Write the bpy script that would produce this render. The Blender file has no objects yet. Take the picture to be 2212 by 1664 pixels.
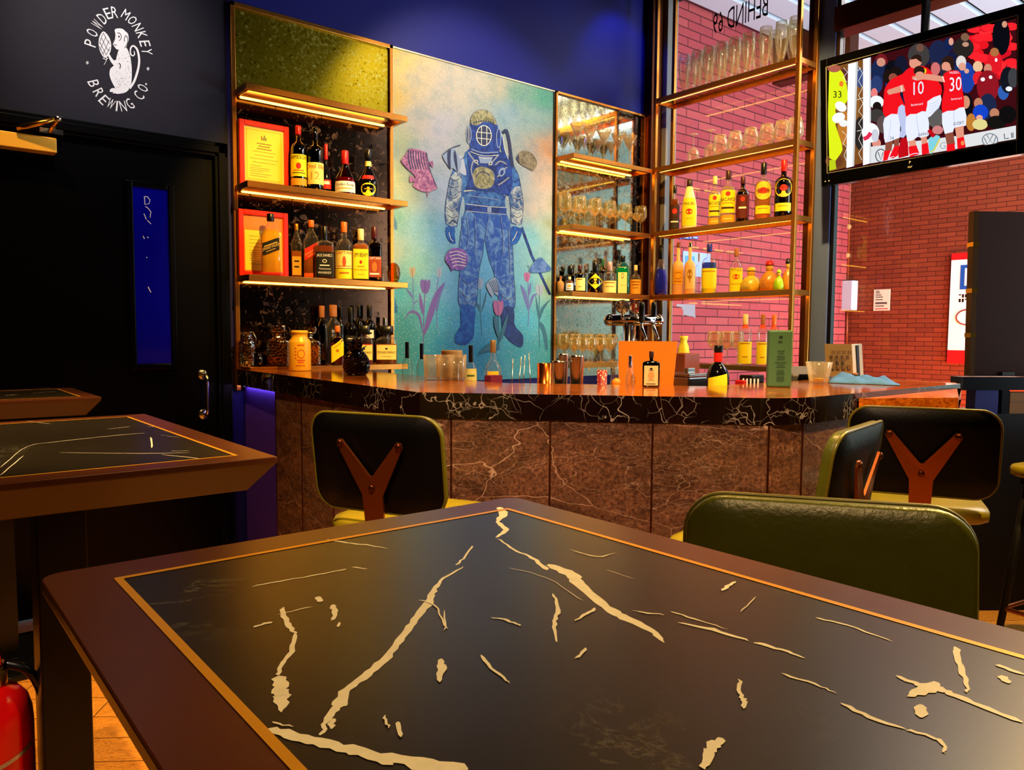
import bpy, bmesh, math, random
from mathutils import Vector, Matrix
from mathutils.geometry import tessellate_polygon
random.seed(7)
SC = bpy.context.scene
COL = SC.collection
PI = math.pi
# ------------------------------------------------------------------ camera model (image taken as 2212 x 1664)
FL, CX, CY = 1661.0, 1106.0, 832.0
EYE = Vector((0, 0, 1.30))
_a = Vector((3146-CX, -(734-CY), -FL)).normalized()
_b = Vector((-250-CX, -(712-CY), -FL)); _b = (_b-_a*_b.dot(_a)).normalized()
_c = _a.cross(_b)
ROT = Matrix((_a, _b, _c))          # camera space -> room space

def ray(px, py): return ROT @ Vector((px-CX, -(py-CY), -FL))
def PY(px, py, Y): r = ray(px, py); return EYE+r*(Y/r.y)
def PX(px, py, X): r = ray(px, py); return EYE+r*(X/r.x)
def PZ(px, py, Z): r = ray(px, py); return EYE+r*((Z-EYE.z)/r.z)
def PD(px, py, D): return EYE+ray(px, py)*(D/FL)
def depth(p): return -(ROT.transposed() @ (Vector(p)-EYE)).z

cam = bpy.data.cameras.new('camera'); cam.sensor_width = 36; cam.lens = FL/2212*36
cam.clip_start = .02; cam.clip_end = 100
cob = bpy.data.objects.new('camera', cam); COL.objects.link(cob)
cob.matrix_world = Matrix.Translation(EYE) @ ROT.to_4x4()
SC.camera = cob

# ------------------------------------------------------------------ colours and materials
def lin(h):
    if not isinstance(h, str): return tuple(h)[:3]
    h = h.lstrip('#'); o = []
    for i in (0, 2, 4):
        c = int(h[i:i+2], 16)/255
        o.append(c/12.92 if c <= .04045 else ((c+.055)/1.055)**2.4)
    return tuple(o)
def c4(c): return (*lin(c), 1)

class NT:
    """tiny node helper"""
    def __init__(s, name):
        s.mat = bpy.data.materials.new(name); s.mat.use_nodes = True
        s.t = s.mat.node_tree; s.t.nodes.clear()
        s.out = s.t.nodes.new('ShaderNodeOutputMaterial')
    def n(s, kind, props=None, **ins):
        nd = s.t.nodes.new('ShaderNode'+kind)
        for k, v in (props or {}).items(): setattr(nd, k, v)
        for k, v in ins.items(): s.put(nd, k, v)
        return nd
    def put(s, nd, k, v):
        key = int(k[1:]) if (k[0] == 'i' and k[1:].isdigit()) else k.replace('_', ' ')
        sock = nd.inputs[key]
        if hasattr(v, 'is_output'): s.t.links.new(v, sock)
        elif isinstance(v, bpy.types.Node): s.t.links.new(v.outputs[0], sock)
        else: sock.default_value = v
    def surf(s, nd): s.t.links.new(nd.outputs[0], s.out.inputs['Surface']); return s.mat
    def coord(s, which='Object'): return s.n('TexCoord').outputs[which]
    def mixc(s, fac, a, b, bt='MIX'):
        m = s.n('Mix', {'data_type': 'RGBA', 'blend_type': bt})
        s.put(m, 'i0', fac)
        s.put(m, 'i6', c4(a) if isinstance(a, (str, tuple)) else a)
        s.put(m, 'i7', c4(b) if isinstance(b, (str, tuple)) else b)
        return m.outputs[2]
    def math(s, op, a, b=0.0, clamp=False):
        m = s.n('Math', {'operation': op, 'use_clamp': clamp}); s.put(m, 'i0', a); s.put(m, 'i1', b); return m.outputs[0]
    def noise(s, vec, scale, detail=3, rough=.5, dist=0.0):
        return s.n('TexNoise', Vector=vec, Scale=scale, Detail=detail, Roughness=rough, Distortion=dist)
    def step(s, v, lo, hi):
        m = s.n('MapRange', {'clamp': True}); s.put(m, 'i0', v); s.put(m, 'i1', lo); s.put(m, 'i2', hi); s.put(m, 'i3', 0.0); s.put(m, 'i4', 1.0); return m.outputs[0]
    def ridge(s, v, w):
        """1 on the line where a noise value is one half, 0 away from it: a vein"""
        d = s.math('ABSOLUTE', s.math('SUBTRACT', v, .5)); return s.math('SUBTRACT', 1.0, s.step(d, 0.0, w))
    def pbr(s, col, rough=.5, metal=0.0, spec=.5, em=None, es=0.0, coat=0.0, normal=None):
        p = s.n('BsdfPrincipled')
        s.put(p, 'Base_Color', c4(col) if isinstance(col, (str, tuple)) else col)
        s.put(p, 'Roughness', rough); s.put(p, 'Metallic', metal); s.put(p, 'Specular_IOR_Level', spec)
        if coat: s.put(p, 'Coat_Weight', coat); s.put(p, 'Coat_Roughness', .05)
        if em is not None: s.put(p, 'Emission_Color', c4(em)); s.put(p, 'Emission_Strength', es)
        if normal is not None: s.put(p, 'Normal', normal)
        return p
    def bump(s, h, st=.3, d=.01):
        return s.n('Bump', Height=h, Strength=st, Distance=d).outputs[0]

_mc = {}
def M(name, col, rough=.5, metal=0.0, spec=.5, em=None, es=0.0, coat=0.0, var=0.0, vs=30.0, bump=0.0, bs=200.0):
    if name in _mc: return _mc[name]
    t = NT(name); c = col; nrm = None
    if var or bump: co = t.coord()
    if var:
        f = t.noise(co, vs, 4, .6).outputs[0]
        l = lin(col); c = t.mixc(f, tuple(x*(1-var) for x in l), tuple(min(1, x*(1+var)) for x in l))
    if bump: nrm = t.bump(t.noise(co, bs, 4, .6).outputs[0], bump, .003)
    m = t.surf(t.pbr(c, rough, metal, spec, em, es, coat, nrm)); _mc[name] = m
    return m
def E(name, col, s): return M(name, '000000', .5, 0, 0, col, s)

def glass(name, tint='f4fbf8', edge='5a6a66', base=.05, rim=.55, rough=.02, haze=.0, hcol='fff4d8'):
    """thin glass: sees through, tints towards its edge, mirrors at grazing angles, catches a little light in its thickness"""
    if name in _mc: return _mc[name]
    t = NT(name)
    lw = t.n('LayerWeight', Blend=.35)
    f = t.math('POWER', lw.outputs['Facing'], 2.2)
    tr = t.n('BsdfTransparent'); t.put(tr, 'Color', t.mixc(f, tint, edge))
    gl = t.n('BsdfGlossy', Roughness=rough); t.put(gl, 'Color', (1, 1, 1, 1))
    k = t.math('ADD', t.math('MULTIPLY', f, rim), base, True)
    mx = t.n('MixShader'); t.put(mx, 'i0', k); t.put(mx, 'i1', tr); t.put(mx, 'i2', gl)
    if haze:
        df = t.n('BsdfDiffuse'); t.put(df, 'Color', c4(hcol)); tl = t.n('BsdfTranslucent'); t.put(tl, 'Color', c4(hcol))
        ms = t.n('MixShader'); t.put(ms, 'i0', .5); t.put(ms, 'i1', df); t.put(ms, 'i2', tl)
        m2 = t.n('MixShader'); t.put(m2, 'i0', t.math('ADD', t.math('MULTIPLY', t.math('POWER', lw.outputs['Facing'], 1.6), haze), haze*.08, True)); t.put(m2, 'i1', mx); t.put(m2, 'i2', ms); mx = m2
    _mc[name] = t.surf(mx); return _mc[name]
def juice(name, col, dens=.5):
    """coloured drink inside glass"""
    if name in _mc: return _mc[name]
    t = NT(name)
    tr = t.n('BsdfTransparent'); t.put(tr, 'Color', c4(col))
    df = t.n('BsdfDiffuse'); t.put(df, 'Color', c4(col))
    mx = t.n('MixShader'); t.put(mx, 'i0', dens); t.put(mx, 'i1', tr); t.put(mx, 'i2', df)
    _mc[name] = t.surf(mx); return _mc[name]

# ------------------------------------------------------------------ mesh builder
class MB:
    def __init__(s): s.v = []; s.f = []; s.m = []; s.s = []; s.mats = []
    def mi(s, mat):
        if mat not in s.mats: s.mats.append(mat)
        return s.mats.index(mat)
    def add(s, vs, fs, mat, smooth=False):
        o = len(s.v); s.v += [Vector(v) for v in vs]; k = s.mi(mat)
        for f in fs: s.f.append([i+o for i in f]); s.m.append(k); s.s.append(smooth)
        return s
    def box(s, a, b, mat):
        x0, y0, z0 = a; x1, y1, z1 = b
        x0, x1 = sorted((x0, x1)); y0, y1 = sorted((y0, y1)); z0, z1 = sorted((z0, z1))
        return s.add([(x0,y0,z0),(x1,y0,z0),(x1,y1,z0),(x0,y1,z0),(x0,y0,z1),(x1,y0,z1),(x1,y1,z1),(x0,y1,z1)],
                     [(0,3,2,1),(4,5,6,7),(0,1,5,4),(1,2,6,5),(2,3,7,6),(3,0,4,7)], mat)
    def obox(s, c, u, v, w, mat):
        """box from centre and three half-axis vectors"""
        c, u, v, w = map(Vector, (c, u, v, w)); P = []
        for k in (-1, 1):
            for a, b in ((-1,-1),(1,-1),(1,1),(-1,1)): P.append(c+u*a+v*b+w*k)
        return s.add(P, [(0,3,2,1),(4,5,6,7),(0,1,5,4),(1,2,6,5),(2,3,7,6),(3,0,4,7)], mat)
    def prism(s, poly, z0, z1, mat, top=None, smooth=False):
        n = len(poly)
        s.add([(x,y,z0) for x,y in poly]+[(x,y,z1) for x,y in poly], [(i,(i+1)%n,n+(i+1)%n,n+i) for i in range(n)], mat, smooth)
        tri = tessellate_polygon([[Vector((x,y,0)) for x,y in poly]])
        up = lambda t: t if (Vector((*poly[t[1]],0))-Vector((*poly[t[0]],0))).cross(Vector((*poly[t[2]],0))-Vector((*poly[t[0]],0))).z > 0 else (t[0],t[2],t[1])
        tri = [up(t) for t in tri]
        s.add([(x,y,z1) for x,y in poly], tri, top or mat)
        s.add([(x,y,z0) for x,y in poly], [(a,c,b) for a,b,c in tri], mat)
        return s
    def slab(s, pts, nrm, th, mat, side=None):
        """flat outline (3D points) given thickness th along nrm (front face at +th)"""
        nrm = Vector(nrm); n = len(pts); pts = [Vector(p) for p in pts]
        tri = tessellate_polygon([pts])
        fr = [p+nrm*th for p in pts]
        def face(t, ps, d):
            q = (ps[t[1]]-ps[t[0]]).cross(ps[t[2]]-ps[t[0]]); return t if q.dot(d) > 0 else (t[0], t[2], t[1])
        s.add(fr, [face(t, fr, nrm) for t in tri], mat)
        s.add(pts, [face(t, pts, -nrm) for t in tri], side or mat)
        s.add(pts+fr, [(i,(i+1)%n,n+(i+1)%n,n+i) for i in range(n)], side or mat)
        return s
    def flat(s, pts, mat, nrm=None):
        pts = [Vector(p) for p in pts]
        tri = tessellate_polygon([pts])
        if nrm is not None:
            nrm = Vector(nrm)
            tri = [t if (pts[t[1]]-pts[t[0]]).cross(pts[t[2]]-pts[t[0]]).dot(nrm) > 0 else (t[0],t[2],t[1]) for t in tri]
        return s.add(pts, tri, mat)
    def lathe(s, prof, mat, n=20, c=(0,0,0), smooth=True, sx=1.0, sy=1.0, p=2.0, rot=0.0):
        """profile of (r, z[, p]); p > 2 squares the section"""
        c = Vector(c); vs = []; fs = []
        for q in prof:
            pp = q[2] if len(q) > 2 else p
            for i in range(n):
                a = 2*PI*i/n; k = rfun(a, pp)
                x, y = q[0]*k*math.cos(a)*sx, q[0]*k*math.sin(a)*sy
                vs.append(c+Vector((x*math.cos(rot)-y*math.sin(rot), x*math.sin(rot)+y*math.cos(rot), q[1])))
        for j in range(len(prof)-1):
            for i in range(n): fs.append((j*n+i, j*n+(i+1)%n, (j+1)*n+(i+1)%n, (j+1)*n+i))
        if prof[0][0] > 1e-6: fs.append(tuple(range(n-1, -1, -1)))
        if prof[-1][0] > 1e-6: fs.append(tuple(range((len(prof)-1)*n, len(prof)*n)))
        return s.add(vs, fs, mat, smooth)
    def open_lathe(s, prof, mat, n=20, c=(0,0,0), **k):
        m = MB(); m.lathe(prof, mat, n, c, **k)
        keep = [f for f in m.f if len(f) == 4]
        return s.add(m.v, keep, mat, True)
    def tube(s, pts, r, mat, n=8, closed=False, smooth=True):
        pts = [Vector(p) for p in pts]; rr = r if isinstance(r, (list, tuple)) else [r]*len(pts); N = len(pts); vs = []; fs = []; nr = None
        for i, p in enumerate(pts):
            t = (pts[(i+1) % N]-pts[i-1]) if closed else (pts[min(i+1,N-1)]-pts[max(i-1,0)])
            t.normalize()
            if nr is None:
                nr = t.orthogonal().normalized()
            else:
                nr = (nr-t*nr.dot(t)).normalized()
            b = t.cross(nr)
            for k in range(n):
                a = 2*PI*k/n; vs.append(p+(nr*math.cos(a)+b*math.sin(a))*rr[i])
        for i in range(N if closed else N-1):
            j = (i+1) % N
            for k in range(n): fs.append((i*n+k, i*n+(k+1)%n, j*n+(k+1)%n, j*n+k))
        if not closed: fs += [tuple(range(n-1,-1,-1)), tuple(range((N-1)*n, N*n))]
        return s.add(vs, fs, mat, smooth)
    def ball(s, c, r, mat, n=12, sz=(1,1,1)):
        pr = [(r*math.sin(PI*i/n), -r*math.cos(PI*i/n)) for i in range(n+1)]
        m = MB(); m.lathe([(max(a,0.0001) if 0 < i < n else 0.0, b) for i,(a,b) in enumerate(pr)], mat, n*2)
        return s.add([Vector((v.x*sz[0], v.y*sz[1], v.z*sz[2]))+Vector(c) for v in m.v], m.f, mat, True)
    def merge(s, o, mt=None):
        for i, f in enumerate(o.f): pass
        off = len(s.v); s.v += [(mt @ v) if mt else v.copy() for v in o.v]
        for f, k, sm in zip(o.f, o.m, o.s): s.f.append([i+off for i in f]); s.m.append(s.mi(o.mats[k])); s.s.append(sm)
        return s
    def build(s, name, parent=None, org=None, bevel=0.0, seg=2, weld=False):
        """org: point in room space that becomes the object's origin (defaults to the parent's place)"""
        o = Vector(org) if org is not None else (parent_world(parent) if parent is not None else Vector((0,0,0)))
        me = bpy.data.meshes.new(name)
        me.from_pydata([tuple(v-o) for v in s.v], [], s.f)
        for m in s.mats: me.materials.append(m)
        me.polygons.foreach_set('material_index', s.m); me.polygons.foreach_set('use_smooth', s.s)
        if weld:
            bm = bmesh.new(); bm.from_mesh(me); bmesh.ops.remove_doubles(bm, verts=bm.verts, dist=1e-5); bm.to_mesh(me); bm.free()
        me.update()
        ob = bpy.data.objects.new(name, me); COL.objects.link(ob)
        if parent is not None: ob.parent = parent; ob.location = o-parent_world(parent)
        else: ob.location = o
        if bevel:
            b = ob.modifiers.new('edge', 'BEVEL'); b.width = bevel; b.segments = seg; b.limit_method = 'ANGLE'; b.angle_limit = .6
        return ob
def rfun(a, p):
    if p == 2: return 1.0
    return (abs(math.cos(a))**p+abs(math.sin(a))**p)**(-1.0/p)
def parent_world(p):
    v = Vector((0,0,0))
    while p is not None: v += p.location; p = p.parent
    return v
LABELS = {}
def tag(o, label, cat, group=None):
    o['label'] = label; o['category'] = cat
    if group: o['group'] = group
    LABELS.setdefault(label, []).append(o.name)
    return o
def thing(name, label, cat, loc=(0,0,0), group=None):
    o = bpy.data.objects.new(name, None); COL.objects.link(o); o.location = loc; o.empty_display_size = .05
    return tag(o, label, cat, group)
def struct(o): o['kind'] = 'structure'; return o
def copy_tree(o, loc, label=None, rz=None):
    c = o.copy(); COL.objects.link(c); c.location = loc
    if rz is not None: c.rotation_euler = (0,0,rz)
    if label: c['label'] = label
    for ch in [q for q in bpy.data.objects if q.parent is o]:
        d = ch.copy(); COL.objects.link(d); d.parent = c
        for g in [q for q in bpy.data.objects if q.parent is ch]:
            e = g.copy(); COL.objects.link(e); e.parent = d
    return c

# ------------------------------------------------------------------ lettering
_tc = {}
def glyphs(text, flat=True):
    """(verts2d, polys, width) of a line of text, cap height 1, centred on x"""
    if text in _tc: return _tc[text]
    cu = bpy.data.curves.new('lettering', 'FONT'); cu.body = text; cu.size = 1; cu.resolution_u = 2; cu.fill_mode = 'FRONT'
    ob = bpy.data.objects.new('lettering', cu); COL.objects.link(ob)
    me = bpy.data.meshes.new_from_object(ob.evaluated_get(bpy.context.evaluated_depsgraph_get()))
    vs = [(v.co.x, v.co.y) for v in me.vertices]; fs = [tuple(p.vertices) for p in me.polygons]
    bpy.data.objects.remove(ob); bpy.data.curves.remove(cu); bpy.data.meshes.remove(me)
    k = 1/.69
    x0 = min(v[0] for v in vs); x1 = max(v[0] for v in vs)
    vs = [((x-(x0+x1)/2)*k, y*k) for x, y in vs]
    _tc[text] = (vs, fs, (x1-x0)*k); return _tc[text]
def write(mb, text, fn, h, mat, wmax=None, sx=1.0):
    """fn maps (x, y) in metres, baseline-centred, to a point"""
    vs, fs, w = glyphs(text)
    kx = h*sx
    if wmax and w*kx > wmax: kx = wmax/w
    mb.add([fn(x*kx, y*h) for x, y in vs], fs, mat)
def smooth_poly(pts, k=3):
    """closed Catmull-Rom through 2D points"""
    n = len(pts); o = []
    for i in range(n):
        p0, p1, p2, p3 = pts[i-1], pts[i], pts[(i+1) % n], pts[(i+2) % n]
        for j in range(k):
            t = j/k
            o.append(tuple(.5*(2*p1[d]+(p2[d]-p0[d])*t+(2*p0[d]-5*p1[d]+4*p2[d]-p3[d])*t*t+(3*p1[d]-p0[d]-3*p2[d]+p3[d])*t**3) for d in (0, 1)))
    return o
def ribbon(pts, w):
    """2D polyline -> list of quads; w a width or a list"""
    ws = w if isinstance(w, (list, tuple)) else [w]*len(pts); L = []; R = []
    for i, p in enumerate(pts):
        a = pts[max(i-1, 0)]; b = pts[min(i+1, len(pts)-1)]
        dx, dy = b[0]-a[0], b[1]-a[1]; l = math.hypot(dx, dy) or 1
        nx, ny = -dy/l*ws[i]/2, dx/l*ws[i]/2
        L.append((p[0]+nx, p[1]+ny)); R.append((p[0]-nx, p[1]-ny))
    return [(L[i], L[i+1], R[i+1], R[i]) for i in range(len(pts)-1)]
def oval(cx, cy, rx, ry, n=20, rot=0.0):
    o = []
    for i in range(n):
        a = 2*PI*i/n; x, y = rx*math.cos(a), ry*math.sin(a)
        o.append((cx+x*math.cos(rot)-y*math.sin(rot), cy+x*math.sin(rot)+y*math.cos(rot)))
    return o
class Art:
    """flat artwork: 2D outlines in picture coordinates put on a plane by fn, each a hair above the one before"""
    def __init__(s, mb, fn, nrm, lift=.0004, step=.00004):
        s.mb = mb; s.fn = fn; s.n = Vector(nrm); s.k = lift; s.st = step
    def poly(s, pts, mat, sm=0):
        if sm: pts = smooth_poly(pts, sm)
        s.mb.flat([s.fn(*p)+s.n*s.k for p in pts], mat, s.n); s.k += s.st
    def line(s, pts, w, mat, sm=0):
        if sm: pts = curve(pts, sm); 
        if isinstance(w, (list, tuple)) and len(w) != len(pts):
            w = [w[min(len(w)-1, int(i*len(w)/len(pts)))] for i in range(len(pts))]
        for q in ribbon(pts, w): s.mb.flat([s.fn(*p)+s.n*s.k for p in q], mat, s.n)
        s.k += s.st
    def text(s, t, cx, cy, h, mat, slope=0.0, sx=1.0, wmax=None):
        write(s.mb, t, lambda x, y: s.fn(cx+x, cy-y+slope*x)+s.n*s.k, h, mat, wmax, sx); s.k += s.st
def curve(pts, k=4):
    o = []; n = len(pts)
    for i in range(n-1):
        p0, p1, p2, p3 = pts[max(i-1,0)], pts[i], pts[i+1], pts[min(i+2,n-1)]
        for j in range(k):
            t = j/k
            o.append(tuple(.5*(2*p1[d]+(p2[d]-p0[d])*t+(2*p0[d]-5*p1[d]+4*p2[d]-p3[d])*t*t+(3*p1[d]-p0[d]-3*p2[d]+p3[d])*t**3) for d in range(len(p1))))
    o.append(tuple(pts[-1])); return o
# ------------------------------------------------------------------ shared materials
YW, XW = 3.95, 4.62            # back wall, window wall
def floor_mat():
    t = NT('oak planks'); co = t.coord(); mp = t.n('Mapping', Vector=co, Rotation=(0,0,.62))
    br = t.n('TexBrick', {'offset': .37}, Vector=mp, Scale=1.0, Color1=c4('dc9a3c'), Color2=c4('c07c28'), Mortar=c4('3a1c08'), Mortar_Size=.002, Brick_Width=.9, Row_Height=.14)
    st = t.n('Mapping', Vector=mp, Scale=(2.2, 13, 1))
    g = t.noise(st, 3.0, 6, .6, 2.2)
    w = t.math('FRACT', t.math('MULTIPLY', g.outputs[0], 9.0))
    c = t.mixc(t.math('MULTIPLY', t.step(w, .45, .95), .75), br.outputs[0], '5a2a08')
    return t.surf(t.pbr(c, .38, 0, .4, normal=t.bump(w, .15, .003)))
def cracks(t, vec, scale, w, dist=.12, detail_scale=6.0):
    """thin, nearly straight veins: edges of stretched cells, a little bent by noise"""
    nz = t.noise(vec, detail_scale, 3)
    v = t.n('VectorMath', {'operation': 'SCALE'}); t.put(v, 'i0', nz.outputs[1]); t.put(v, 'Scale', dist)
    ad = t.n('VectorMath', {'operation': 'ADD'}); t.put(ad, 'i0', vec); t.put(ad, 'i1', v)
    vo = t.n('TexVoronoi', {'feature': 'DISTANCE_TO_EDGE'}, Vector=ad, Scale=scale)
    return t.math('SUBTRACT', 1.0, t.step(vo.outputs[0], w*.2, w))
def marble_dark():
    t = NT('dark veined marble'); co = t.coord()
    g1 = t.step(t.noise(co, 2.2, 2).outputs[0], .46, .58); g2 = t.step(t.noise(co, 4.6, 3).outputs[0], .5, .62)
    v = t.math('MAXIMUM', t.math('MULTIPLY', cracks(t, co, 4.5, .0045, .3, 4), g1), t.math('MULTIPLY', t.math('MULTIPLY', cracks(t, co, 21, .022, .10, 9), g2), .7))
    v = t.math('MAXIMUM', v, t.math('MULTIPLY', t.math('MULTIPLY', t.ridge(t.noise(co, 5, 4, .55).outputs[0], .006), t.step(t.noise(co, 3.1, 2).outputs[0], .5, .56)), .8))
    c = t.mixc(v, t.mixc(t.noise(co, 14, 4).outputs[0], '060404', '1a0a06'), 'a89c92')
    m1 = t.surf(t.pbr(c, .09, 0, .6)); u = NT('marble top tinted by warm light'); co = u.coord()  # top of the same dark slab, warm light put into its colour
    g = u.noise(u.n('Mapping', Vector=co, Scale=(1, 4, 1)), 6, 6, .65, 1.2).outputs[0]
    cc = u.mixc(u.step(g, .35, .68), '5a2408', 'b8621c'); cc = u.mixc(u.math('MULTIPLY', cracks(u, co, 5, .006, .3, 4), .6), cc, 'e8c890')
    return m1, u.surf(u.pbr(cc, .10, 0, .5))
def marble_brown():
    t = NT('brown veined stone'); co = t.coord(); mp = t.n('Mapping', Vector=co, Rotation=(.5, .6, .4), Scale=(1, 1, 2.6))
    sp = t.noise(co, 95, 4, .75).outputs[0]; cl = t.noise(mp, 5, 5, .65, .8).outputs[0]
    base = t.mixc(t.step(sp, .36, .68), '3e2419', '8a6049')
    base = t.mixc(t.math('MULTIPLY', t.step(cl, .36, .64), .75), base, '26120b')
    g = t.step(t.noise(mp, 3, 3).outputs[0], .42, .6)
    v = t.math('MAXIMUM', t.math('MULTIPLY', cracks(t, mp, 1.5, .0028, .2, 3), .6), t.math('MULTIPLY', t.math('MULTIPLY', cracks(t, mp, 9, .014, .14), g), .42))
    v = t.math('MAXIMUM', v, t.math('MULTIPLY', t.math('MULTIPLY', cracks(t, mp, 24, .03, .2, 12), t.step(t.noise(mp, 5, 3).outputs[0], .45, .6)), .34))
    return t.surf(t.pbr(t.mixc(v, base, 'd0b09a'), .33, 0, .45, normal=t.bump(cl, .2, .004)))
def antique(name, base, spot, spot2, rough=.12, gate=(.5, .66), sc=34.0):
    """old silvered mirror with flecks eaten into it"""
    t = NT(name); co = t.coord()
    f = t.noise(co, sc, 4, .65, .6).outputs[0]; big = t.noise(co, 3.0, 3).outputs[0]
    k = t.step(t.math('ADD', f, t.math('MULTIPLY', t.math('SUBTRACT', big, .5), .35)), gate[0], gate[1])
    col = t.mixc(t.math('MULTIPLY', k, t.noise(co, sc*2.3, 2).outputs[0]), base, spot)
    mir = t.pbr(t.mixc(t.step(f, .3, .42), spot2, base), rough, 1.0)
    dif = t.pbr(spot, .4, .2)
    mx = t.n('MixShader'); t.put(mx, 'i0', t.math('MULTIPLY', k, .75)); t.put(mx, 'i1', mir); t.put(mx, 'i2', dif)
    return t.surf(mx)
def bricks(name, axis, c1, c2, mort, bw, rh, ms):
    t = NT(name); co = t.coord(); sx = t.n('SeparateXYZ', Vector=co)
    uv = t.n('CombineXYZ', X=sx.outputs[0 if axis == 'x' else 1], Y=sx.outputs[2], Z=0.0)
    br = t.n('TexBrick', {'offset': .5}, Vector=uv, Scale=1.0, Color1=c4(c1), Color2=c4(c2), Mortar=c4(mort), Mortar_Size=ms, Mortar_Smooth=.1, Bias=-.1, Brick_Width=bw, Row_Height=rh)
    c = t.mixc(t.math('MULTIPLY', t.noise(uv, 40, 4, .6).outputs[0], .3), br.outputs[0], c2)
    return t.surf(t.pbr(c, .7, 0, .2, normal=t.bump(t.math('SUBTRACT', 1.0, br.outputs[1]), .5, .004)))
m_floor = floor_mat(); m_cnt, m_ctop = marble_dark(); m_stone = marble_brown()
m_navy = M('navy paint', '07096a', .55, 0, .3, var=.12, vs=3)
m_dwall = M('dark plum paint', '16121f', .6, 0, .25, var=.1, vs=2)
m_black = M('black paint', '08080a', .28, 0, .35)
m_blk = M('black plastic', '050505', .3)
m_matte = M('matt black', '060506', .6, 0, .2)
m_bronze = M('brushed bronze', 'bf7a2e', .26, .9, var=.15, vs=25)
m_dbronze = M('dark bronze', '5a2c10', .35, .9, var=.1, vs=20)
m_brass = M('polished brass', 'e0a23a', .2, 1)
m_steel = M('stainless steel', 'c9c6c0', .18, 1)
m_chrome = M('chrome', 'e8e4dc', .07, 1)
m_slate = M('slate grey frame paint', '5f74b8', .45, 0, .3)
m_led = E('warm strip light', 'ffb436', 9.0)
m_ledc = E('warm strip light under the counter lip', 'ff9a4a', 9.0)
m_white = M('white paint', 'e6e6e6', .5)
m_soffit = M('white soffit slats', 'dfe3e6', .45, 0, .4)
m_pane = glass('window glass', 'fdfffe', 'c8d4d0', .02, .5, .0)
m_clear = glass('clear glassware', 'fffdf6', 'a88a4a', .06, .5, .03, .62, 'fff0c8')  # golden edge tint stands in for strip light caught by the glass
m_clearb = glass('clear bottle glass', 'fbfdfa', '6d7a72', .05, .55, .02, .22, 'fff6e0')
m_ceil = M('dark ceiling', '17141a', .8)

# ------------------------------------------------------------------ room shell
CZ = 3.80
def sbox(name, a, b, mat, bevel=0.0):
    m = MB(); m.box(a, b, mat); return struct(m.build(name, org=((a[0]+b[0])/2, (a[1]+b[1])/2, min(a[2], b[2])), bevel=bevel))
sbox('floor', (-2.6, -3.0, -.1), (XW+.12, YW+.12, 0), m_floor)
sbox('ceiling', (-2.6, -3.0, CZ), (XW+.12, YW+.12, CZ+.1), m_ceil)
m = MB()                                        # back wall: plum paint over the door, navy above the bar
m.box((1.375, YW, 0), (XW+.12, YW+.12, CZ), m_navy)
m.box((1.32, YW, 0), (1.375, YW+.12, CZ), m_dwall); m.box((-2.6, YW, 2.20), (1.32, YW+.12, CZ), m_dwall); m.box((-2.6, YW, 0), (.30, YW+.12, 2.20), m_dwall)
struct(m.build('wall_back', org=(1, YW, 0)))
sbox('wall_left', (-2.72, -3.0, 0), (-2.6, YW+.12, CZ), m_dwall)
sbox('wall_front', (-2.6, -3.12, 0), (XW+.12, -3.0, CZ), m_dwall)
m = MB(); m.box((XW, -3.0, 0), (XW+.12, YW, .86), m_dwall); m.box((XW, -3.0, .86), (XW+.12, -.6, CZ), m_dwall)
struct(m.build('wall_right', org=(XW, 0, 0)))
# window frame members
sbox('trim_1', (XW-.02, 3.83, .90), (XW+.1, YW, CZ), M('neutral grey frame paint', '77736e', .45, 0, .3), .004)                # grey jamb in the corner
sbox('trim_2', (4.478, 3.87, 1.0), (4.60, YW, CZ), m_dbronze, .003)                # bronze pilaster at the corner
sbox('trim_3', (XW-.02, 2.512, .90), (XW+.035, 2.622, CZ), m_slate, .004)           # grey column
sbox('trim_4', (XW-.01, 2.624, .90), (XW+.08, 2.70, CZ), m_dbronze, .003)
sbox('trim_5', (XW-.01, 2.488, .90), (XW+.03, 2.512, CZ), m_black)
sbox('trim_6', (XW-.05, -.6, 3.155), (XW+.1, 2.512, 3.30), m_dbronze, .004)        # transom
sbox('trim_7', (XW-.02, -.6, .86), (XW+.1, 3.83, .90), m_dbronze, .003)           # sill rail
def pane(name, y0, y1, z0, z1):
    m = MB(); x = XW+.04; m.box((x, y0, z0), (x+.006, y1, z1), m_pane); return struct(m.build(name, org=(x, y0, z0)))
w1 = pane('window_1', 2.70, 3.83, .90, CZ); w2 = pane('window_2', -.6, 2.488, .90, 3.155); pane('window_3', -.6, 2.488, 3.30, CZ)
m = MB(); m_dk = M('dark vinyl lettering', '0c0808', .5)
p = PX(1600, 38, XW+.034); p0 = PX(1545, 68, XW+.034); p1 = PX(1660, 0, XW+.034)
write(m, 'BEHIND 69', lambda x, y: Vector((XW+.038, p.y+.012+x, 3.435+y)), .145, m_dk, wmax=.44)   # reads from the street, so reversed in here
m.build('vinyl_lettering', w1)

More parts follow.
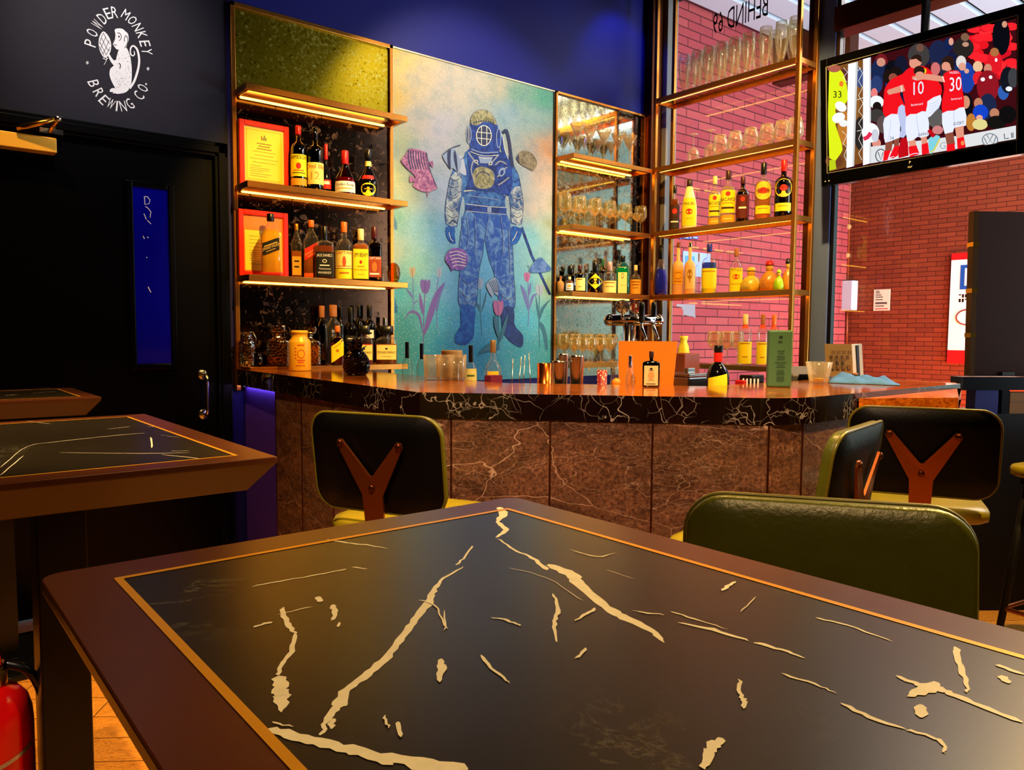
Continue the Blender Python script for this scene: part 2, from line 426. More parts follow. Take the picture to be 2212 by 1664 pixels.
# ------------------------------------------------------------------ passage outside the window
YA, XB, ZS = 4.32, 8.35, 4.12
m_br1 = bricks('large rose brick', 'x', '96383e', 'a84a48', '220a0c', .34, .0745, .005)
m_br2 = bricks('thin red brick', 'y', '8a3c20', '72301a', '3c100a', .175, .048, .0035)
sbox('wall_passage', (XW+.12, YA, -.1), (XB+.2, YA+.2, 5.2), m_br1)
sbox('wall_far', (XB, 1.6, -.1), (XB+.2, YA, 5.2), m_br2)
sbox('trim_8', (6.75, 3.55, 3.72), (6.9, YA, ZS+.1), m_dbronze)                    # bronze fascia of the canopy
m = MB(); m_gap = M('dark gap between slats', '15110f', .8)
m.box((XW+.12, -6, ZS+.06), (8.3, YA, ZS+.12), m_gap)
y = YA-.30
while y > -5.5:
    m.box((XW+.13, y, ZS), (8.3, y+.238, ZS+.05), m_soffit); y -= .30
struct(m.build('ceiling_passage', org=(6, 2, ZS)))
sbox('wall_street', (11.0, -9.0, -.1), (11.2, 1.55, 6), M('pale street facade', 'bcd6cc', .7, var=.35, vs=2.5))
sbox('floor_passage', (XW+.12, -9.0, -.2), (11.0, YA, -.1), M('grey paving', '6d6660', .8, var=.2, vs=6))
# ------------------------------------------------------------------ door in the back wall
m_door = M('black door paint', '020203', .3, 0, .12)
d = MB(); d.box((.32, YW+.012, .01), (1.305, YW+.06, 2.17), m_door)
door = struct(d.build('door_1', org=(.8, YW, 0), bevel=.003))
m = MB()
for a, b in (((.26, YW-.022, 0), (.325, YW+.05, 2.235)), ((1.30, YW-.022, 0), (1.365, YW+.05, 2.235)), ((.26, YW-.022, 2.165), (1.365, YW+.05, 2.235))): m.box(a, b, m_door)
for a, b in (((1.315, YW-.034, 0), (1.35, YW-.02, 2.215)), ((.275, YW-.034, 2.18), (1.35, YW-.02, 2.215))): m.box(a, b, m_door)
m.build('door_frame', door, bevel=.003)
m = MB(); x0, x1, z0, z1 = .928, 1.083, 1.145, 1.975
for a, b in (((x0-.03, YW-.006, z0-.03), (x0, YW+.02, z1+.03)), ((x1, YW-.006, z0-.03), (x1+.03, YW+.02, z1+.03)), ((x0, YW-.006, z0-.03), (x1, YW+.02, z0)), ((x0, YW-.006, z1), (x1, YW+.02, z1+.03))): m.box(a, b, m_door)
m.build('vision_frame', door, bevel=.006)
m = MB(); m_bglass = M('blue door glass', '05058c', .12, 0, .5, em='0400a0', es=.03)  # faint blue glow put into the glass itself
m.box((x0, YW+.004, z0), (x1, YW+.011, z1), m_bglass)
wl = M('white marker', 'e8e8f0', .6)
A = Art(m, lambda px, py: PY(px, py, YW+.0035), (0,-1,0), .0003)
for ln in ([(312,424),(313,442),(322,440),(324,432),(318,425),(311,425)], [(314,446),(320,450),(326,458),(324,470)], [(311,462),(316,474)], [(318,476),(326,484)], [(320,620),(326,632)], [(318,512),(321,514)], [(309,510),(312,516)], [(316,556),(318,557)]): A.line(ln, 1.8, wl)
m.build('vision_glass', door)
m = MB(); hx, hy = 1.232, YW-.055
for z in (.875, 1.095): m.lathe([(0,0),(.026,0),(.026,.008),(.012,.012),(0,.012)], m_brass, 20); k = 33*20; 
m = MB()
for z in (.885, 1.085):
    q = MB(); q.lathe([(.0,0),(.027,0),(.027,.007),(.02,.012),(.0,.012)], m_steel, 20)
    m.merge(q, Matrix.Translation((hx, YW+.012, z)) @ Matrix.Rotation(PI/2, 4, 'X'))
m.tube(curve([(hx, YW+.012, 1.085), (hx, YW-.03, 1.085), (hx, hy, 1.07), (hx, hy, 1.03), (hx, hy, .94), (hx, hy, .90), (hx, YW-.03, .885), (hx, YW+.012, .885)], 4), .0085, m_steel, 10)
m.build('door_handle', door)
# overhead closer
t = thing('door_closer', 'brass overhead door closer with folding arm above the black door', 'door closer', (.5, YW, 2.1))
m = MB(); p0 = PY(-40, 262, YW-.06); p1 = PY(123, 322, YW-.06); z0 = PY(60, 322, YW-.06).z; z1 = PY(60, 296, YW-.06).z
m_gold = M('gold anodised cover', 'ffc23e', .35, .15, .5)
m.box((.18, YW+.012, z0), (p1.x, YW-.06, z1+.012), m_gold); m.build('closer_body', t, bevel=.003)
m = MB(); a = PY(36, 277, YW-.07); b = PY(125, 257, YW-.12); c = PY(108, 284, YW-.03)
m.tube([a, b], .011, m_brass, 8); m.build('arm', t)
m = MB(); m.tube([b, c, c+Vector((0,.04,0))], .009, m_brass, 8); m.ball(b, .016, m_steel, 8); m.box((c.x-.04, YW-.022, c.z-.01), (c.x+.05, YW-.035, c.z+.012), m_steel); m.build('arm_bracket', t)
# brewery sign painted on the wall
m = MB(); mw = M('white sign paint', 'f2f2f2', .6); cr = lambda x, y: PY(170+x/3.661, y/3.661, YW-.002)
A = Art(m, cr, (0,-1,0), .0002)
sp = M('worn sign paint', 'a9a9ae', .7)
A.poly([(285,235),(310,225),(345,228),(372,250),(390,270),(395,310),(385,350),(372,380),(360,395),(330,395),(300,390),(283,370),(270,350),(278,325),(288,300),(290,268)], mw, 3)
A.poly([(322,388),(372,372),(405,440),(418,520),(420,600),(415,660),(405,695),(372,730),(320,742),(290,738),(292,705),(268,660),(245,600),(248,550),(270,525),(290,505),(300,450)], mw, 3)
A.poly([(295,700),(262,698),(245,715),(250,728),(275,728),(268,738),(300,735)], mw, 2)
A.poly([(232,436),(245,432),(262,460),(282,478),(312,466),(322,500),(288,522),(262,500),(242,466)], mw, 3)
A.poly([(195,248),(238,290),(257,350),(250,410),(225,450),(200,455),(170,410),(157,350),(165,290)], mw, 3)
A.line([(403,700),(440,640),(470,545),(478,470),(465,400),(445,370),(425,364),(410,385),(410,425),(427,442),(442,428),(436,404)], [18,18,17,16,15,13,12,11,10,9,8,6], mw, 4)
A.line([(222,452),(218,480),(200,512)], 4, mw, 4)
for q in ([(190,460),(215,470),(230,460)],): A.line(q, 6, mw, 3)
for q in ([(195,260),(170,320),(168,350)],[(195,260),(225,320),(250,350)],[(180,300),(225,390),(245,400)],[(215,290),(175,380),(172,395)],[(165,330),(215,430)],[(240,320),(200,410),(185,425)],[(250,370),(215,440)],[(160,365),(200,440)]): A.line(q, 4, m_dwall, 3)
A.line([(305,262),(322,262),(336,285),(332,310),(318,322)], 5, m_dwall, 4); A.poly(oval(318,290,6,9,10), m_dwall); A.line([(275,352),(292,358),(300,352)], 5, m_dwall, 3)
A.line([(362,380),(382,350),(388,310),(375,282),(362,300),(360,330)], 5, m_dwall, 4); A.line([(288,308),(272,345)], 3, m_dwall); A.line([(318,500),(330,515),(325,545)], 7, m_dwall, 3)
rs = random.Random(3)
for i in range(90):
    x = rs.uniform(262, 415); y = rs.uniform(410, 700)
    if x > 300 or y > 560: A.line([(x, y), (x+rs.uniform(2, 7), y+rs.uniform(-4, 5))], rs.uniform(1.5, 3.5), m_dwall); A.k -= A.st
cc = cr(308, 470); RX, RZ = .128, .216
A.k += .0002
for ch, x, y, sgn in [(c, *q, 1) for c, q in zip('POWDERMONKEY', ((90,340),(105,258),(147,195),(185,145),(230,105),(283,95),(372,115),(425,160),(468,215),(500,275),(525,345),(540,408)))]+[(c, *q, -1) for c, q in zip('BREWINGCO.', ((120,660),(160,730),(200,790),(255,820),(302,838),(350,838),(403,820),(475,755),(505,695),(533,672)))]:
    p = cr(x, y); dx, dz = p.x-cc.x, p.z-cc.z; nx, nz = dx/RX**2, dz/RZ**2; l = math.hypot(nx, nz); nx, nz = sgn*nx/l, sgn*nz/l
    if ch == '.': write(m, ch, lambda u, v: Vector((p.x+u, YW-.0026, p.z+v)), .05, mw); continue
    write(m, ch, lambda u, v: Vector((p.x+nz*u+nx*(v-.024), YW-.0026, p.z-nx*u+nz*(v-.024))), .047, mw, wmax=.026)
for q in ((68,497),(548,545)):
    for i in range(3):
        a = PI*i/3+.3; A.line([(q[0]-13*math.cos(a), q[1]-15*math.sin(a)), (q[0]+13*math.cos(a), q[1]+15*math.sin(a))], 4, mw)
tag(m.build('brewery_sign', org=cc), 'white round brewery emblem of a seated monkey holding a hop, on the dark wall', 'wall sign')

# ------------------------------------------------------------------ wall panels behind the bar
XL, XM, XR, XE = 1.40, 2.30, 3.57, 4.476
ZT = 2.935
m_olive = antique('olive antique mirror', '8a7612', 'a8a43a', '4a3a08', .32, (.56, .66), 62)
m_amir = antique('dark antique mirror', '3a2a20', '6a4a2a', '0e0806', .16, (.58, .7), 30)
m_smir = antique('silvered antique mirror', 'a6aa9e', '7d8272', '5a5a4c', .08, (.5, .64), 46)
def edge(m, x0, x1, z0, z1, w=.022, y=None, mat=None):
    y = y or YW; mat = mat or m_bronze
    m.box((x0, y-.03, z0), (x0+w, y, z1), mat); m.box((x1-w, y-.03, z0), (x1, y, z1), mat); m.box((x0, y-.03, z1-w), (x1, y, z1), mat)
t = thing('mirror_panel', 'flecked antique mirror panel behind the left bottle shelves, olive above and dark below', 'mirror', (XL, YW, 1.0))
m = MB(); m.box((XL, YW-.012, 2.52), (XM-.004, YW, ZT-.02), m_olive); m.build('upper_mirror', t)
m = MB()
for a, b in ((XL, 1.70), (1.703, 1.875), (1.878, XM-.004)): m.box((a, YW-.012, 1.0), (b, YW, 2.50), m_amir)
m.build('lower_mirror', t)
m = MB(); edge(m, XL-.012, XM+.01, 1.0, ZT); m.build('frame', t, bevel=.002)
t = thing('mirror_panel', 'bright silvered antique mirror behind the glass shelves in the corner', 'mirror', (XR, YW, 1.0))
m = MB(); m.box((XR+.01, YW-.012, 1.0), (XE-.115, YW, ZT-.015), m_smir); m.build('mirror_glass', t)
m = MB(); m.box((XE-.112, YW-.012, 1.0), (XE-.02, YW, ZT-.015), m_amir); m.build('dark_strip', t)
m = MB(); edge(m, XR, XE, 1.0, ZT, .016); m.build('frame', t, bevel=.002)

# ------------------------------------------------------------------ diver mural
mur = thing('mural', 'tall blue and sand coloured mural of an old style helmet diver among fish and tulips', 'mural', (XM, YW, 1.0))
m = MB(); m.box((XM+.012, YW-.02, 1.0), (XR, YW, ZT), m_blk); 
m_edge = M('mural edge trim', 'c8b894', .35, .8)
m = MB(); m.box((XM+.012, YW-.018, ZT-.008), (XR-.002, YW, ZT), m_edge); m.box((XR-.014, YW-.018, 1.0), (XR-.002, YW, ZT-.008), m_blk); m.box((XM+.012, YW-.018, 1.0), (XM+.018, YW, ZT-.008), m_edge); m.build('edge_trim', mur)
def crm(x, y): return PY(820+x/2.31, 80+y/2.31, YW-.0125)
NX, NZ = 30, 50; KEYS = [(50,70,'e3b93c'),(120,120,'e0be62'),(60,300,'d7ad48'),(200,200,'cfb68a'),(330,250,'c6b59c'),(480,220,'c3b49b'),(600,250,'b9ab8c'),(680,280,'6f9a80'),(820,310,'4d9a7a'),(780,400,'8fa79a'),(640,380,'90a5a8'),(840,560,'cc9666'),(820,680,'c2a58a'),(700,700,'a9b0a8'),(200,420,'bcae9a'),(300,450,'b4aeb2'),(100,520,'b2b584'),(60,700,'b9bf7c'),(150,760,'a8b28c'),(250,600,'aeadb4'),(300,760,'a4aec0'),(60,900,'7fb2a0'),(200,950,'78adbe'),(280,1000,'6ca7c8'),(60,1080,'9cb09a'),(160,1150,'79b2ae'),(560,1100,'5fa6cc'),(780,850,'b0a89c'),(830,960,'98b0a0'),(760,1000,'6cb0c4'),(100,1260,'3f9db0'),(300,1250,'5d9cc8'),(480,1230,'55a0c8'),(840,1250,'8fb69a'),(740,1250,'5ca8c4'),(100,1450,'2c8494'),(300,1400,'3d9cc4'),(500,1420,'2f93c0'),(740,1420,'3ba0c4'),(850,1400,'4aa0a8'),(120,1580,'2a7f8c'),(300,1560,'2488b0'),(500,1580,'1f83ae'),(700,1560,'2a8fae'),(840,1580,'2f8f9c')]  # mural paint hues; upper left yellow also holds strip light
KEYS = [(a, b, lin(c)) for a, b, c in KEYS]
P3 = []; CL = []
x0, x1, z0, z1 = XM+.018, XR-.014, 1.0, ZT-.008
tl, br_ = crm(48, 70), crm(862, 1600)
for j in range(NZ+1):
    for i in range(NX+1):
        q = Vector((x0+(x1-x0)*i/NX, YW-.0125, z0+(z1-z0)*j/NZ)); P3.append(q)
        s = ROT.transposed() @ (q-EYE); px = CX+FL*s.x/-s.z; py = CY-FL*s.y/-s.z
        u, v = (px-820)*2.31, (py-80)*2.31; W_ = 0; c = [0,0,0]
        for a, b, k in KEYS:
            w = 1/((a-u)**2+(b-v)**2+900)**1.5; W_ += w
            for n_ in range(3): c[n_] += k[n_]*w
        CL.append((c[0]/W_, c[1]/W_, c[2]/W_, 1))
t = NT('mural paint'); at = t.n('VertexColor', {'layer_name': 'paint'}); co = t.coord()
n1 = t.noise(co, 9, 6, .7).outputs[0]; n2 = t.noise(co, 90, 3, .7).outputs[0]
c = t.mixc(t.math('MULTIPLY', t.step(n1, .45, .7), .4), at.outputs[0], '35808a'); c = t.mixc(t.math('MULTIPLY', t.step(n2, .55, .7), .35), c, 'd9dcc4'); c = t.mixc(t.math('MULTIPLY', t.step(n2, .42, .3), .3), c, '2a4a50')
m_mural = t.surf(t.pbr(c, .5, 0, .3))
m = MB(); m.add(P3, [(j*(NX+1)+i, j*(NX+1)+i+1, (j+1)*(NX+1)+i+1, (j+1)*(NX+1)+i) for j in range(NZ) for i in range(NX)], m_mural)
def inkm(name, a, b, sc=30, lo=.42, hi=.6):
    t = NT(name); f = t.step(t.noise(t.coord(), sc, 6, .72, .8).outputs[0], lo, hi); return t.surf(t.pbr(t.mixc(f, a, b), .5, 0, .3))
i_suit = inkm('suit ink', '1a3a80', '4a80b4', 22, .42, .62); i_trou = inkm('trouser ink', '2450a0', '7aa4c4', 16, .46, .66); i_boot = inkm('boot ink', '0c3a8e', '1d60ac', 20); i_bootd = inkm('dark boot ink', '122458', '1c3a80', 20)
i_helm = inkm('helmet ink', '6f6a44', 'b3a878', 30); i_dark = M('deep blue ink', '0f1c48', .5); i_navy = inkm('shadow ink', '12235c', '24489a', 24)
i_lt = M('pale line ink', 'd9d6b8', .5); i_fur = inkm('sleeve ink', '2c4f80', 'b9c0b4', 14, .42, .58); i_pink = inkm('pink fish ink', '8f4a78', 'd38aa0', 40); i_purp = inkm('purple fish ink', '5a3a8c', '9a62b0', 30)
i_brn = inkm('brown fish ink', '6a5c44', 'a08c66', 40); i_bluf = inkm('blue fish ink', '2a549c', '5a7cb8', 26); i_tul = M('tulip purple ink', '5f4a9c', .5); i_tulp = M('tulip pink ink', 'a05488', .5); i_grn = M('leaf teal ink', '1d5c74', .5); i_leaf = M('leaf violet ink', '5560a4', .5); i_och = M('ochre ink', '9c9474', .5); i_gry = M('grey petal ink', '8a9ab0', .5); i_pale = M('pale ground ink', 'b4b6c0', .5)
A = Art(m, crm, (0,-1,0), .0004)
f1 = lambda L: [(a/6.8*2.31+20*2.31, b/6.8*2.31+220*2.31) for a, b in L]          # second drawing grid for the fish
f7 = lambda L: [(a/3.617*2.31+40*2.31, b/3.617*2.31+480*2.31) for a, b in L]      # third for the tulips
# tulips behind the diver
def tulip(cx, cy, w, h, stem, leaves, mb_, ml, ms=1.0):
    A.line(f7(stem), 4, ml, 4)
    for L in leaves: A.poly(f7(L), ml, 3)
    A.poly(f7([(cx-w*.5,cy-h*.35),(cx-w*.3,cy-h*.5),(cx-w*.12,cy-h*.38),(cx+w*.05,cy-h*.52),(cx+w*.2,cy-h*.36),(cx+w*.45,cy-h*.5),(cx+w*.5,cy),(cx+w*.25,cy+h*.45),(cx,cy+h*.5),(cx-w*.3,cy+h*.4),(cx-w*.5,cy)]), mb_, 2)
    A.line(f7([(cx-w*.1,cy-h*.36),(cx-w*.05,cy),(cx,cy+h*.45)]), 2, i_dark if mb_ is not i_gry else ml, 3)
tulip(112,100,46,82,[(114,140),(118,300),(118,410)],[[(114,310),(75,260),(64,228),(105,270)],[(118,360),(135,330),(160,322),(130,350)]],i_och,i_leaf)
tulip(320,105,38,80,[(312,140),(300,300),(305,540)],[[(302,420),(288,320),(320,230),(366,182),(330,300)]],i_gry,i_leaf)
tulip(640,190,48,86,[(640,230),(642,420),(655,605)],[[(645,425),(612,370),(600,335),(632,355)],[(650,415),(662,340),(690,250),(680,340)]],i_gry,i_grn)
tulip(1007,140,46,76,[(1015,180),(1020,400),(1014,525)],[[(1018,405),(985,320),(953,198),(1005,270)],[(1018,290),(1020,230),(1036,178),(1036,250)],[(1022,400),(1040,290),(1090,268),(1060,300)]],i_tulp,i_leaf)
tulip(1105,240,60,88,[(1103,280),(1100,500),(1104,695)],[[(1100,490),(1112,390),(1190,314),(1140,390)],[(1098,470),(1080,380),(1074,285),(1095,380)],[(1095,498),(1130,505),(1158,580),(1170,700),(1150,700),(1128,580)]],i_gry,i_grn)
tulip(212,212,76,112,[(210,262),(200,450),(196,690)],[[(198,590),(230,420),(290,260),(362,190),(310,300),(275,440),(225,560)],[(192,580),(160,455),(120,420),(80,430),(43,482),(80,415),(130,403),(175,450)],[(200,440),(170,370),(166,262),(192,340)]],i_tul,i_tul)
# airline
A.line([(708,950),(758,1090),(850,1286)], 13, i_navy)
# diver
A.poly([(420,600),(445,560),(595,575),(640,592),(668,645),(692,690),(706,760),(716,830),(712,900),(706,935),(655,930),(652,850),(645,800),(628,795),(628,860),(655,960),(664,1060),(668,1180),(676,1280),(672,1350),(640,1358),(602,1340),(585,1280),(570,1180),(545,1110),(522,1012),(515,1080),(495,1170),(488,1280),(478,1350),(420,1355),(395,1335),(392,1260),(400,1150),(396,1040),(405,960),(425,870),(420,795),(405,830),(385,950),(330,935),(326,850),(340,760),(352,700),(380,640)], i_suit, 2)
A.poly([(428,870),(625,884),(655,960),(664,1060),(668,1180),(676,1280),(668,1345),(640,1352),(604,1335),(588,1270),(572,1170),(545,1105),(522,1012),(513,1080),(493,1170),(486,1280),(474,1345),(420,1348),(398,1330),(395,1260),(402,1150),(398,1040),(408,950)], i_trou, 2)
A.poly([(360,690),(400,670),(412,730),(400,830),(385,940),(332,930),(330,850),(342,760)], i_fur, 2); A.poly([(655,770),(700,745),(715,830),(710,930),(660,925),(655,850)], i_fur, 2)
A.poly([(365,610),(408,592),(425,640),(432,690),(405,680),(392,660)], i_pale, 2)
BODY = [(420,600),(380,640),(352,700),(340,760),(326,850),(330,935)]
for L in (BODY, [(640,592),(668,645),(692,690),(706,760),(716,830),(712,900),(706,935)], [(405,830),(392,890),(384,945)], [(655,930),(652,850),(645,800)], [(396,1040),(400,1150),(392,1260),(395,1335),(420,1355),(478,1350)], [(425,870),(408,950),(396,1040)], [(478,1350),(488,1280),(495,1170),(515,1080),(522,1012),(545,1110),(570,1180),(585,1280),(602,1340)], [(655,960),(664,1060),(668,1180),(676,1280),(672,1350),(640,1358),(602,1340)]): A.line(L, 2.6, i_dark, 3)
for L in ([(345,740),(368,752),(392,742)],[(338,790),(366,806),(394,790)],[(334,850),(360,868),(386,852)],[(350,700),(372,716),(398,706)],[(340,890),(366,904),(384,892)],[(668,800),(690,812),(712,800)],[(664,850),(688,866),(712,850)],[(668,890),(688,902),(708,890)]): A.line(L, 3, i_dark, 3); A.line([(x, y-5) for x, y in L], 1.8, i_lt, 3)
for L in ([(430,900),(440,980),(432,1060)],[(470,900),(476,1000),(470,1080)],[(600,900),(612,1000),(608,1090)],[(640,960),(645,1080),(650,1180)],[(410,1210),(440,1235),(480,1215)],[(400,1270),(435,1300),(480,1280)],[(600,1220),(630,1245),(668,1225)],[(600,1285),(635,1310),(672,1290)],[(415,1320),(445,1335),(472,1322)],[(540,900),(530,960),(524,1010)]): A.line(L, 2.2, i_navy, 4); A.line([(x+5, y) for x, y in L], 1.5, i_gry, 4)
for L in ([(405,1440),(378,1480),(376,1526),(430,1536),(466,1500),(470,1440),(475,1350)],[(608,1440),(620,1482),(650,1520),(690,1545),(712,1542),(715,1492),(690,1462),(670,1430),(668,1352)]): pass
A.line([(345,935),(362,915),(384,930)], 6, i_dark, 3)
A.poly([(330,948),(374,956),(372,990),(378,1030),(352,1026),(332,995)], i_boot, 2); A.line([(345,975),(352,1005),(366,1020)], 3, i_lt, 3)
A.poly([(660,945),(700,955),(706,985),(684,1030),(650,1032),(654,982)], i_boot, 2); A.line([(685,970),(672,1000),(660,1018)], 3, i_lt, 3)
A.poly([(405,1340),(475,1348),(470,1440),(466,1500),(430,1536),(376,1526),(378,1480),(404,1440)], i_boot, 2)
A.poly([(606,1350),(668,1350),(670,1430),(690,1462),(715,1492),(712,1542),(690,1545),(650,1520),(620,1482),(608,1440)], i_bootd, 2)
A.poly([(430,832),(632,850),(630,886),(428,868)], i_navy); A.line([(430,834),(530,846),(632,852)], 3, i_lt); A.poly([(536,846),(556,848),(556,876),(536,874)], i_gry); A.line([(430,868),(530,878),(630,886)], 2, i_lt)
A.line([(418,770),(480,765),(560,765),(625,790)], 5, i_lt, 3); A.line([(430,790),(500,800),(600,815)], 3, i_gry, 3)
A.poly([(440,565),(470,552),(560,558),(640,600),(660,660),(648,790),(560,770),(430,762),(452,700),(440,640)], i_navy, 2)
A.poly([(470,665),(500,648),(540,655),(565,675),(572,710),(558,748),(515,758),(478,748),(464,710)], i_helm, 3)
A.line([(478,700),(495,680),(520,674),(545,692)], 5, i_dark, 4)
A.poly([(492,598),(560,602),(555,632),(500,630)], i_gry); A.line([(492,598),(525,606),(562,602)], 3, i_lt)
for L in ([(440,575),(465,610),(492,640)],[(590,590),(560,625),(540,640)],[(470,610),(455,660),(470,720)],[(575,640),(600,620),(640,640)],[(585,700),(620,660),(640,650)],[(590,740),(620,720),(645,700)]): A.line(L, 5, i_lt, 3); A.line(L, 2.2, i_dark, 3)
A.poly(oval(608,675,16,24,14,.4), i_gry); A.poly(oval(608,677,8,14,12,.4), i_navy)
for q in ((480,622),(552,632)): A.poly(oval(*q, 9, 9, 10), i_lt); A.poly(oval(*q, 5, 5, 10), i_dark)
A.line([(612,480),(630,468),(644,520),(652,580),(662,650)], 15, i_dark, 4); A.line([(604,500),(612,560),(640,640),(640,700)], 14, i_navy, 4); A.line([(613,500),(622,560),(640,610)], 3, i_lt, 3)
A.poly([(450,440),(455,400),(478,372),(510,362),(545,372),(574,408),(588,450),(600,490),(598,545),(588,580),(520,592),(462,572),(448,540)], i_navy, 3)
A.poly([(452,430),(458,396),(480,372),(510,363),(545,373),(572,408),(582,440),(560,432),(520,425),(490,440),(470,440)], i_helm, 3)
A.line([(455,560),(510,578),(590,575)], 5, i_gry, 3); A.line([(450,572),(515,594),(592,590)], 3, i_lt, 3)
A.poly(oval(443,488,13,46,18), i_gry); A.poly(oval(443,488,9,40,18), i_dark); A.line([(443,452),(443,525)], 2.5, i_lt)
A.poly(oval(592,505,13,50,18), i_gry); A.poly(oval(592,505,9,44,18), i_navy)
A.poly(oval(518,493,42,56,26), i_navy); A.poly(oval(518,493,39,52,26), i_lt); A.poly(oval(518,493,35,48,26), i_dark)
for L in ([(506,447),(506,539)],[(532,447),(532,539)],[(486,475),(552,482)],[(484,505),(552,512)]): A.line(L, 3.4, i_lt)
for k in range(9): A.poly(oval(468+k*12, 430-10*math.sin(k/8*PI), 4, 5, 8), i_dark)
# fish
A.poly(f1([(172,320),(240,230),(290,150),(400,155),(540,205),(565,300),(595,450),(640,560),(700,720),(650,752),(580,782),(480,772),(390,732),(345,680),(380,600),(360,530),(300,470),(210,390)]), i_pink, 3)
A.poly(f1([(563,345),(640,325),(645,432)]), i_pink)
A.poly(f1([(375,590),(310,535),(295,610),(300,640),(370,630)]), i_pink, 2)
for k in range(8):
    x = 270+k*37; A.line(f1([(x+8,165+k*5),(x+10,300),(x+48,450)]), 6-k*.35, i_dark, 3)
A.line(f1([(545,210),(568,320),(600,470),(650,600),(700,735)]), 3.4, i_dark, 3); A.line(f1([(172,320),(240,420),(350,530)]), 2.4, i_dark, 3); A.line(f1([(560,785),(562,850)]), 5, i_pink)
A.poly(f1([(775,245),(880,165),(945,130),(985,205),(1055,330),(1040,430),(1003,492),(930,430),(895,448),(845,375)]), i_gry, 2)
A.line(f1([(780,240),(880,160),(960,120),(1045,92)]), 4, i_dark, 3)
A.poly(f1([(850,190),(900,150),(895,300),(900,448),(855,380)]), i_dark, 2); A.poly(f1([(955,170),(985,250),(1003,490),(965,400),(940,260)]), i_dark, 2)
A.poly([(680,605),(700,575),(730,568),(765,590),(783,630),(765,667),(735,655),(700,635)], i_brn, 3); A.poly([(690,585),(678,605),(694,625)], i_dark)
A.poly([(324,1110),(340,1070),(375,1052),(422,1066),(438,1108),(428,1146),(395,1165),(365,1158),(358,1172),(345,1145)], i_purp, 3)
for k in range(5): A.line([(345+k*4,1078+k*17),(385,1070+k*17),(428,1088+k*14)], 3.2, i_lt, 3)
A.poly([(528,1245),(545,1215),(572,1200),(586,1225),(588,1290),(565,1275),(560,1300)], i_gry, 2)
for k in range(5): A.line([(540+k*9,1222-k*3),(556+k*8,1250),(566+k*5,1275)], 3.4, i_dark, 3)
A.poly([(742,1168),(768,1122),(800,1100),(830,1128),(854,1160),(822,1172),(780,1176)], i_bluf, 3); A.line([(742,1150),(735,1140)], 3, i_dark)
# pink tulip in front of the dark boot
tulip(778,380,76,122,[(782,430),(782,600),(780,700)],[[(776,610),(750,540),(742,470),(756,440),(786,560)],[(786,650),(806,540),(852,428),(828,570)],[(790,690),(740,660),(690,668),(618,748),(670,722),(740,712)]],i_tulp,i_grn)
m.build('painted_picture', mur)
me = bpy.data.objects['painted_picture'].data
at = me.color_attributes.new('paint', 'FLOAT_COLOR', 'POINT')
for i in range(len(me.vertices)): at.data[i].color = CL[i] if i < len(CL) else (1,1,1,1)
# ------------------------------------------------------------------ shelves
def led(m, a, b, mat=None): m.box(a, b, mat or m_led)
ZS4 = [2.50, 2.035, 1.582, 1.125]           # tops of the left shelves
def wall_shelf(x0, x1, y0, zt, label, canopy=False, th=.03):
    t = thing('wall_shelf', label, 'shelf', (x0, YW, zt-th), 'bronze shelves behind the bar')
    m = MB(); w = .022                                        # rim of bronze tube, glass inside
    m.box((x0, y0, zt-th), (x1, y0+w, zt), m_bronze); m.box((x0, YW-.035, zt-th), (x1, YW-.013, zt), m_bronze)
    m.box((x0, y0+w, zt-th), (x0+w, YW-.035, zt), m_bronze); m.box((x1-w, y0+w, zt-th), (x1, YW-.035, zt), m_bronze)
    m.build('shelf_rim', t, bevel=.0015)
    m = MB(); m.box((x0+w, y0+w, zt-.010), (x1-w, YW-.035, zt-.001), M('smoked shelf board', '3a1d0c', .25, .2) if canopy else m_amb); m.build('shelf_board', t)
    m = MB(); led(m, (x0+.03, YW-.050, zt-th-.004), (x1-.06, YW-.037, zt-th+.004)); m.build('light_strip', t)
    return t
m_amb = glass('amber tinted shelf glass', 'f0c890', '7a4a1c', .08, .5, .04)
L1 = ['top bronze canopy shelf on the left, with a glowing strip and nothing on it', 'left bronze shelf carrying the green whiskey bottles', 'left bronze shelf carrying the square whiskey bottles', 'lowest left bronze shelf carrying glass decanters']
for k, z in enumerate(ZS4): wall_shelf(XL-.004, XM, 3.75, z, L1[k], k == 0)
L2 = ['bronze corner shelf carrying the martini glasses', 'bronze corner shelf carrying the crowded wine glasses', 'bronze corner shelf carrying the teal gin bottle', 'lowest bronze corner shelf carrying wine glasses behind the beer tap']
for k, z in enumerate([2.495, 2.03, 1.585, 1.10]): wall_shelf(XR+.004, 4.362, 3.75, z, L2[k])
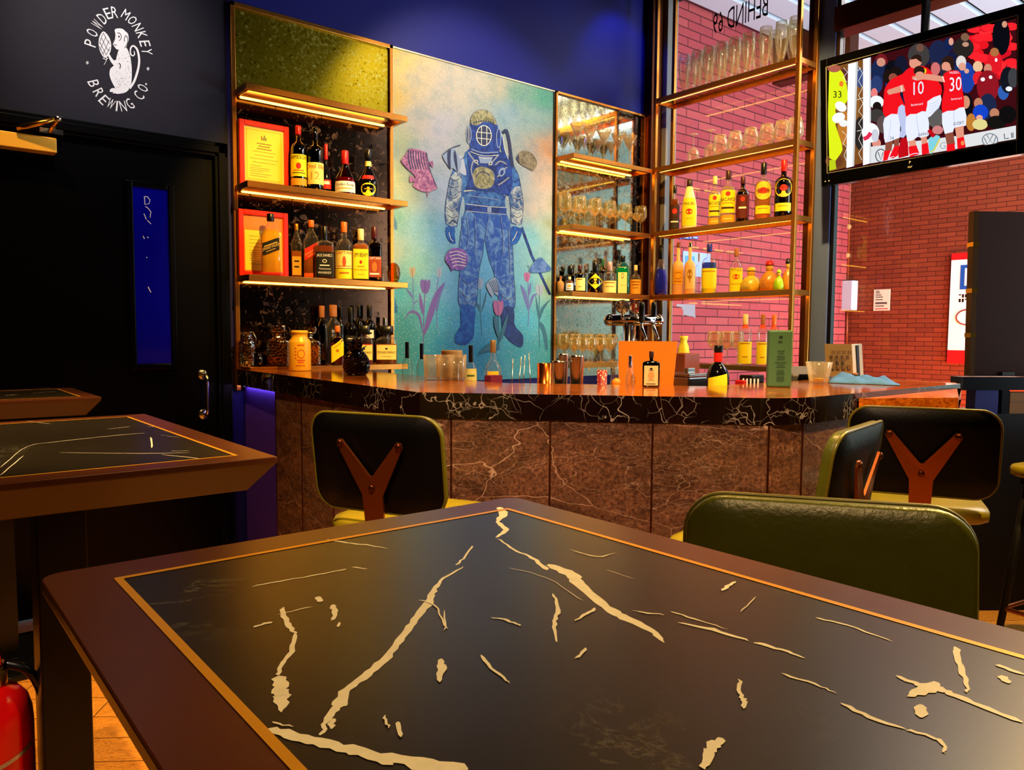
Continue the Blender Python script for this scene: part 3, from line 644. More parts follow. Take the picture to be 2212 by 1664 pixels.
# open rack standing against the window
XF, XK, Y0, Y1 = 4.37, 4.592, 2.612, 3.76
ZW = [2.994, 2.505, 2.045, 1.586, 1.10]
t = thing('window_rack', 'tall open bronze shelf rack of bottles and glasses in front of the window', 'shelf rack', (XF, Y0, .90))
pw = .026
for (x, y, nm) in ((XF, Y0, 0), (XF, Y1-pw, 0), (XK-pw, Y0, 0), (XK-pw, Y1-pw, 0)):
    m = MB(); m.box((x, y, .90), (x+pw, y+pw, CZ-.05), m_bronze); m.build('post', t, bevel=.002)
for k, z in enumerate(ZW):
    m = MB(); h = .034
    m.box((XF+.002, Y0+pw, z-h), (XF+pw-.002, Y1-pw, z), m_bronze); m.box((XK-pw+.002, Y0+pw, z-h), (XK-.002, Y1-pw, z), m_bronze)
    m.box((XF+pw, Y0+.002, z-h), (XK-pw, Y0+pw-.002, z), m_bronze); m.box((XF+pw, Y1-pw+.002, z-h), (XK-pw, Y1-.002, z), m_bronze)
    b = m.build('shelf_rim', t, bevel=.0015)
    m = MB(); m.box((XF+pw-.002, Y0+pw-.002, z-.009), (XK-pw+.002, Y1-pw+.002, z-.001), m_amb); m.build('shelf_glass', b)
    if k < 4:
        m = MB(); led(m, (XF+.027, Y0+.05, z-h+.001), (XF+.034, Y1-.05, z-h+.006)); m.build('light_strip', b)
# ------------------------------------------------------------------ bar counter
ZC = 1.11
OUT = [(1.39, 3.92), (1.325, 2.092), (2.05, 1.322), (2.085, 1.292), (2.125, 1.268), (2.17, 1.254), (2.215, 1.25), (2.50, 1.248)]
INN = [(3.35, 1.25), (3.35, 1.74), (2.36, 1.74), (1.83, 2.33), (1.87, 3.92)]
bar = thing('bar_counter', 'angled bar counter with dark veined marble top and brown stone front', 'bar counter', (1.39, 2.0, 0))
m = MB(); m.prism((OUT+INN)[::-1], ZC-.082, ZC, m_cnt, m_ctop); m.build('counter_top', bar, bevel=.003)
def off(p, d): return p
FR = [(1.388, 3.42), (1.331, 2.094), (2.072, 1.304), (2.19, 1.262), (2.48, 1.258)]
def along(path):
    L = [0]
    for a, b in zip(path, path[1:]): L.append(L[-1]+math.dist(a, b))
    return L
LL = along(FR)
def pt(s):
    for i in range(len(FR)-1):
        if s <= LL[i+1] or i == len(FR)-2:
            k = (s-LL[i])/(LL[i+1]-LL[i]); return (FR[i][0]+(FR[i+1][0]-FR[i][0])*k, FR[i][1]+(FR[i+1][1]-FR[i][1])*k)
cuts = [0, .315, .64, .98, LL[1]]
s = LL[1]+.10
while s < LL[2]-.06: cuts.append(s); s += .318
cuts += [LL[2], LL[3], LL[4]]
for a, b in zip(cuts, cuts[1:]):
    p, q = pt(a+.003), pt(b-.003); dx, dy = q[0]-p[0], q[1]-p[1]; l = math.hypot(dx, dy); nx, ny = -dy/l, dx/l
    m = MB(); m.prism([p, q, (q[0]+nx*.02, q[1]+ny*.02), (p[0]+nx*.02, p[1]+ny*.02)], .10, ZC-.083, m_stone); m.build('front_panel', bar)
m = MB()
for c in cuts:
    p = pt(c); m.lathe([(.006, .10), (.006, ZC-.083)], m_dbronze, 8, (p[0]+.004, p[1]+.004, 0), smooth=False)
m.build('joint_strip', bar)
m = MB(); poly = [(1.462, 3.92), (1.462, 3.42), (1.41, 3.42), (1.365, 2.11), (2.105, 1.315), (2.205, 1.292), (2.49, 1.292), (3.34, 1.292), (3.34, 1.45), (2.3, 1.45), (1.56, 2.2), (1.60, 3.92)]
m.prism(poly[::-1], 0, ZC-.084, m_matte); m.build('carcass', bar)
m = MB(); m.box((1.432, 3.425, .0), (1.46, 3.93, ZC-.083), M('navy paint with violet glow', '40269c', .55, 0, .3)); m.build('side_panel', bar)  # navy panel, purple of the strip's glow mixed into its paint
m = MB(); m.box((1.416, 3.46, ZC-.088), (1.428, 3.90, ZC-.084), E('pale violet strip light', 'd8b8ff', 7.0)); m.build('light_strip', bar)
m = MB(); pth = [(1.381, 3.90), (1.333, 2.098)]
for a, b in ((FR[0], FR[1]), (FR[1], FR[2])):
    dx, dy = b[0]-a[0], b[1]-a[1]; l = math.hypot(dx, dy); nx, ny = dy/l, -dx/l
m = MB(); q = [(1.397, 3.90), (1.349, 2.12)]
# orange wood serving ledge at the right end of the counter
m_ledge = NT('orange wood'); co = m_ledge.coord(); g = m_ledge.noise(m_ledge.n('Mapping', Vector=co, Scale=(3, 14, 14)), 4, 6, .65, 1.5).outputs[0]
m_ledge = m_ledge.surf(m_ledge.pbr(m_ledge.mixc(m_ledge.step(g, .35, .65), 'e87c1c', '8a3608'), .3, 0, .4))
m = MB(); m.prism([(2.505, 1.245), (2.83, 1.06), (3.75, 1.42), (3.75, 1.78), (3.355, 1.78), (3.355, 1.247)], 1.045, 1.092, m_ledge); tag(m.build('wood_ledge', org=(2.8, 1.2, 1.045), bevel=.003), 'orange brown wooden ledge joined to the right end of the marble counter', 'ledge')
# steel work top inside the bar
WZ = .985
m = MB(); m.prism([(1.90, 3.70), (1.86, 2.36), (2.38, 1.77), (3.30, 1.77), (3.30, 2.10), (2.60, 2.15), (2.22, 2.55), (2.22, 3.70)], WZ-.04, WZ, m_steel)
t = thing('work_top', 'steel bar station worktop just behind the counter', 'worktop', (2.1, 2.3, 0)); m.build('steel_top', t)
m = MB()
for x, y in ((1.95, 3.6), (1.95, 2.45), (2.42, 1.85), (3.2, 1.85), (3.2, 2.0), (2.15, 3.6)): m.box((x-.02, y-.02, 0), (x+.02, y+.02, WZ-.04), m_steel)
m.build('legs', t)

# ------------------------------------------------------------------ pedestal tables
def tmarble():
    t = NT('black marble'); co = t.coord(); f = t.noise(co, 2.2, 5, .6).outputs[0]
    v = t.math('MULTIPLY', t.ridge(t.noise(co, 3.4, 7, .66, 1.0).outputs[0], .006), t.step(t.noise(co, 1.9, 2).outputs[0], .52, .6))
    return t.surf(t.pbr(t.mixc(t.math('MULTIPLY', v, .35), t.mixc(f, '0d0b05', '241d0c'), '8a8674'), .3, 0, .6))
m_tm = tmarble()
m_vein = M('cream marble vein', 'dcd8cc', .4, 0, .4, var=.2, vs=60)
m_fr = M('dark brown wood frame', '48220c', .3, 0, .5, var=.25, vs=8)
m_inl = M('brass inlay', 'e0a024', .35, .45)
TZ = 1.05
def rrect(x0, y0, x1, y1, r, n=5):
    o = []
    for cx, cy, a0 in ((x1-r, y1-r, 0), (x0+r, y1-r, 90), (x0+r, y0+r, 180), (x1-r, y0+r, 270)):
        for i in range(n+1):
            a = math.radians(a0+90*i/n); o.append((cx+r*math.cos(a), cy+r*math.sin(a)))
    return o
def table(x0, y0, x1, y1, label, veins=(), rad=.012, rz=0.0):
    cx, cy = (x0+x1)/2, (y0+y1)/2; hx, hy = (x1-x0)/2, (y1-y0)/2
    t = thing('bar_table', label, 'table', (cx, cy, 0), 'marble topped bar tables')
    O = Vector((cx, cy, 0)); fw = .058; iw = .0075
    m = MB()                                                 # frame ring with an undercut edge
    lv = [rrect(-hx, -hy, hx, hy, rad), rrect(-hx, -hy, hx, hy, rad), rrect(-hx+.045, -hy+.045, hx-.045, hy-.045, rad)]
    inn = rrect(-hx+fw, -hy+fw, hx-fw, hy-fw, .002)
    n = len(inn); V = [(*p, TZ) for p in inn]+[(*p, TZ) for p in lv[0]]+[(*p, TZ-.012) for p in lv[1]]+[(*p, TZ-.07) for p in lv[2]]
    F = []
    for k in range(3):
        for i in range(n): F.append((k*n+i, k*n+(i+1)%n, (k+1)*n+(i+1)%n, (k+1)*n+i))
    F = [f[::-1] for f in F]; F.append(tuple(range(4*n-1, 3*n-1, -1)))
    m.add([Vector(v)+O for v in V], F, m_fr); m.build('frame', t, bevel=.002)
    m = MB(); a = rrect(-hx+fw, -hy+fw, hx-fw, hy-fw, .002); b = rrect(-hx+fw+iw, -hy+fw+iw, hx-fw-iw, hy-fw-iw, .002)
    m.add([Vector((*p, TZ+.0006))+O for p in a+b], [(i, (i+1)%n, n+(i+1)%n, n+i) for i in range(n)], m_inl); m.build('brass_inlay', t)
    m = MB(); m.flat([Vector((*p, TZ))+O for p in b], m_tm, (0,0,1))
    rs = random.Random(len(veins)); zk = TZ+.0002
    for L, w in veins:
        L = curve([tuple(p) for p in L], 5); ws = w if isinstance(w, (list, tuple)) else [w]
        WW = []
        for i in range(len(L)):
            f = i/(len(L)-1)*(len(ws)-1); j = min(int(f), len(ws)-2) if len(ws) > 1 else 0
            q = ws[j]+(ws[j+1]-ws[j])*(f-j) if len(ws) > 1 else ws[0]
            q *= rs.uniform(.65, 1.05)
            if i in (0, len(L)-1): q *= .25
            WW.append(q)
        L = [(x+rs.uniform(-.0012, .0012), y+rs.uniform(-.0012, .0012)) for x, y in L]
        zk = zk+.000012
        for k, q in enumerate(ribbon(L, WW)): m.flat([Vector((*p, zk)) for p in q], m_vein, (0,0,1))
    tp = m.build('marble_top', t)
    m = MB(); m.box((cx-.05, cy-.05, .02), (cx+.05, cy+.05, TZ-.071), m_black); m.build('pedestal', t, bevel=.004)
    m = MB(); m.box((cx-.24, cy-.24, 0), (cx+.24, cy+.24, .02), m_black); m.build('base_plate', t, bevel=.004)
    if rz: t.rotation_euler = (0, 0, rz)
    return t
def tv(*pts): return [tuple(PZ(x, y, TZ))[:2] for x, y in pts]
V1 = [(tv((1078,1096),(1088,1110),(1076,1128),(1092,1145),(1072,1162)), [.009,.014,.006,.010,.004]),
      (tv((1075,1164),(1110,1188),(1150,1206),(1182,1232)), [.003,.004,.005,.008]), (tv((1182,1220),(1232,1240),(1250,1262),(1310,1312),(1350,1336),(1405,1362),(1434,1388)), [.008,.020,.016,.012,.012,.009,.003]),
      (tv((1238,1240),(1205,1232),(1180,1222)), [.012,.006,.003]),
      (tv((1022,1180),(1000,1208),(985,1222)), .003), (tv((1000,1225),(960,1250),(935,1278),(925,1302),(895,1340),(870,1378),(835,1420),(790,1460),(752,1488),(730,1530)), [.002,.004,.007,.010,.007,.008,.008,.009,.008,.014]),
      (tv((745,1515),(715,1540),(700,1572),(695,1590)), [.010,.006,.004,.002]), (tv((722,1552),(716,1575)), .004),
      (tv((705,1166),(740,1172),(790,1178),(838,1186)), [.002,.004,.004,.001]), (tv((545,1268),(620,1254),(700,1240),(748,1230)), .0028), (tv((760,1226),(795,1230)), .003),
      (tv((612,1314),(618,1345),(632,1362),(640,1372)), [.005,.006,.004,.002]), (tv((638,1370),(632,1402),(612,1432),(600,1462)), [.004,.005,.004,.003]), (tv((604,1462),(606,1490),(608,1510),(610,1538)), [.010,.014,.012,.002]),
      (tv((545,1356),(590,1344)), .004), (tv((600,1328),(672,1312)), .002), (tv((690,1290),(692,1302)), .006), (tv((718,1308),(724,1326),(718,1342)), [.006,.006,.003]), (tv((732,1346),(731,1356)), .003),
      (tv((580,1576),(640,1592),(720,1612),(800,1630),(900,1650),(1010,1664)), [.006,.010,.012,.010,.014,.012]), (tv((590,1562),(630,1572)), .002), (tv((770,1630),(850,1652)), .006),
      (tv((1448,1322),(1500,1338),(1570,1360)), [.002,.003,.001]), (tv((1462,1346),(1540,1362),(1620,1386)), [.002,.007,.004]), (tv((1630,1390),(1690,1406),(1740,1424)), [.006,.004,.002]),
      (tv((1762,1336),(1830,1352),(1930,1388)), [.003,.004,.001]), (tv((1686,1456),(1760,1480),(1806,1500)), [.003,.003,.001]), (tv((1812,1520),(1880,1550),(1955,1578)), [.003,.005,.002]), (tv((1958,1578),(2030,1602),(2040,1630)), [.003,.004,.001]),
      (tv((1932,1460),(1985,1480),(2030,1490),(2080,1512),(2212,1564)), [.004,.008,.010,.007,.006]), (tv((2028,1476),(2002,1490),(1962,1506)), [.003,.014,.004]), (tv((1990,1524),(1985,1552)), [.010,.006]), (tv((2062,1398),(2075,1440),(2086,1470),(2090,1500)), [.007,.005,.004,.002]),
      (tv((2150,1438),(2212,1458)), .005), (tv((2160,1460),(2180,1478)), .008),
      (tv((1196,1284),(1205,1320),(1196,1350),(1204,1390)), [.002,.005,.004,.002]), (tv((1285,1316),(1262,1330),(1242,1344)), [.005,.004,.002]), (tv((1062,1336),(1095,1342),(1124,1354)), [.002,.004,.002]),
      (tv((1040,1416),(1070,1452),(1102,1480)), [.003,.003,.001]), (tv((1266,1402),(1245,1424)), .003), (tv((1588,1258),(1570,1270),(1560,1278)), [.003,.006,.003]), (tv((1596,1470),(1600,1500),(1610,1520),(1606,1534)), [.003,.003,.005,.002]),
      (tv((1560,1596),(1545,1612),(1532,1630),(1522,1664)), [.003,.010,.008,.004]), (tv((950,1425),(956,1445),(948,1475)), [.003,.008,.003]), (tv((830,1548),(840,1575)), .002), (tv((862,1560),(868,1595)), .003), (tv((1230,1188),(1290,1204),(1330,1196)), [.001,.003,.001]), (tv((1098,1228),(1180,1250),(1260,1300)), .001), (tv((1365,1320),(1400,1326),(1436,1330)), [.001,.003,.001]),
      (tv((960,1320),(960,1365)), .0015), (tv((1310,1232),(1370,1252)), .001), (tv((1632,1290),(1600,1325)), .0015), (tv((905,1298),(940,1310),(965,1360)), .002)]
table(.113, -.12, .742, .903, 'nearest bar table, black marble top with bold cream veins in a brown frame', V1, .022, 0)
V2 = [(tv((0,1010),(60,965),(120,955),(260,940),(318,936)), [.002,.001,.003,.003,.002]), (tv((130,978),(300,980),(410,978)), [.002,.003,.002]), (tv((350,982),(438,992)), .003), (tv((326,945),(328,968)), .004), (tv((55,910),(110,916)), .002), (tv((0,1028),(50,985)), .002), (tv((370,975),(410,974)), .002), (tv((230,928),(280,922)), .002), (tv((318,922),(335,922)), .002), (tv((345,940),(390,946)), .001)]
table(-.02, 1.485, .605, 2.50, 'middle bar table at left, black marble top with thin white veins, near the fire extinguisher', V2, .004)
V3 = [(tv((20,845),(60,842)), .003), (tv((70,850),(120,846)), .003), (tv((10,855),(40,852)), .004), (tv((80,838),(110,838)), .002)]
table(.0, 3.235, .632, 3.84, 'farthest bar table at left, standing close to the black door', V3, .004)

# ------------------------------------------------------------------ bar stools
m_leath = M('olive leather', '4c5010', .3, 0, .5, var=.25, vs=14, bump=.25, bs=120)
m_blea = M('black leather', '020202', .45, 0, .15, bump=.2, bs=150)
m_pipe = M('olive piping', '5a5410', .3, 0, .5)
m_copper = M('copper bracket', '9c5420', .3, .9)
def rr_prof(w, h, r, n=6): return rrect(-w/2, -h/2, w/2, h/2, r, n)
def pad(mb, ring, t0, t1, puff, mat, back, curve_=0.0):
    """cushion: outline ring in (x, z); front bulges towards +y"""
    n = len(ring); V = []; F = []
    lv = [(1.0, t0), (1.0, t1*.4), (.985, t1*.8), (.95, t1), (.8, t1+puff*.55), (.5, t1+puff*.9), (.2, t1+puff)]
    bend = lambda x: curve_*x*x
    for k, y in lv: V += [(x*k, y+bend(x*k), z*k) for x, z in ring]
    V.append((0, t1+puff, 0))
    for j in range(len(lv)-1):
        for i in range(n): F.append((j*n+i, (j+1)*n+i, (j+1)*n+(i+1)%n, j*n+(i+1)%n))
    c = len(V)-1; j = len(lv)-1
    for i in range(n): F.append((j*n+i, c, j*n+(i+1)%n))
    mb.add(V, F, mat, True)
    # back face: rows to follow the bend
    V2 = []; F2 = []
    for k in (1.0, .985, .6, .25): V2 += [(x*k, t0-(.004 if k < 1 else 0)+bend(x*k), z*k) for x, z in ring]
    V2.append((0, t0-.004, 0))
    for j in range(3):
        for i in range(n): F2.append((j*n+i, j*n+(i+1)%n, (j+1)*n+(i+1)%n, (j+1)*n+i))
    for i in range(n): F2.append((3*n+i, 3*n+(i+1)%n, len(V2)-1))
    mb.add(V2, F2, back, True)
m_seat = M('olive leather with gold glare', '8c7e14', .3, 0, .5, var=.25, vs=14, bump=.25, bs=120)  # same olive leather as the backs, gold glare put into the colour
def stool():
    """built at the origin facing +y; seat top at .78 m, back behind at -y"""
    t = thing('bar_stool', 'x', 'bar stool', (0,0,0), 'upholstered bar stools')
    SH = .770
    m = MB(); ring = rrect(-.185, -.18, .185, .18, .065, 7); n = len(ring); V = []; F = []
    lv = [(.93, 0), (1.0, .008), (1.0, .032), (.97, .042), (.85, .047), (.5, .050), (.15, .050)]
    for k, z in lv: V += [(x*k, y*k, SH+z) for x, y in ring]
    for j in range(len(lv)-1):
        for i in range(n): F.append((j*n+i, j*n+(i+1)%n, (j+1)*n+(i+1)%n, (j+1)*n+i))
    F.append(tuple(range((len(lv)-1)*n, len(lv)*n))); F.append(tuple(range(n-1, -1, -1)))
    m.add(V, F, m_seat, True); m.build('seat', t)
    # backrest, tilted
    BZ, BY = .975, -.205; W_, H_ = .378, .250
    m = MB(); pad(m, rr_prof(W_, H_, .055, 8), -.010, .015, .014, m_leath, m_blea, .35)
    tilt = Matrix.Translation((0, BY, BZ)) @ Matrix.Rotation(.13, 4, 'X')
    q = MB(); q.merge(m, tilt); bk = q.build('backrest', t)
    m = MB(); ring = rr_prof(W_+.002, H_+.002, .056, 8)
    m.tube([(x, -.010+.35*x*x, z) for x, z in ring], .0042, m_pipe, 6, closed=True)
    q = MB(); q.merge(m, tilt); q.build('piping', bk)
    # Y shaped bracket behind the backrest
    m = MB(); br = [(-.028,-.145),(.028,-.145),(.030,-.075),(.095,.05),(.092,.062),(.080,.064),(.004,-.026),(-.004,-.026),(-.080,.064),(-.092,.062),(-.095,.05),(-.030,-.075)]
    m.slab([(x, -.022+.2*x*x, z) for x, z in br], (0,-1,0), .006, m_copper)
    for x, z in ((-.085,.054),(.085,.054),(0,-.056)):
        s = MB(); s.lathe([(.0085,0),(.0085,.002),(.006,.004),(0,.004)], m_dbronze, 12); m.merge(s, Matrix.Translation((x, -.029+.2*x*x, z)) @ Matrix.Rotation(PI/2, 4, 'X'))
    q = MB(); q.merge(m, tilt)
    e = [tilt @ Vector((0, -.026, -.142)), Vector((0, -.232, .800)), Vector((0, -.218, .772)), Vector((0, -.18, .763)), Vector((0, -.05, .763))]
    e = curve([tuple(p) for p in e], 4)
    V = []; F = []
    for x, y, z in e: V += [(-.028, y, z), (.028, y, z)]
    for i in range(len(e)-1): F.append((2*i, 2*i+1, 2*i+3, 2*i+2))
    V2 = [(x, y+.005, z+.002) for x, y, z in V]; N = len(V)
    q.add(V+V2, F+[tuple(k+N for k in f[::-1]) for f in F]+[(2*i, 2*i+2, 2*i+2+N, 2*i+N) for i in range(len(e)-1)]+[(2*i+1, 2*i+1+N, 2*i+3+N, 2*i+3) for i in range(len(e)-1)], m_copper, True)
    q.build('bracket', t)
    m = MB(); m.box((-.14, -.14, SH-.03), (.14, .14, SH), m_matte); m.build('seat_base', t, bevel=.004)
    for sx in (-1, 1):
        for sy in (-1, 1):
            m = MB(); m.tube([(sx*.12, sy*.12, SH-.03), (sx*.185, sy*.185, .0)], [.016, .012], m_matte, 10); m.build('leg', t)
    m = MB(); m.tube([(-.165,-.165,.25),(.165,-.165,.25),(.165,.165,.25),(-.165,.165,.25)], .009, m_copper, 8, closed=True, smooth=False); m.build('footrest', t)
    return t
st0 = stool()
def place(bx, by, ang, label, first=[True]):
    """bx, by: centre of the backrest; ang: facing direction in degrees from +y, counter-clockwise"""
    a = math.radians(ang); x = bx-(-math.sin(a))*-.205; y = by-math.cos(a)*-.205
    x, y = bx+(-math.sin(a))*.205, by+math.cos(a)*.205
    if first[0]: st0.location = (x, y, 0); st0.rotation_euler = (0,0,a); st0['label'] = label; first[0] = False; return st0
    return copy_tree(st0, (x, y, 0), label, a)
place(.94, 1.685, -63, 'black backed bar stool beside the left bend of the stone counter front')
place(1.672, .836, 12, 'bar stool seen almost edge on beside the stone counter front, between two others')
place(2.255, .935, -63, 'bar stool with a bright copper Y bracket on its black back, by the orange ledge')
place(1.012, .545, 124, 'olive leather bar stool facing us across the nearest marble table').scale = (1, 1, .97)
place(3.42, .66, -10, 'yellow olive stool seat at the far right edge, its back out of view')
# ------------------------------------------------------------------ bottles
g_green = glass('green bottle glass', '0f5a1c', '021506', .09, .6); g_brown = glass('brown bottle glass', '4a1606', '120402', .09, .6)
g_dark = M('near black bottle glass', '060508', .07, 0, .6); g_red = glass('red bottle glass', 'b0101c', '3a0006', .09, .6); g_teal = glass('teal bottle glass', '38c4b4', '0e6a6a', .08, .6)
g_dgreen = glass('dark green bottle glass', '143c14', '020a02', .1, .6); g_frost = M('frosted bottle glass', 'e8b074', .4, 0, .4, var=.15, vs=20); g_blue = glass('blue bottle glass', '1428b0', '040a40', .1, .6)
g_white = M('white painted bottle', 'fff0b0', .3, 0, .5); g_amber = glass('amber bottle glass', 'e8a030', '6a3204', .07, .6); g_black2 = M('black fluted bottle', '0a0908', .15, 0, .6)
j_gold = juice('golden spirit', 'ffc81e', .5); j_amb = juice('amber spirit', 'c8641a', .5); j_red = juice('red bitter', 'd8101a', .6); j_clear = juice('clear spirit', 'f4eccc', .15); j_brown = juice('brown spirit', '8a3a0c', .6); j_blue = juice('blue liqueur', '0a1ed8', .7); j_yel = juice('yellow liqueur', 'f2d020', .6)
LB = {}
def lab(c): 
    if c not in LB: LB[c] = M('label paper '+c, c, .55, 0, .3)
    return LB[c]
CR, YE, BK, RD, WT, GD = 'fbe27a', 'ffe61e', '0c0b0a', 'd8281a', 'f6f0dc', 'e8a424'  # label papers; the yellows partly carry warm strip light in their colour
#  style: (profile of (r/R, z/H[, p]), cap start, cap radius factor)
def prof(ps, pn=2.0, sh=.60, nk=.76, rn=.34, foot=.02, kind='round'):
    q = [(.90, 0, ps), (1, foot, ps), (1, sh, ps)]
    if kind == 'round': q += [(.97, sh+(nk-sh)*.3, ps), (.85, sh+(nk-sh)*.58, ps*.6+.8), (.6, sh+(nk-sh)*.82, 2.4), (rn, nk, pn)]
    elif kind == 'slope': q += [(.8, sh+(nk-sh)*.35, ps), (.55, sh+(nk-sh)*.7, 2.2), (rn, nk, pn)]
    elif kind == 'flat': q += [(.96, sh+.03, ps), (.75, sh+.05, ps), (rn*1.15, nk-.01, 2), (rn, nk, pn)]
    q += [(rn, 1, pn)]
    return q
ST = {
 'round': (prof(2), .80, 1.12), 'tall': (prof(2, sh=.62, nk=.74, rn=.34), .82, 1.12), 'square': (prof(7, sh=.60, nk=.74, rn=.34), .84, 1.2),
 'walker': (prof(8, sh=.62, nk=.84, rn=.30, kind='slope'), .88, 1.25), 'jack': (prof(8, sh=.62, nk=.73, rn=.36), .74, 1.05), 'beam': (prof(7, sh=.62, nk=.74, rn=.36), .78, 1.1),
 'malibu': ([(.94,0),(1,.02),(1,.36),(.97,.46),(.82,.60),(.58,.74),(.40,.86),(.34,.92),(.33,1)], .86, 1.12),
 'vodka': (prof(2, sh=.50, nk=.66, rn=.30), .90, 1.1), 'bacardi': (prof(3, sh=.58, nk=.74, rn=.32), .84, 1.15), 'martini': (prof(2, sh=.58, nk=.72, rn=.30, kind='round'), .80, 1.15),
 'skirt': ([(.97,0),(1,.03),(1,.22),(.93,.34),(.72,.46),(.42,.58),(.30,.68),(.28,1)], .70, 1.2), 'bell': ([(.8,0),(.86,.02),(.9,.14),(1,.25),(.96,.36),(.7,.47),(.36,.60),(.28,.70),(.27,1)], .82, 1.3),
 'jager': (prof(8, sh=.66, nk=.74, rn=.22), .82, 1.25), 'bombay': (prof(6, sh=.66, nk=.84, rn=.28, kind='slope'), .85, 1.2), 'apoth': (prof(2, sh=.60, nk=.68, rn=.34, kind='flat'), .72, 1.25),
 'saronno': (prof(8, sh=.55, nk=.74, rn=.26), .76, 2.5), 'cone': ([(.8,0),(.98,.06),(1,.22),(.92,.36),(.6,.56),(.34,.72),(.30,1)], .72, 1.0), 'patron': ([(.92,0,4),(1,.03,4),(1,.46,4),(.96,.60,4),(.75,.70,3),(.40,.76,2),(.36,.80,2),(.36,1,2)], .80, 1.35),
 'dimple': ([(.95,0,5),(1,.03,5),(.98,.42,5),(.86,.52,3),(.5,.62,2),(.33,.70,2),(.3,1,2)], .84, 1.3), 'porto': (prof(2, sh=.52, nk=.75, rn=.36, kind='round'), .90, 1.06), 'wine': (prof(2, sh=.60, nk=.76, rn=.36, kind='slope'), .72, 1.05), 'jug': (prof(2, sh=.5, nk=.72, rn=.30), .82, 1.15)}
def bottle(name, label, x, y, z, R, H, style, body, cap, labels=(), liq=None, lev=.5, sy=1.0, ang=None, group=None, cap0=None):
    prf, cz, ck = ST[style]; cz = cap0 or cz
    t = thing(name, label, 'bottle', (x, y, z), group); O = (x, y, z)
    if ang is None: ang = math.atan2(-y, -x)               # label looks back along the room to the seats
    def rad(zf):
        for a, b in zip(prf, prf[1:]):
            if a[1] <= zf <= b[1]:
                k = (zf-a[1])/max(b[1]-a[1], 1e-6); pa = a[2] if len(a) > 2 else 2; pb = b[2] if len(b) > 2 else 2
                return (a[0]+(b[0]-a[0])*k)*R, pa+(pb-pa)*k
        return prf[-1][0]*R, 2
    def surf(th, zf, eps):                                   # th measured from the label centre
        r, p = rad(zf); rr = r*rfun(th, p)
        lx, ly = (rr+eps)*math.cos(th)*sy, (rr+eps)*math.sin(th)
        return Vector((x+lx*math.cos(ang)-ly*math.sin(ang), y+lx*math.sin(ang)+ly*math.cos(ang), z+zf*H))
    cut = [q for q in prf if q[1] <= cz]+[(rad(cz)[0]/R, cz, rad(cz)[1])]
    m = MB(); m.lathe([(a[0]*R, a[1]*H, a[2] if len(a) > 2 else 2) for a in cut], body, 22, O, sx=sy, rot=ang); m.build('bottle_body', t)
    if cap:
        rc = rad(.985)[0]*ck
        pc = 2 if style != 'saronno' else 6
        m = MB(); m.lathe([(rc*.96, cz*H, pc), (rc, cz*H+.002, pc), (rc, H-.003, pc), (rc*.9, H, pc)], cap, 16, O, p=pc, rot=ang); m.build('cap', t)
    if liq:
        q = [(a[0]*R*.93, max(a[1]*H, .004), a[2] if len(a) > 2 else 2) for a in prf if a[1] < lev]+[(rad(lev)[0]*.93, lev*H, rad(lev)[1])]
        m = MB(); m.lathe(q, liq, 18, O, sx=sy, rot=ang); m.build('liquid', t)
    for L in labels:
        z0, z1, col, half = L[0], L[1], L[2], math.radians(L[3]); mat = lab(col) if isinstance(col, str) else col
        shape = L[5] if len(L) > 5 else None
        m = MB(); n = 10; rows = 4; V = []; F = []
        if shape in ('oval', 'diamond'):
            zc, hz = (z0+z1)/2, (z1-z0)/2; V.append(surf(0, zc, .0012)); k = 24
            for i in range(k):
                a = 2*PI*i/k; f = 1.0 if shape == 'oval' else 1/(abs(math.cos(a))+abs(math.sin(a)))
                V.append(surf(half*math.cos(a)*f, zc+hz*math.sin(a)*f, .0012))
            F = [(0, 1+i, 1+(i+1) % k) for i in range(k)]
        else:
            sl = L[5] if len(L) > 5 and isinstance(L[5], float) else 0.0     # slant for sash labels
            for j in range(rows+1):
                for i in range(n+1): th = -half+2*half*i/n; V.append(surf(th, z0+(z1-z0)*j/rows+sl*th/half, .0012))
            F = [(j*(n+1)+i, j*(n+1)+i+1, (j+1)*(n+1)+i+1, (j+1)*(n+1)+i) for j in range(rows) for i in range(n)]
        m.add(V, F, mat, True)
        rl = rad((z0+z1)/2)[0]
        for T in (L[4] if len(L) > 4 and L[4] else ()):
            s, zt, hh, tc = T[:4]; sl = L[5] if len(L) > 5 and isinstance(L[5], float) else 0.0
            sz = hh*H; zz = z0+(z1-z0)*zt
            if s == '=':                                           # a line of print too small to read
                w = T[4] if len(T) > 4 else .7
                vs = []; 
                for i in range(9): th = half*w*(-1+2*i/8); vs += [surf(th, zz+sl*th/half, .0018), surf(th, zz+hh+sl*th/half, .0018)]
                m.add(vs, [(2*i, 2*i+2, 2*i+3, 2*i+1) for i in range(8)], lab(tc))
            elif s == 'o':
                w = T[4] if len(T) > 4 else .5; k = 14; vs = [surf(0, zz, .0018)]+[surf(half*w*math.cos(2*PI*i/k), zz+hh*math.sin(2*PI*i/k), .0018) for i in range(k)]
                m.add(vs, [(0, 1+i, 1+(i+1) % k) for i in range(k)], lab(tc))
            else:
                wm = 2*half*rl*.86 if style not in ('walker', 'jack', 'beam', 'square', 'saronno', 'jager', 'bombay') else 2*R*.80
                flatw = style in ('walker', 'jack', 'beam', 'square', 'saronno', 'jager', 'bombay')
                def fn(u, v):
                    th = math.atan2(u, rl) if flatw else u/max(rl, 1e-4)
                    return surf(th, zz+v/H+sl*th/half, .0020)
                write(m, s, fn, sz, lab(tc), wmax=wm)
        m.build('label' if z1 < .78 else 'neck_label', t)
    return t
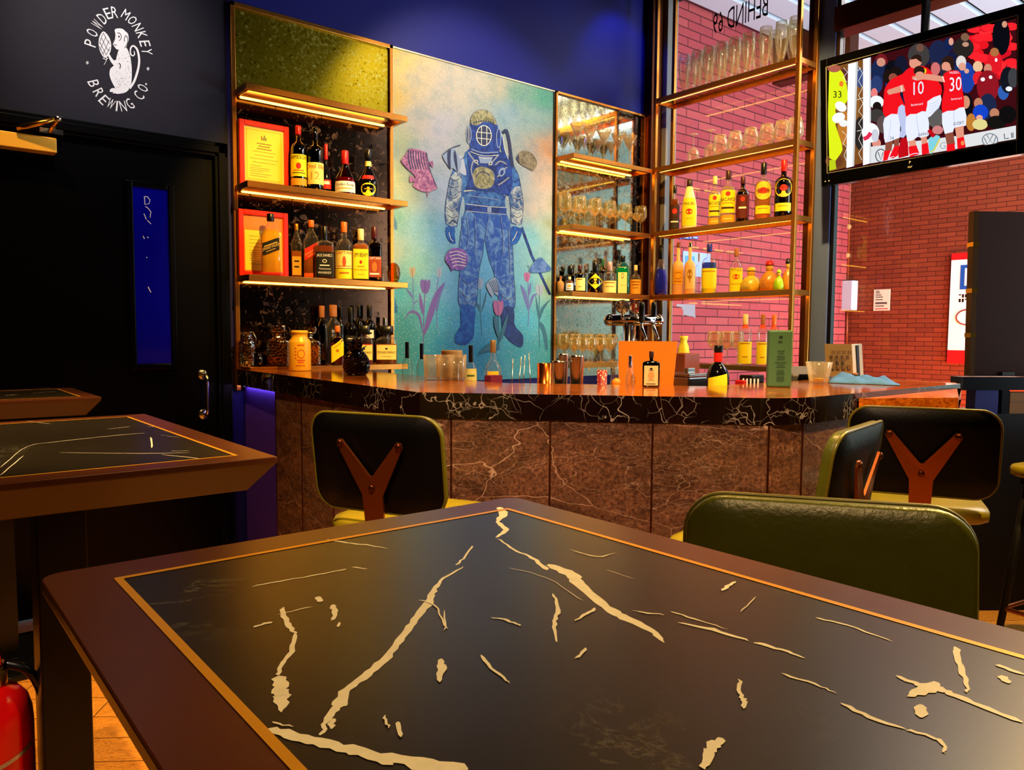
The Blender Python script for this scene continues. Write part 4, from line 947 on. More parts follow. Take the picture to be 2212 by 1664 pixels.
def onshelf(px0, px1, pt, plane, val, z):
    """room position, radius and height of something standing on a shelf at z, from how wide and tall it looks"""
    f = PY if plane == 'y' else PX
    px = (px0+px1)/2; p = f(px, pt, val); D = depth(p); s = (PD(px, pt, D)-EYE)
    # solve the line of sight at that plane for the foot of the bottle
    R = (px1-px0)/2*D/FL*(1-.08*abs(px-CX)/1100)
    return p.x, p.y, R, p.z-z
def BT(name, label, px0, px1, pt, pl, val, z, style, body, cap, labels=(), **k):
    x, y, R, H = onshelf(px0, px1, pt, pl, val, z)
    return bottle(name, label, x, y, z, R*k.pop('kr', 1.0), H, style, body, cap, labels, **k)
c_blk = m_blk; c_gold = M('gold foil cap', 'd89a20', .3, .8); c_red = M('red foil cap', 'c01818', .35, .2); c_org = M('orange cap', 'e0701a', .4); c_grn = M('green cap', '1c5a2a', .4); c_cork = M('cork', 'a8683a', .8, var=.2, vs=200); c_cream = M('cream cap', 'f0d890', .45); c_blue = M('blue cap', '1c2a9c', .4); c_pink = M('rose gold cap', 'e0b0a0', .3, .6); c_silv = m_steel
G2 = 'bottles on the left bronze shelves'
y2 = 3.845
BT('whiskey_bottle', 'green whiskey bottle with red cap and yellow label, next to the upper certificate', 627, 661, 272, 'y', y2, ZS4[1], 'round', g_green, c_red, [(.20,.54,YE,82,[('JAMESON',.78,.06,BK),('o',.47,.05,RD,.22),('=',.25,.012,RD,.5),('=',.14,.012,BK,.6)]),(.06,.17,GD,82,[])], liq=j_brown, lev=.6, group=G2, cap0=.86)
BT('whiskey_bottle', 'green whiskey bottle with plain yellow label reading twelve, second from the upper certificate', 662, 698, 277, 'y', y2-.02, ZS4[1], 'tall', g_green, g_dark, [(.10,.44,CR,82,[('Oml life',.72,.07,'b84a1c'),('12',.22,.12,'c89a4a')])], liq=j_brown, lev=.55, group=G2)
BT('liqueur_bottle', 'dark bottle with thin red neck half hidden behind the second green whiskey bottle', 692, 716, 312, 'y', y2+.055, ZS4[1], 'skirt', g_dark, c_red, [(.12,.30,RD,60,[('=',.5,.06,WT,.6)])], group=G2)
BT('liqueur_bottle', 'squat red liqueur bottle with red sash and cream label on the upper left shelf', 721, 769, 326, 'y', y2, ZS4[1], 'skirt', g_red, c_red, [(.06,.30,WT,62,[('Cordon Rouge',.6,.05,BK),('=',.3,.02,GD,.7)]),(.70,.84,CR,120,[])], liq=j_red, lev=.4, group=G2)
BT('liqueur_bottle', 'black bell shaped liqueur bottle with round yellow label, on the upper left shelf', 772, 818, 324, 'y', y2, ZS4[1], 'bell', g_dark, c_blk, [(.04,.30,YE,46,[('=',.5,.02,GD,.5)],'oval'),(.66,.76,CR,140,[]),(.38,.46,RD,40,[])], group=G2)
y3 = 3.84; z3 = ZS4[2]
BT('whisky_bottle', 'tall square whisky bottle with slanted black label in front of the lower red certificate', 562, 606, 462, 'y', 3.80, z3, 'walker', m_clearb, c_blk, [(.36,.56,BK,40,[('=',.62,.020,'c8a24a',.8),('JOHNNIE WALKER',.36,.045,'e8c060'),('=',.18,.012,'c8a24a',.6)],.05),(.0,.05,RD,44,[])], liq=j_gold, lev=.74, group=G2)
BT('whisky_bottle', 'square whisky bottle with gold cap and amber contents, behind the red slanted label', 628, 652, 484, 'y', y3+.055, z3, 'walker', m_clearb, c_gold, [(.06,.40,GD,38,[('=',.7,.03,BK,.6),('=',.4,.03,BK,.6)])], liq=j_amb, lev=.5, group=G2)
BT('whisky_bottle', 'square whisky bottle with orange cap and slanted red label', 655, 689, 476, 'y', y3+.01, z3, 'walker', m_clearb, c_org, [(.36,.56,RD,40,[('JOHNNIE WALKER',.36,.045,'f0b060'),('=',.18,.012,'f0b060',.6)],.06),(.0,.09,'e8581a',44,[])], liq=j_amb, lev=.5, group=G2)
BT('whiskey_bottle', 'square whiskey bottle with black cap and black and white label', 680, 721, 489, 'y', y3-.045, z3, 'jack', m_clearb, c_blk, [(.04,.50,BK,44,[("JACK DANIEL'S",.80,.05,WT),('o',.62,.035,WT,.3),('o',.62,.022,BK,.22),('=',.42,.02,WT,.6),('Tennessee',.27,.035,WT),('WHISKEY',.10,.04,WT)])], liq=j_brown, lev=.62, group=G2)
BT('rum_bottle', 'rum bottle with orange neck and cream label showing a red figure', 723, 763, 480, 'y', y3, z3, 'jug', m_clearb, c_org, [(.20,.50,CR,70,[('CAPTAIN',.80,.05,'a83a1a'),('o',.38,.09,'c8502a',.16),('=',.1,.01,RD,.6)]),(.02,.19,YE,75,[('=',.5,.03,'c8781a',.4)])], liq=j_gold, lev=.3, group=G2)
BT('bourbon_bottle', 'square bourbon bottle with yellow label and red seal, cream cap', 761, 797, 495, 'y', y3-.04, z3, 'beam', m_clearb, c_cream, [(.03,.60,YE,44,[('JIM BEAM',.74,.075,'2c0e06'),('o',.56,.035,RD,.2),('=',.40,.016,'b8781a',.5),('BOURBON',.27,.035,'b8782a'),('=',.14,.010,'c8981a',.5)])], liq=j_amb, lev=.7, group=G2)
BT('rum_bottle', 'dark bottle with burgundy cap and red brown label, right of the bourbon', 792, 825, 490, 'y', y3, z3, 'beam', g_brown, M('burgundy cap', '4a0c12', .3), [(.08,.45,'a8401c',44,[('CAPTAIN',.86,.045,WT),('o',.50,.09,'e8782a',.4),('=',.12,.03,WT,.7)])], liq=j_brown, lev=.66, group=G2)
# skull shaped decanter + plain glass behind it
def lobed(m, O, R, H, mat, n=26, k=6, amp=.12, prf=None):
    prf = prf or [(.35,0),(.62,.03),(.9,.2),(1,.45),(.9,.72),(.6,.9),(.3,1)]
    V = []; F = []
    for j, (r, z) in enumerate(prf):
        for i in range(n): a = 2*PI*i/n; rr = R*r*(1+amp*math.cos(k*a+z*5)); V.append((O[0]+rr*math.cos(a), O[1]+rr*math.sin(a), O[2]+z*H))
    for j in range(len(prf)-1):
        for i in range(n): F.append((j*n+i, j*n+(i+1)%n, (j+1)*n+(i+1)%n, (j+1)*n+i))
    F += [tuple(range(n-1,-1,-1)), tuple(range((len(prf)-1)*n, len(prf)*n))]
    m.add(V, F, mat, True)
x, y, R, H = onshelf(837, 864, 568, 'y', 3.80, z3); m = MB(); lobed(m, (x, y, z3), R, H, g_amber); tag(m.build('swirl_decanter', org=(x, y, z3)), 'small swirled amber decanter on the end of the lower left shelf', 'decanter')
x, y, R, H = onshelf(824, 842, 575, 'y', 3.88, z3); m = MB(); m.lathe([(R*.9,0),(R,.01),(R,H*.6),(R*.7,H*.8),(R*.5,H)], m_clearb, 16, (x, y, z3)); tag(m.build('glass_jar', org=(x, y, z3)), 'small clear jar behind the swirled amber decanter', 'jar')

# framed red certificates
m_redfr = M('red lacquer frame', 'f02408', .3, 0, .5); m_mat = M('cream mount', 'f2c860', .6); m_doc = M('certificate paper', 'ffe23a', .6); m_orng = M('orange mount', 'f08020', .6)
def certificate(label, px0, px1, pt0, pt1, zs, orange):
    a = PY(px0, pt0, 3.90); b = PY(px1, pt1, 3.90); t = thing('certificate', label, 'certificate', (a.x, 3.90, zs), 'framed certificates on the left shelves')
    x0, x1, z0, z1 = a.x, b.x, zs, (a.z+b.z)/2; w = .026; yf, yb = 3.885, 3.915
    m = MB(); 
    for q in ((x0, x0+w, z0, z1), (x1-w, x1, z0, z1), (x0+w, x1-w, z0, z0+w), (x0+w, x1-w, z1-w, z1)): m.box((q[0], yf, q[2]), (q[1], yb, q[3]), m_redfr)
    m.build('frame', t, bevel=.004)
    m = MB(); y = yf+.012; m.box((x0+w-.001, y, z0+w-.001), (x1-w+.001, yb-.004, z1-w+.001), m_orng if orange else m_mat)
    X0, X1, Z0, Z1 = (x0+w+.008, x1-w-.008, z0+w+.006, z1-w-(.075 if orange else .008)); m.box((X0, y-.0015, Z0), (X1, y+.002, Z1), m_doc)
    if not orange:
        for q in ((X0+.006, X1-.006, Z1-.008, Z1-.0065), (X0+.006, X1-.006, Z0+.0065, Z0+.008), (X0+.006, X0+.0075, Z0+.006, Z1-.006), (X1-.0075, X1-.006, Z0+.006, Z1-.006)): m.box((q[0], y-.002, q[2]), (q[1], y-.0012, q[3]), lab('b07818'))
    ink = lab('7a4a10'); xc = (X0+X1)/2; wd = X1-X0
    rs = random.Random(5); hh = Z1-Z0
    if not orange:
        for dx, h in ((-.012,.022),(-.004,.014),(.002,.026),(.010,.016)): m.box((xc+dx-.0025, y-.0022, Z1-.055), (xc+dx+.0015, y-.0012, Z1-.055+h), lab('8a1a10') if dx < -.01 else lab('2a2a30'))
        zz = Z1-.075
        for k in range(3):
            for i in range(9-2*(k == 1)): 
                xx = xc+(i-(4-(k == 1)))*.0085; m.box((xx-.003, y-.0022, zz), (xx+.0028, y-.0012, zz+.0055), ink)
            zz -= .013
    else: zz = Z1-.03
    k = 0
    while zz > Z0+.02:
        l = rs.uniform(.35, .8)*wd if k < 4 or orange else rs.uniform(.3, .6)*wd
        s = xc-l/2 if (k < 4 and not orange) else X0+.022
        m.box((s, y-.0022, zz), (min(s+l, X1-.012), y-.0012, zz+.0016), ink); zz -= rs.choice((.009, .011, .018)); k += 1
    m.build('document', t)
certificate('red framed licence with yellow paper on the upper left shelf', 514, 622, 255, 277, ZS4[1], False)
certificate('red framed licence with orange mount behind the black label whisky on the lower left shelf', 513, 620, 452, 461, z3, True)

# lowest left shelf: decanters and liqueurs
z4 = ZS4[3]
def cut_decanter(name, label, px0, px1, pt, yy, liq, lev):
    x, y, R, H = onshelf(px0, px1, pt, 'y', yy, z4); R *= .9; t = thing(name, label, 'decanter', (x, y, z4)); O = (x, y, z4); an = math.atan2(-y, -x)
    m = MB(); n = 4
    pr = [(.95,0,7),(1,.03,7),(1,.56,7),(.93,.62,6),(.4,.70,3),(.33,.74,2),(.42,.80,2)]
    m.lathe([(a*R, b*H, p) for a, b, p in pr], m_cut, 28, O, rot=an, smooth=False); m.build('decanter_body', t)
    m = MB(); m.lathe([(R*.30,.80*H,2),(R*.62,.83*H,7),(R*.66,.86*H,7),(R*.66,.97*H,7),(R*.6,H,7)], m_cut, 20, O, rot=an, smooth=False); m.build('stopper', t)
    if liq: m = MB(); m.lathe([(a*R*.92, max(b*H,.006), p) for a, b, p in pr if b < lev]+[(R*.92, lev*H, 7)], liq, 20, O, rot=an); m.build('liquid', t)
t_ = NT('cut crystal'); co = t_.coord(); wv = t_.n('TexVoronoi', Vector=co, Scale=70.0)
cl = t_.mixc(t_.step(wv.outputs[0], .15, .5), '3a1c08', 'f2dca8'); tr = t_.n('BsdfTransparent'); t_.put(tr, 'Color', cl); gl = t_.n('BsdfGlossy', Roughness=.06, Normal=t_.bump(wv.outputs[0], .8, .004)); mx = t_.n('MixShader'); t_.put(mx, 'i0', .3); t_.put(mx, 'i1', tr); t_.put(mx, 'i2', gl); m_cut = t_.surf(mx)
cut_decanter('crystal_decanter', 'square cut crystal decanter with a flat stopper, left of the yellow milk can', 572, 628, 703, 3.838, j_brown, .22)
cut_decanter('crystal_decanter', 'square crystal decanter of amber whisky right behind the yellow milk can', 642, 695, 706, 3.838, j_amb, .5)
x, y, R, H = onshelf(514, 553, 716, 'y', 3.83, z4); t = thing('milk_can_jar', 'clear glass milk can with wire handle at the left end of the lowest shelf', 'jar', (x, y, z4))
m = MB(); m.lathe([(R*.92,0),(R,.006),(R,H*.60),(R*.93,H*.68),(R*.62,H*.80),(R*.60,H*.92),(R*.72,H*.97),(R*.72,H)], m_cut, 22, (x, y, z4)); m.build('jar_body', t)
m = MB(); m.tube([(x+R*.7, y, z4+H*.98), (x+R*1.05, y, z4+H*.80), (x+R*1.02, y, z4+H*.68)], .0025, m_steel, 6); m.build('wire_handle', t)
x, y, R, H = onshelf(553, 568, 762, 'y', 3.80, z4); m = MB(); m.lathe([(R,0),(R,H*.6),(R*.6,H*.7),(R*.6,H)], g_dark, 12, (x, y, z4)); tag(m.build('stopper_jar', org=(x,y,z4)), 'tiny black stoppered jar between the glass milk can and the crystal decanter', 'jar')
G4 = 'liqueur bottles on the lowest left shelf'
BT('tequila_bottle', 'round shouldered clear bottle with a cork top, left one of the pair behind the pineapple', 678, 712, 661, 'y', 3.897, z4, 'patron', g_dgreen, c_cork, liq=None, group=G4, kr=.75)
BT('tequila_bottle', 'clear bottle with a tall cork and black badge, standing in front of its twin', 702, 737, 659, 'y', 3.862, z4, 'patron', m_clearb, c_cork, [(.40,.62,BK,22,[('=',.3,.05,WT,.4),('=',.6,.05,WT,.4)])], group=G4)
BT('dark_bottle', 'slim black bottle just right of the cork topped bottles', 728, 744, 664, 'y', 3.89, z4, 'tall', g_dark, c_blk, group=G4)
BT('dark_bottle', 'black bottle with long flaring shoulders behind the orange necked red bottle', 742, 772, 664, 'y', 3.88, z4, 'wine', g_dark, c_blk, [(.40,.50,'2a2622',50,[('=',.4,.02,WT,.5)])], group=G4)
BT('dark_bottle', 'black capped dark bottle behind the left square almond liqueur', 764, 786, 660, 'y', 3.90, z4, 'round', g_dark, c_blk, group=G4)
BT('dark_bottle', 'dark bottle with white label behind and between the two square almond liqueurs', 783, 812, 660, 'y', 3.89, z4, 'round', g_dark, c_blk, [(.44,.58,WT,40,[('=',.5,.03,BK,.5)])], group=G4)
BT('red_bottle', 'dark red bottle with white neck ring at the end of the lowest left shelf', 820, 842, 685, 'y', 3.90, z4, 'round', g_brown, c_silv, group=G4)
BT('red_bitter_bottle', 'red bottle with orange neck and slanted yellow label beside the black pineapple', 714, 743, 704, 'y', 3.787, z4, 'square', g_red, c_org, [(.16,.58,YE,44,[('=',.8,.02,'c8781a',.6),('o',.5,.04,'c8781a',.3)],.10)], liq=j_red, lev=.55, group=G4)
DL = lambda: [(.12,.50,CR,43,[('o',.74,.022,BK,.16),('DISARONNO',.42,.06,'4a1a0a'),('=',.2,.012,'c8981a',.5)])]
BT('almond_liqueur_bottle', 'square almond liqueur bottle with big black cap, partly behind the black pineapple', 767, 806, 703, 'y', 3.81, z4, 'saronno', m_clearb, c_blk, DL(), liq=j_red, lev=.52, group=G4)
BT('almond_liqueur_bottle', 'square almond liqueur bottle with big black cap and yellow label, rightmost on the lowest shelf', 811, 858, 704, 'y', 3.81, z4, 'saronno', m_clearb, c_blk, DL(), liq=j_amb, lev=.52, group=G4)

# ------------------------------------------------------------------ things on the counter
p = PZ(648, 801, ZC); D = depth(p); R = 23.5*D/FL; H = 87*D/FL
t = thing('milk_can', 'yellow tin milk can with red printed emblem on the left end of the counter', 'tin', (p.x, p.y, ZC)); m_ytin = M('yellow enamel', 'f0b428', .35, .1, .5)
m = MB(); m.lathe([(R*.97,0),(R,.004),(R,H*.70),(R*.98,H*.73),(R*.72,H*.82),(R*.70,H*.92),(R*.78,H*.93),(R*.78,H*.97),(R*.66,H)], m_ytin, 28, tuple(p)[:2]+(ZC,)); m.build('can_body', t)
m = MB(); an = math.atan2(-p.y, -p.x)
def cyl(th, z, e=.0008): return Vector((p.x+(R+e)*math.cos(an+th), p.y+(R+e)*math.sin(an+th), ZC+z))
rdp = lab('c0461a')
for k in range(18): a0, a1 = 2*PI*k/18, 2*PI*(k+1)/18; m.add([cyl(r*math.cos(a)/R*.5*.9+.12, H*.42+r*math.sin(a)*.5*1.1) for a, r in ((a0,R*.75),(a1,R*.75),(a1,R*.62),(a0,R*.62))], [(0,1,2,3)], rdp)
for zz, w in ((.62,.62),(.25,.7),(.20,.5)): m.add([cyl(-w/2+.1, H*zz), cyl(0+.1, H*zz), cyl(w/2+.1, H*zz), cyl(w/2+.1, H*zz+.006), cyl(.1, H*zz+.006), cyl(-w/2+.1, H*zz+.006)], [(0,1,4,5),(1,2,3,4)], rdp)
for k in range(4): m.add([cyl(-.45, H*(.30+k*.08)), cyl(-.30, H*(.31+k*.08)), cyl(-.30, H*(.34+k*.08)), cyl(-.45, H*(.33+k*.08))], [(0,1,2,3)], rdp)
pts = [cyl(-.35+.05*k, H*(.14+.02*math.sin(k*1.9)), .0012) for k in range(17)]; m.tube(pts, .0011, rdp, 5); pts = [cyl(-.2+.1*k, H*(.77+.008*(k % 2)), -.006*R) for k in range(5)]; m.build('print', t)
p = PZ(770, 811, ZC); D = depth(p); R = 28*D/FL; H = 80*D/FL
t = thing('pineapple_cup', 'shiny black pineapple shaped cup with leafy crown on the counter', 'cup', (p.x, p.y, ZC)); m_pin = M('black glazed ceramic', '0a0605', .08, 0, .6)
m = MB(); n = 28; V = []; F = []; rows = 16
for j in range(rows+1):
    f = j/rows; r = R*(math.sin(PI*(.22+.66*f))**.7); 
    for i in range(n): a = 2*PI*i/n; k = 1+(.055 if (i+j) % 2 else -.02)*(1 if 1 < j < rows else 0); V.append((p.x+r*k*math.cos(a), p.y+r*k*math.sin(a), ZC+f*H*.66))
for j in range(rows):
    for i in range(n): F.append((j*n+i, j*n+(i+1)%n, (j+1)*n+(i+1)%n, (j+1)*n+i))
F.append(tuple(range(n-1,-1,-1))); m.add(V, F, m_pin, False); m.build('body', t)
m = MB()
for q in range(3):
    for i in range(7):
        a = 2*PI*i/7+q*.45; r0 = R*(.42-.1*q); c = Vector((p.x, p.y, ZC+H*.63)); d = Vector((math.cos(a), math.sin(a), 0)); s = Vector((-math.sin(a), math.cos(a), 0)); u = Vector((0,0,1))
        pts = [c+d*r0-s*R*.22, c+d*r0+s*R*.22, c+d*(r0+R*(.22-.06*q))+u*H*(.12+.09*q)+s*R*.15, c+d*(r0+R*(.5-.16*q))+u*H*(.18+.1*q), c+d*(r0+R*(.22-.06*q))+u*H*(.12+.09*q)-s*R*.15]
        m.slab(pts, (-d*.3-u*.1).normalized(), .003, m_pin)
m.build('leaf_crown', t)
# green tin standing on the counter
p = PZ(1681, 836, ZC); D = depth(p); w, h = 49*D/FL, 122*D/FL; an = math.atan2(-p.y, -p.x)+.12
t = thing('gin_tin', 'tall green tin box with faint dark vertical print standing on the counter', 'tin box', (p.x, p.y, ZC)); m_gt = M('sage green tin', '4f7a52', .4, .2, .4)
u = Vector((-math.sin(an), math.cos(an), 0)); f = Vector((math.cos(an), math.sin(an), 0)); c = Vector((p.x, p.y, ZC))
m = MB(); m.obox(c+Vector((0,0,h/2)), u*w/2, f*w*.32, Vector((0,0,h/2)), m_gt); m.build('box', t, bevel=.006)
m = MB(); fr = c+f*(w*.32+.0008)
dk = M('dark green print', '2a5232', .5); dk2 = M('black green print', '0e2614', .5)
for dz, wd, hh in ((.12,.30,.012),(.15,.34,.010),(.185,.30,.014),(.235,.36,.012),(.275,.30,.014),(.30,.28,.010),(.36,.36,.012),(.40,.30,.008),(.44,.48,.010),(.50,.32,.014),(.545,.32,.014),(.60,.24,.010),(.64,.30,.008)): m.obox(fr+Vector((0,0,h*dz))+u*w*.04, u*w*wd/2, f*.0003, Vector((0,0,h*hh)), dk)
for du, dz, wd, hh in ((.02,.88,.13,.022),(-.04,.80,.07,.018),(.05,.795,.06,.014)): m.obox(fr+Vector((0,0,h*dz))+u*w*du, u*w*wd/2, f*.0003, Vector((0,0,h*hh)), dk2)
m.build('print', t)
# ribbed tumbler, folded cloth, menu, cork
def tumbler(m, O, R, H, mat, ribs=0, taper=.78, n=32, th=.003):
    V = []; F = []; lv = [(taper*.9,0),(taper,.004),(1,H),(1-th/R,H),(taper-th/R,.010)]
    for r, z in lv:
        for i in range(n): k = 1+(.03*math.cos(ribs*2*PI*i/n) if ribs and r > .5 else 0); a = 2*PI*i/n; V.append((O[0]+R*r*k*math.cos(a), O[1]+R*r*k*math.sin(a), O[2]+z))
    for j in range(len(lv)-1):
        for i in range(n): F.append((j*n+i, j*n+(i+1)%n, (j+1)*n+(i+1)%n, (j+1)*n+i))
    F += [tuple(range(n-1,-1,-1)), tuple(range((len(lv)-1)*n, len(lv)*n))]; m.add(V, F, mat, True)
p = PZ(1768, 829, ZC); D = depth(p); m = MB(); tumbler(m, (p.x, p.y, ZC), 27*D/FL, 47*D/FL, m_clear, 16, .68, 64); t = thing('ribbed_tumbler', 'ribbed glass tumbler with a little yellow drink beside the folded blue cloth', 'glass', (p.x, p.y, ZC)); m.build('glass', t)
m = MB(); m.lathe([(.016,.006),(.0175,.007),(.0195,.020),(.0195,.021)], M('yellow drink', 'ffc81e', .3, em='ffb000', es=.15) if 0 else j_yel, 20, (p.x, p.y, ZC)); m.build('drink', t)
a, b, c_, d_ = [PZ(*q, ZC) for q in ((1788,828),(1800,816),(1925,822),(1948,834))]
m = MB(); nx, ny = 26, 12; V = []; rs = random.Random(4)
for k in (0, 1):
    for j in range(ny+1):
        for i in range(nx+1):
            f, g = i/nx, j/ny; q = (a*(1-f)+d_*f)*(1-g)+(b*(1-f)+c_*f)*g
            e = min(f, 1-f, g, 1-g); hh = .003+min(1, e*7)*(.020*(1-f*.55)+.006*math.sin(f*19+g*5)+.004*math.sin(g*23+f*9))
            V.append((q.x+.008*math.sin(g*11), q.y+.006*math.sin(f*14), ZC+(.0005 if k else hh)))
N = (nx+1)*(ny+1); F = []
for j in range(ny):
    for i in range(nx):
        s = j*(nx+1)+i; F.append((s, s+1, s+nx+2, s+nx+1)); F.append((N+s, N+s+nx+1, N+s+nx+2, N+s+1))
for i in range(nx): F += [(i, N+i, N+i+1, i+1), (ny*(nx+1)+i, ny*(nx+1)+i+1, N+ny*(nx+1)+i+1, N+ny*(nx+1)+i)]
for j in range(ny): F += [(j*(nx+1), (j+1)*(nx+1), N+(j+1)*(nx+1), N+j*(nx+1)), (j*(nx+1)+nx, N+j*(nx+1)+nx, N+(j+1)*(nx+1)+nx, (j+1)*(nx+1)+nx)]
m.add(V, F, M('pale blue towelling', '5a8ee0', .9, 0, .1, var=.3, vs=90, bump=.6, bs=400), True)
tag(m.build('bar_cloth', org=((a+c_)/2).to_tuple()[:2]+(ZC,)), 'folded pale blue bar cloth lying on the counter', 'cloth')
# leaning menu folder
p = PZ(1800, 813, ZC); q = PZ(1858, 816, ZC); D = depth(p); hh = 70*D/FL
t = thing('menu_folder', 'open tan menu folder standing on the counter in front of the brick wall', 'menu', (p.x, p.y, ZC)); a = PD(1784, 814, 3.56); a.z = ZC; b = PD(1842, 816, 3.56); b.z = ZC; e = PD(1864, 812, 3.74); e.z = ZC
m_tan = M('tan card', '8a6a34', .5, var=.12, vs=12); m_tan2 = M('pale card', 'cdb48a', .6); up = Vector((0,0,1))
n = (b-a).cross(up).normalized(); n = n if n.dot(EYE-a) > 0 else -n
m = MB(); m.slab([a, b, b+up*hh+n*-.03, a+up*hh+n*-.03], n, .004, m_tan, m_tan2); 
for k in range(3): 
    for i in range(4-(k % 2)): s = a+(b-a)*(.18+.2*i)+up*hh*(.68-.22*k); m.slab([s, s+(b-a)*.13, s+(b-a)*.13+up*hh*.12, s+up*hh*.12], n, .0052, M('worn menu print', '75572a', .6))
m.build('front_cover', t)
m = MB(); n2 = (e-b).cross(up).normalized(); m.slab([b, e, e+up*hh-n*.03, b+up*hh-n*.03], n2, .003, m_tan2, m_tan2); m.slab([b+(e-b)*.35+n*.006, b+(e-b)*.6+n*.006, b+(e-b)*.6+up*hh*.95-n*.02, b+(e-b)*.35+up*hh*.95-n*.02], n2, .003, m_matte); m.build('pages', t)
p = PZ(1846, 821, ZC); m = MB(); m.lathe([(.010,0),(.011,.002),(.011,.020),(.013,.021),(.013,.028),(.011,.030)], c_cork, 14, (p.x, p.y, ZC)); tag(m.build('bottle_stopper', org=(p.x,p.y,ZC)), 'small cork stopper standing behind the blue cloth', 'stopper')
# ------------------------------------------------------------------ stemware kinds (each kind one mesh, copied)
def stem(name, prof_out, prof_in, mat):
    m = MB(); m.lathe(prof_out+prof_in, mat, 22, (0,0,0)); 
    me = m.build(name); return me
def wine_mesh(h=.19, r=.036, rb=.60):
    b = h*.46
    return [(.030,0),(.031,.002),(.006,.006),(.0035,.02),(.0035,b-.012),(.008,b),(r*.62,b+.012),(r*.95,b+.035),(r,b+.055),(r*.93,h*.92),(r*.84,h)], [(r*.82,h),(r*.90,h*.9),(r*.96,b+.055),(r*.9,b+.036),(r*.55,b+.014),(.002,b+.006)]
def martini_mesh(h=.17, r=.052):
    b = h*.52
    return [(.034,0),(.035,.002),(.006,.006),(.0035,.02),(.0035,b-.004),(.006,b),(r,h)], [(r*.97,h),(.003,b+.006)]
def snifter_mesh(h=.14, r=.043):
    b = h*.28
    return [(.030,0),(.031,.002),(.006,.006),(.0045,b-.008),(.012,b),(r*.8,b+.018),(r,b+.042),(r*.92,h*.8),(r*.66,h)], [(r*.64,h),(r*.89,h*.8),(r*.96,b+.042),(r*.76,b+.020),(.002,b+.005)]
def beer_mesh(h=.245, r=.040):
    return [(.026,0),(.027,.004),(.020,.012),(.014,.022),(.018,.035),(r*.74,.085),(r*.96,.15),(r,.19),(r*.90,h)], [(r*.87,h),(r*.96,.19),(r*.92,.15),(r*.70,.088),(.014,.042),(.001,.036)]
def gl_mesh(h, r, taper=.8):
    return [(r*taper*.95,0),(r*taper,.003),(r,h)], [(r*.95,h),(r*taper*.9,.012),(.001,.012)]
ORD = ['leftmost', 'second from left', 'third from left', 'fourth from left', 'fifth from left', 'sixth from left', 'seventh from left', 'eighth from left', 'ninth from left', 'tenth from left', 'eleventh from left', 'twelfth from left']
def row(name, pr, mat, pts, label, cat, group=None, flip=0.0):
    """pts: room positions; first builds the mesh, the rest copy it"""
    src = None; out = []
    for i, p in enumerate(pts):
        L = label(i) if callable(label) else label
        if src is None:
            m = MB(); m.lathe(pr[0]+pr[1], mat, 22, (0,0,0))
            src = m.build(name); o = src; tag(o, L, cat, group)
        else: o = src.copy(); COL.objects.link(o); o['label'] = L
        o.location = p
        if flip: o.rotation_euler = (PI, 0, 0); o.location.z += flip
        out.append(o)
    return out
m_stemg = glass('wine glass crystal', 'fffbea', 'b89040', .08, .55, .03, .62, 'ffe9a8')
ZK = [2.495, 2.03, 1.585, 1.10]
# martini glasses on the corner top shelf
row('martini_glass', martini_mesh(.215, .054), m_stemg, [(PY(x, 300, 3.81).x, 3.81, ZK[0]) for x in (1248, 1274, 1305, 1336, 1360)], lambda i: ORD[i]+' of five wide martini glasses on the top corner shelf', 'glass', 'martini glasses on the corner shelf')
row('martini_glass', martini_mesh(.17, .038), m_stemg, [(PY(x, 320, 3.897).x, 3.897, ZK[0]) for x in (1232, 1262, 1292, 1320)], lambda i: ORD[i]+' of four smaller martini glasses at the back of the top corner shelf', 'glass', 'small martini glasses at the back of the corner shelf')
pts = [(PY(x, 480, 3.80).x, 3.80, ZK[1]) for x in (1241, 1263, 1286, 1308, 1330, 1352, 1376)]
row('coupe_glass', ([(.032,0),(.033,.002),(.006,.006),(.0035,.02),(.0035,.085),(.008,.090),(.034,.108),(.044,.125),(.046,.140)], [(.044,.140),(.042,.126),(.032,.110),(.002,.094)]), m_stemg, pts, lambda i: ORD[i]+' of seven gold coupe glasses at the front of the middle corner shelf', 'glass', 'coupe glasses on the middle corner shelf')
pts = [(PY(x, 450, 3.89).x, 3.89, ZK[1]) for x in (1220, 1252, 1285, 1318, 1352, 1384)]
row('wine_glass', wine_mesh(.22, .046), m_stemg, pts, lambda i: ORD[i]+' of six big wine glasses behind the coupes, middle corner shelf', 'glass', 'wine glasses on the middle corner shelf')
pts = [(PY(x, 780, 3.80).x, 3.80, ZK[3]) for x in (1240, 1259, 1278, 1297, 1316)]
row('wine_glass', wine_mesh(.175, .037), m_stemg, pts, lambda i: ORD[i]+' of five wine glasses at the front of the lowest corner shelf', 'glass', 'wine glasses on the lowest corner shelf')
pts = [(PY(x, 760, 3.89).x, 3.89, ZK[3]) for x in (1216, 1243, 1270, 1297, 1322)]
row('wine_glass', wine_mesh(.20, .040), m_stemg, pts, lambda i: ORD[i]+' of five taller wine glasses at the back of the lowest corner shelf', 'glass', 'tall wine glasses on the lowest corner shelf')
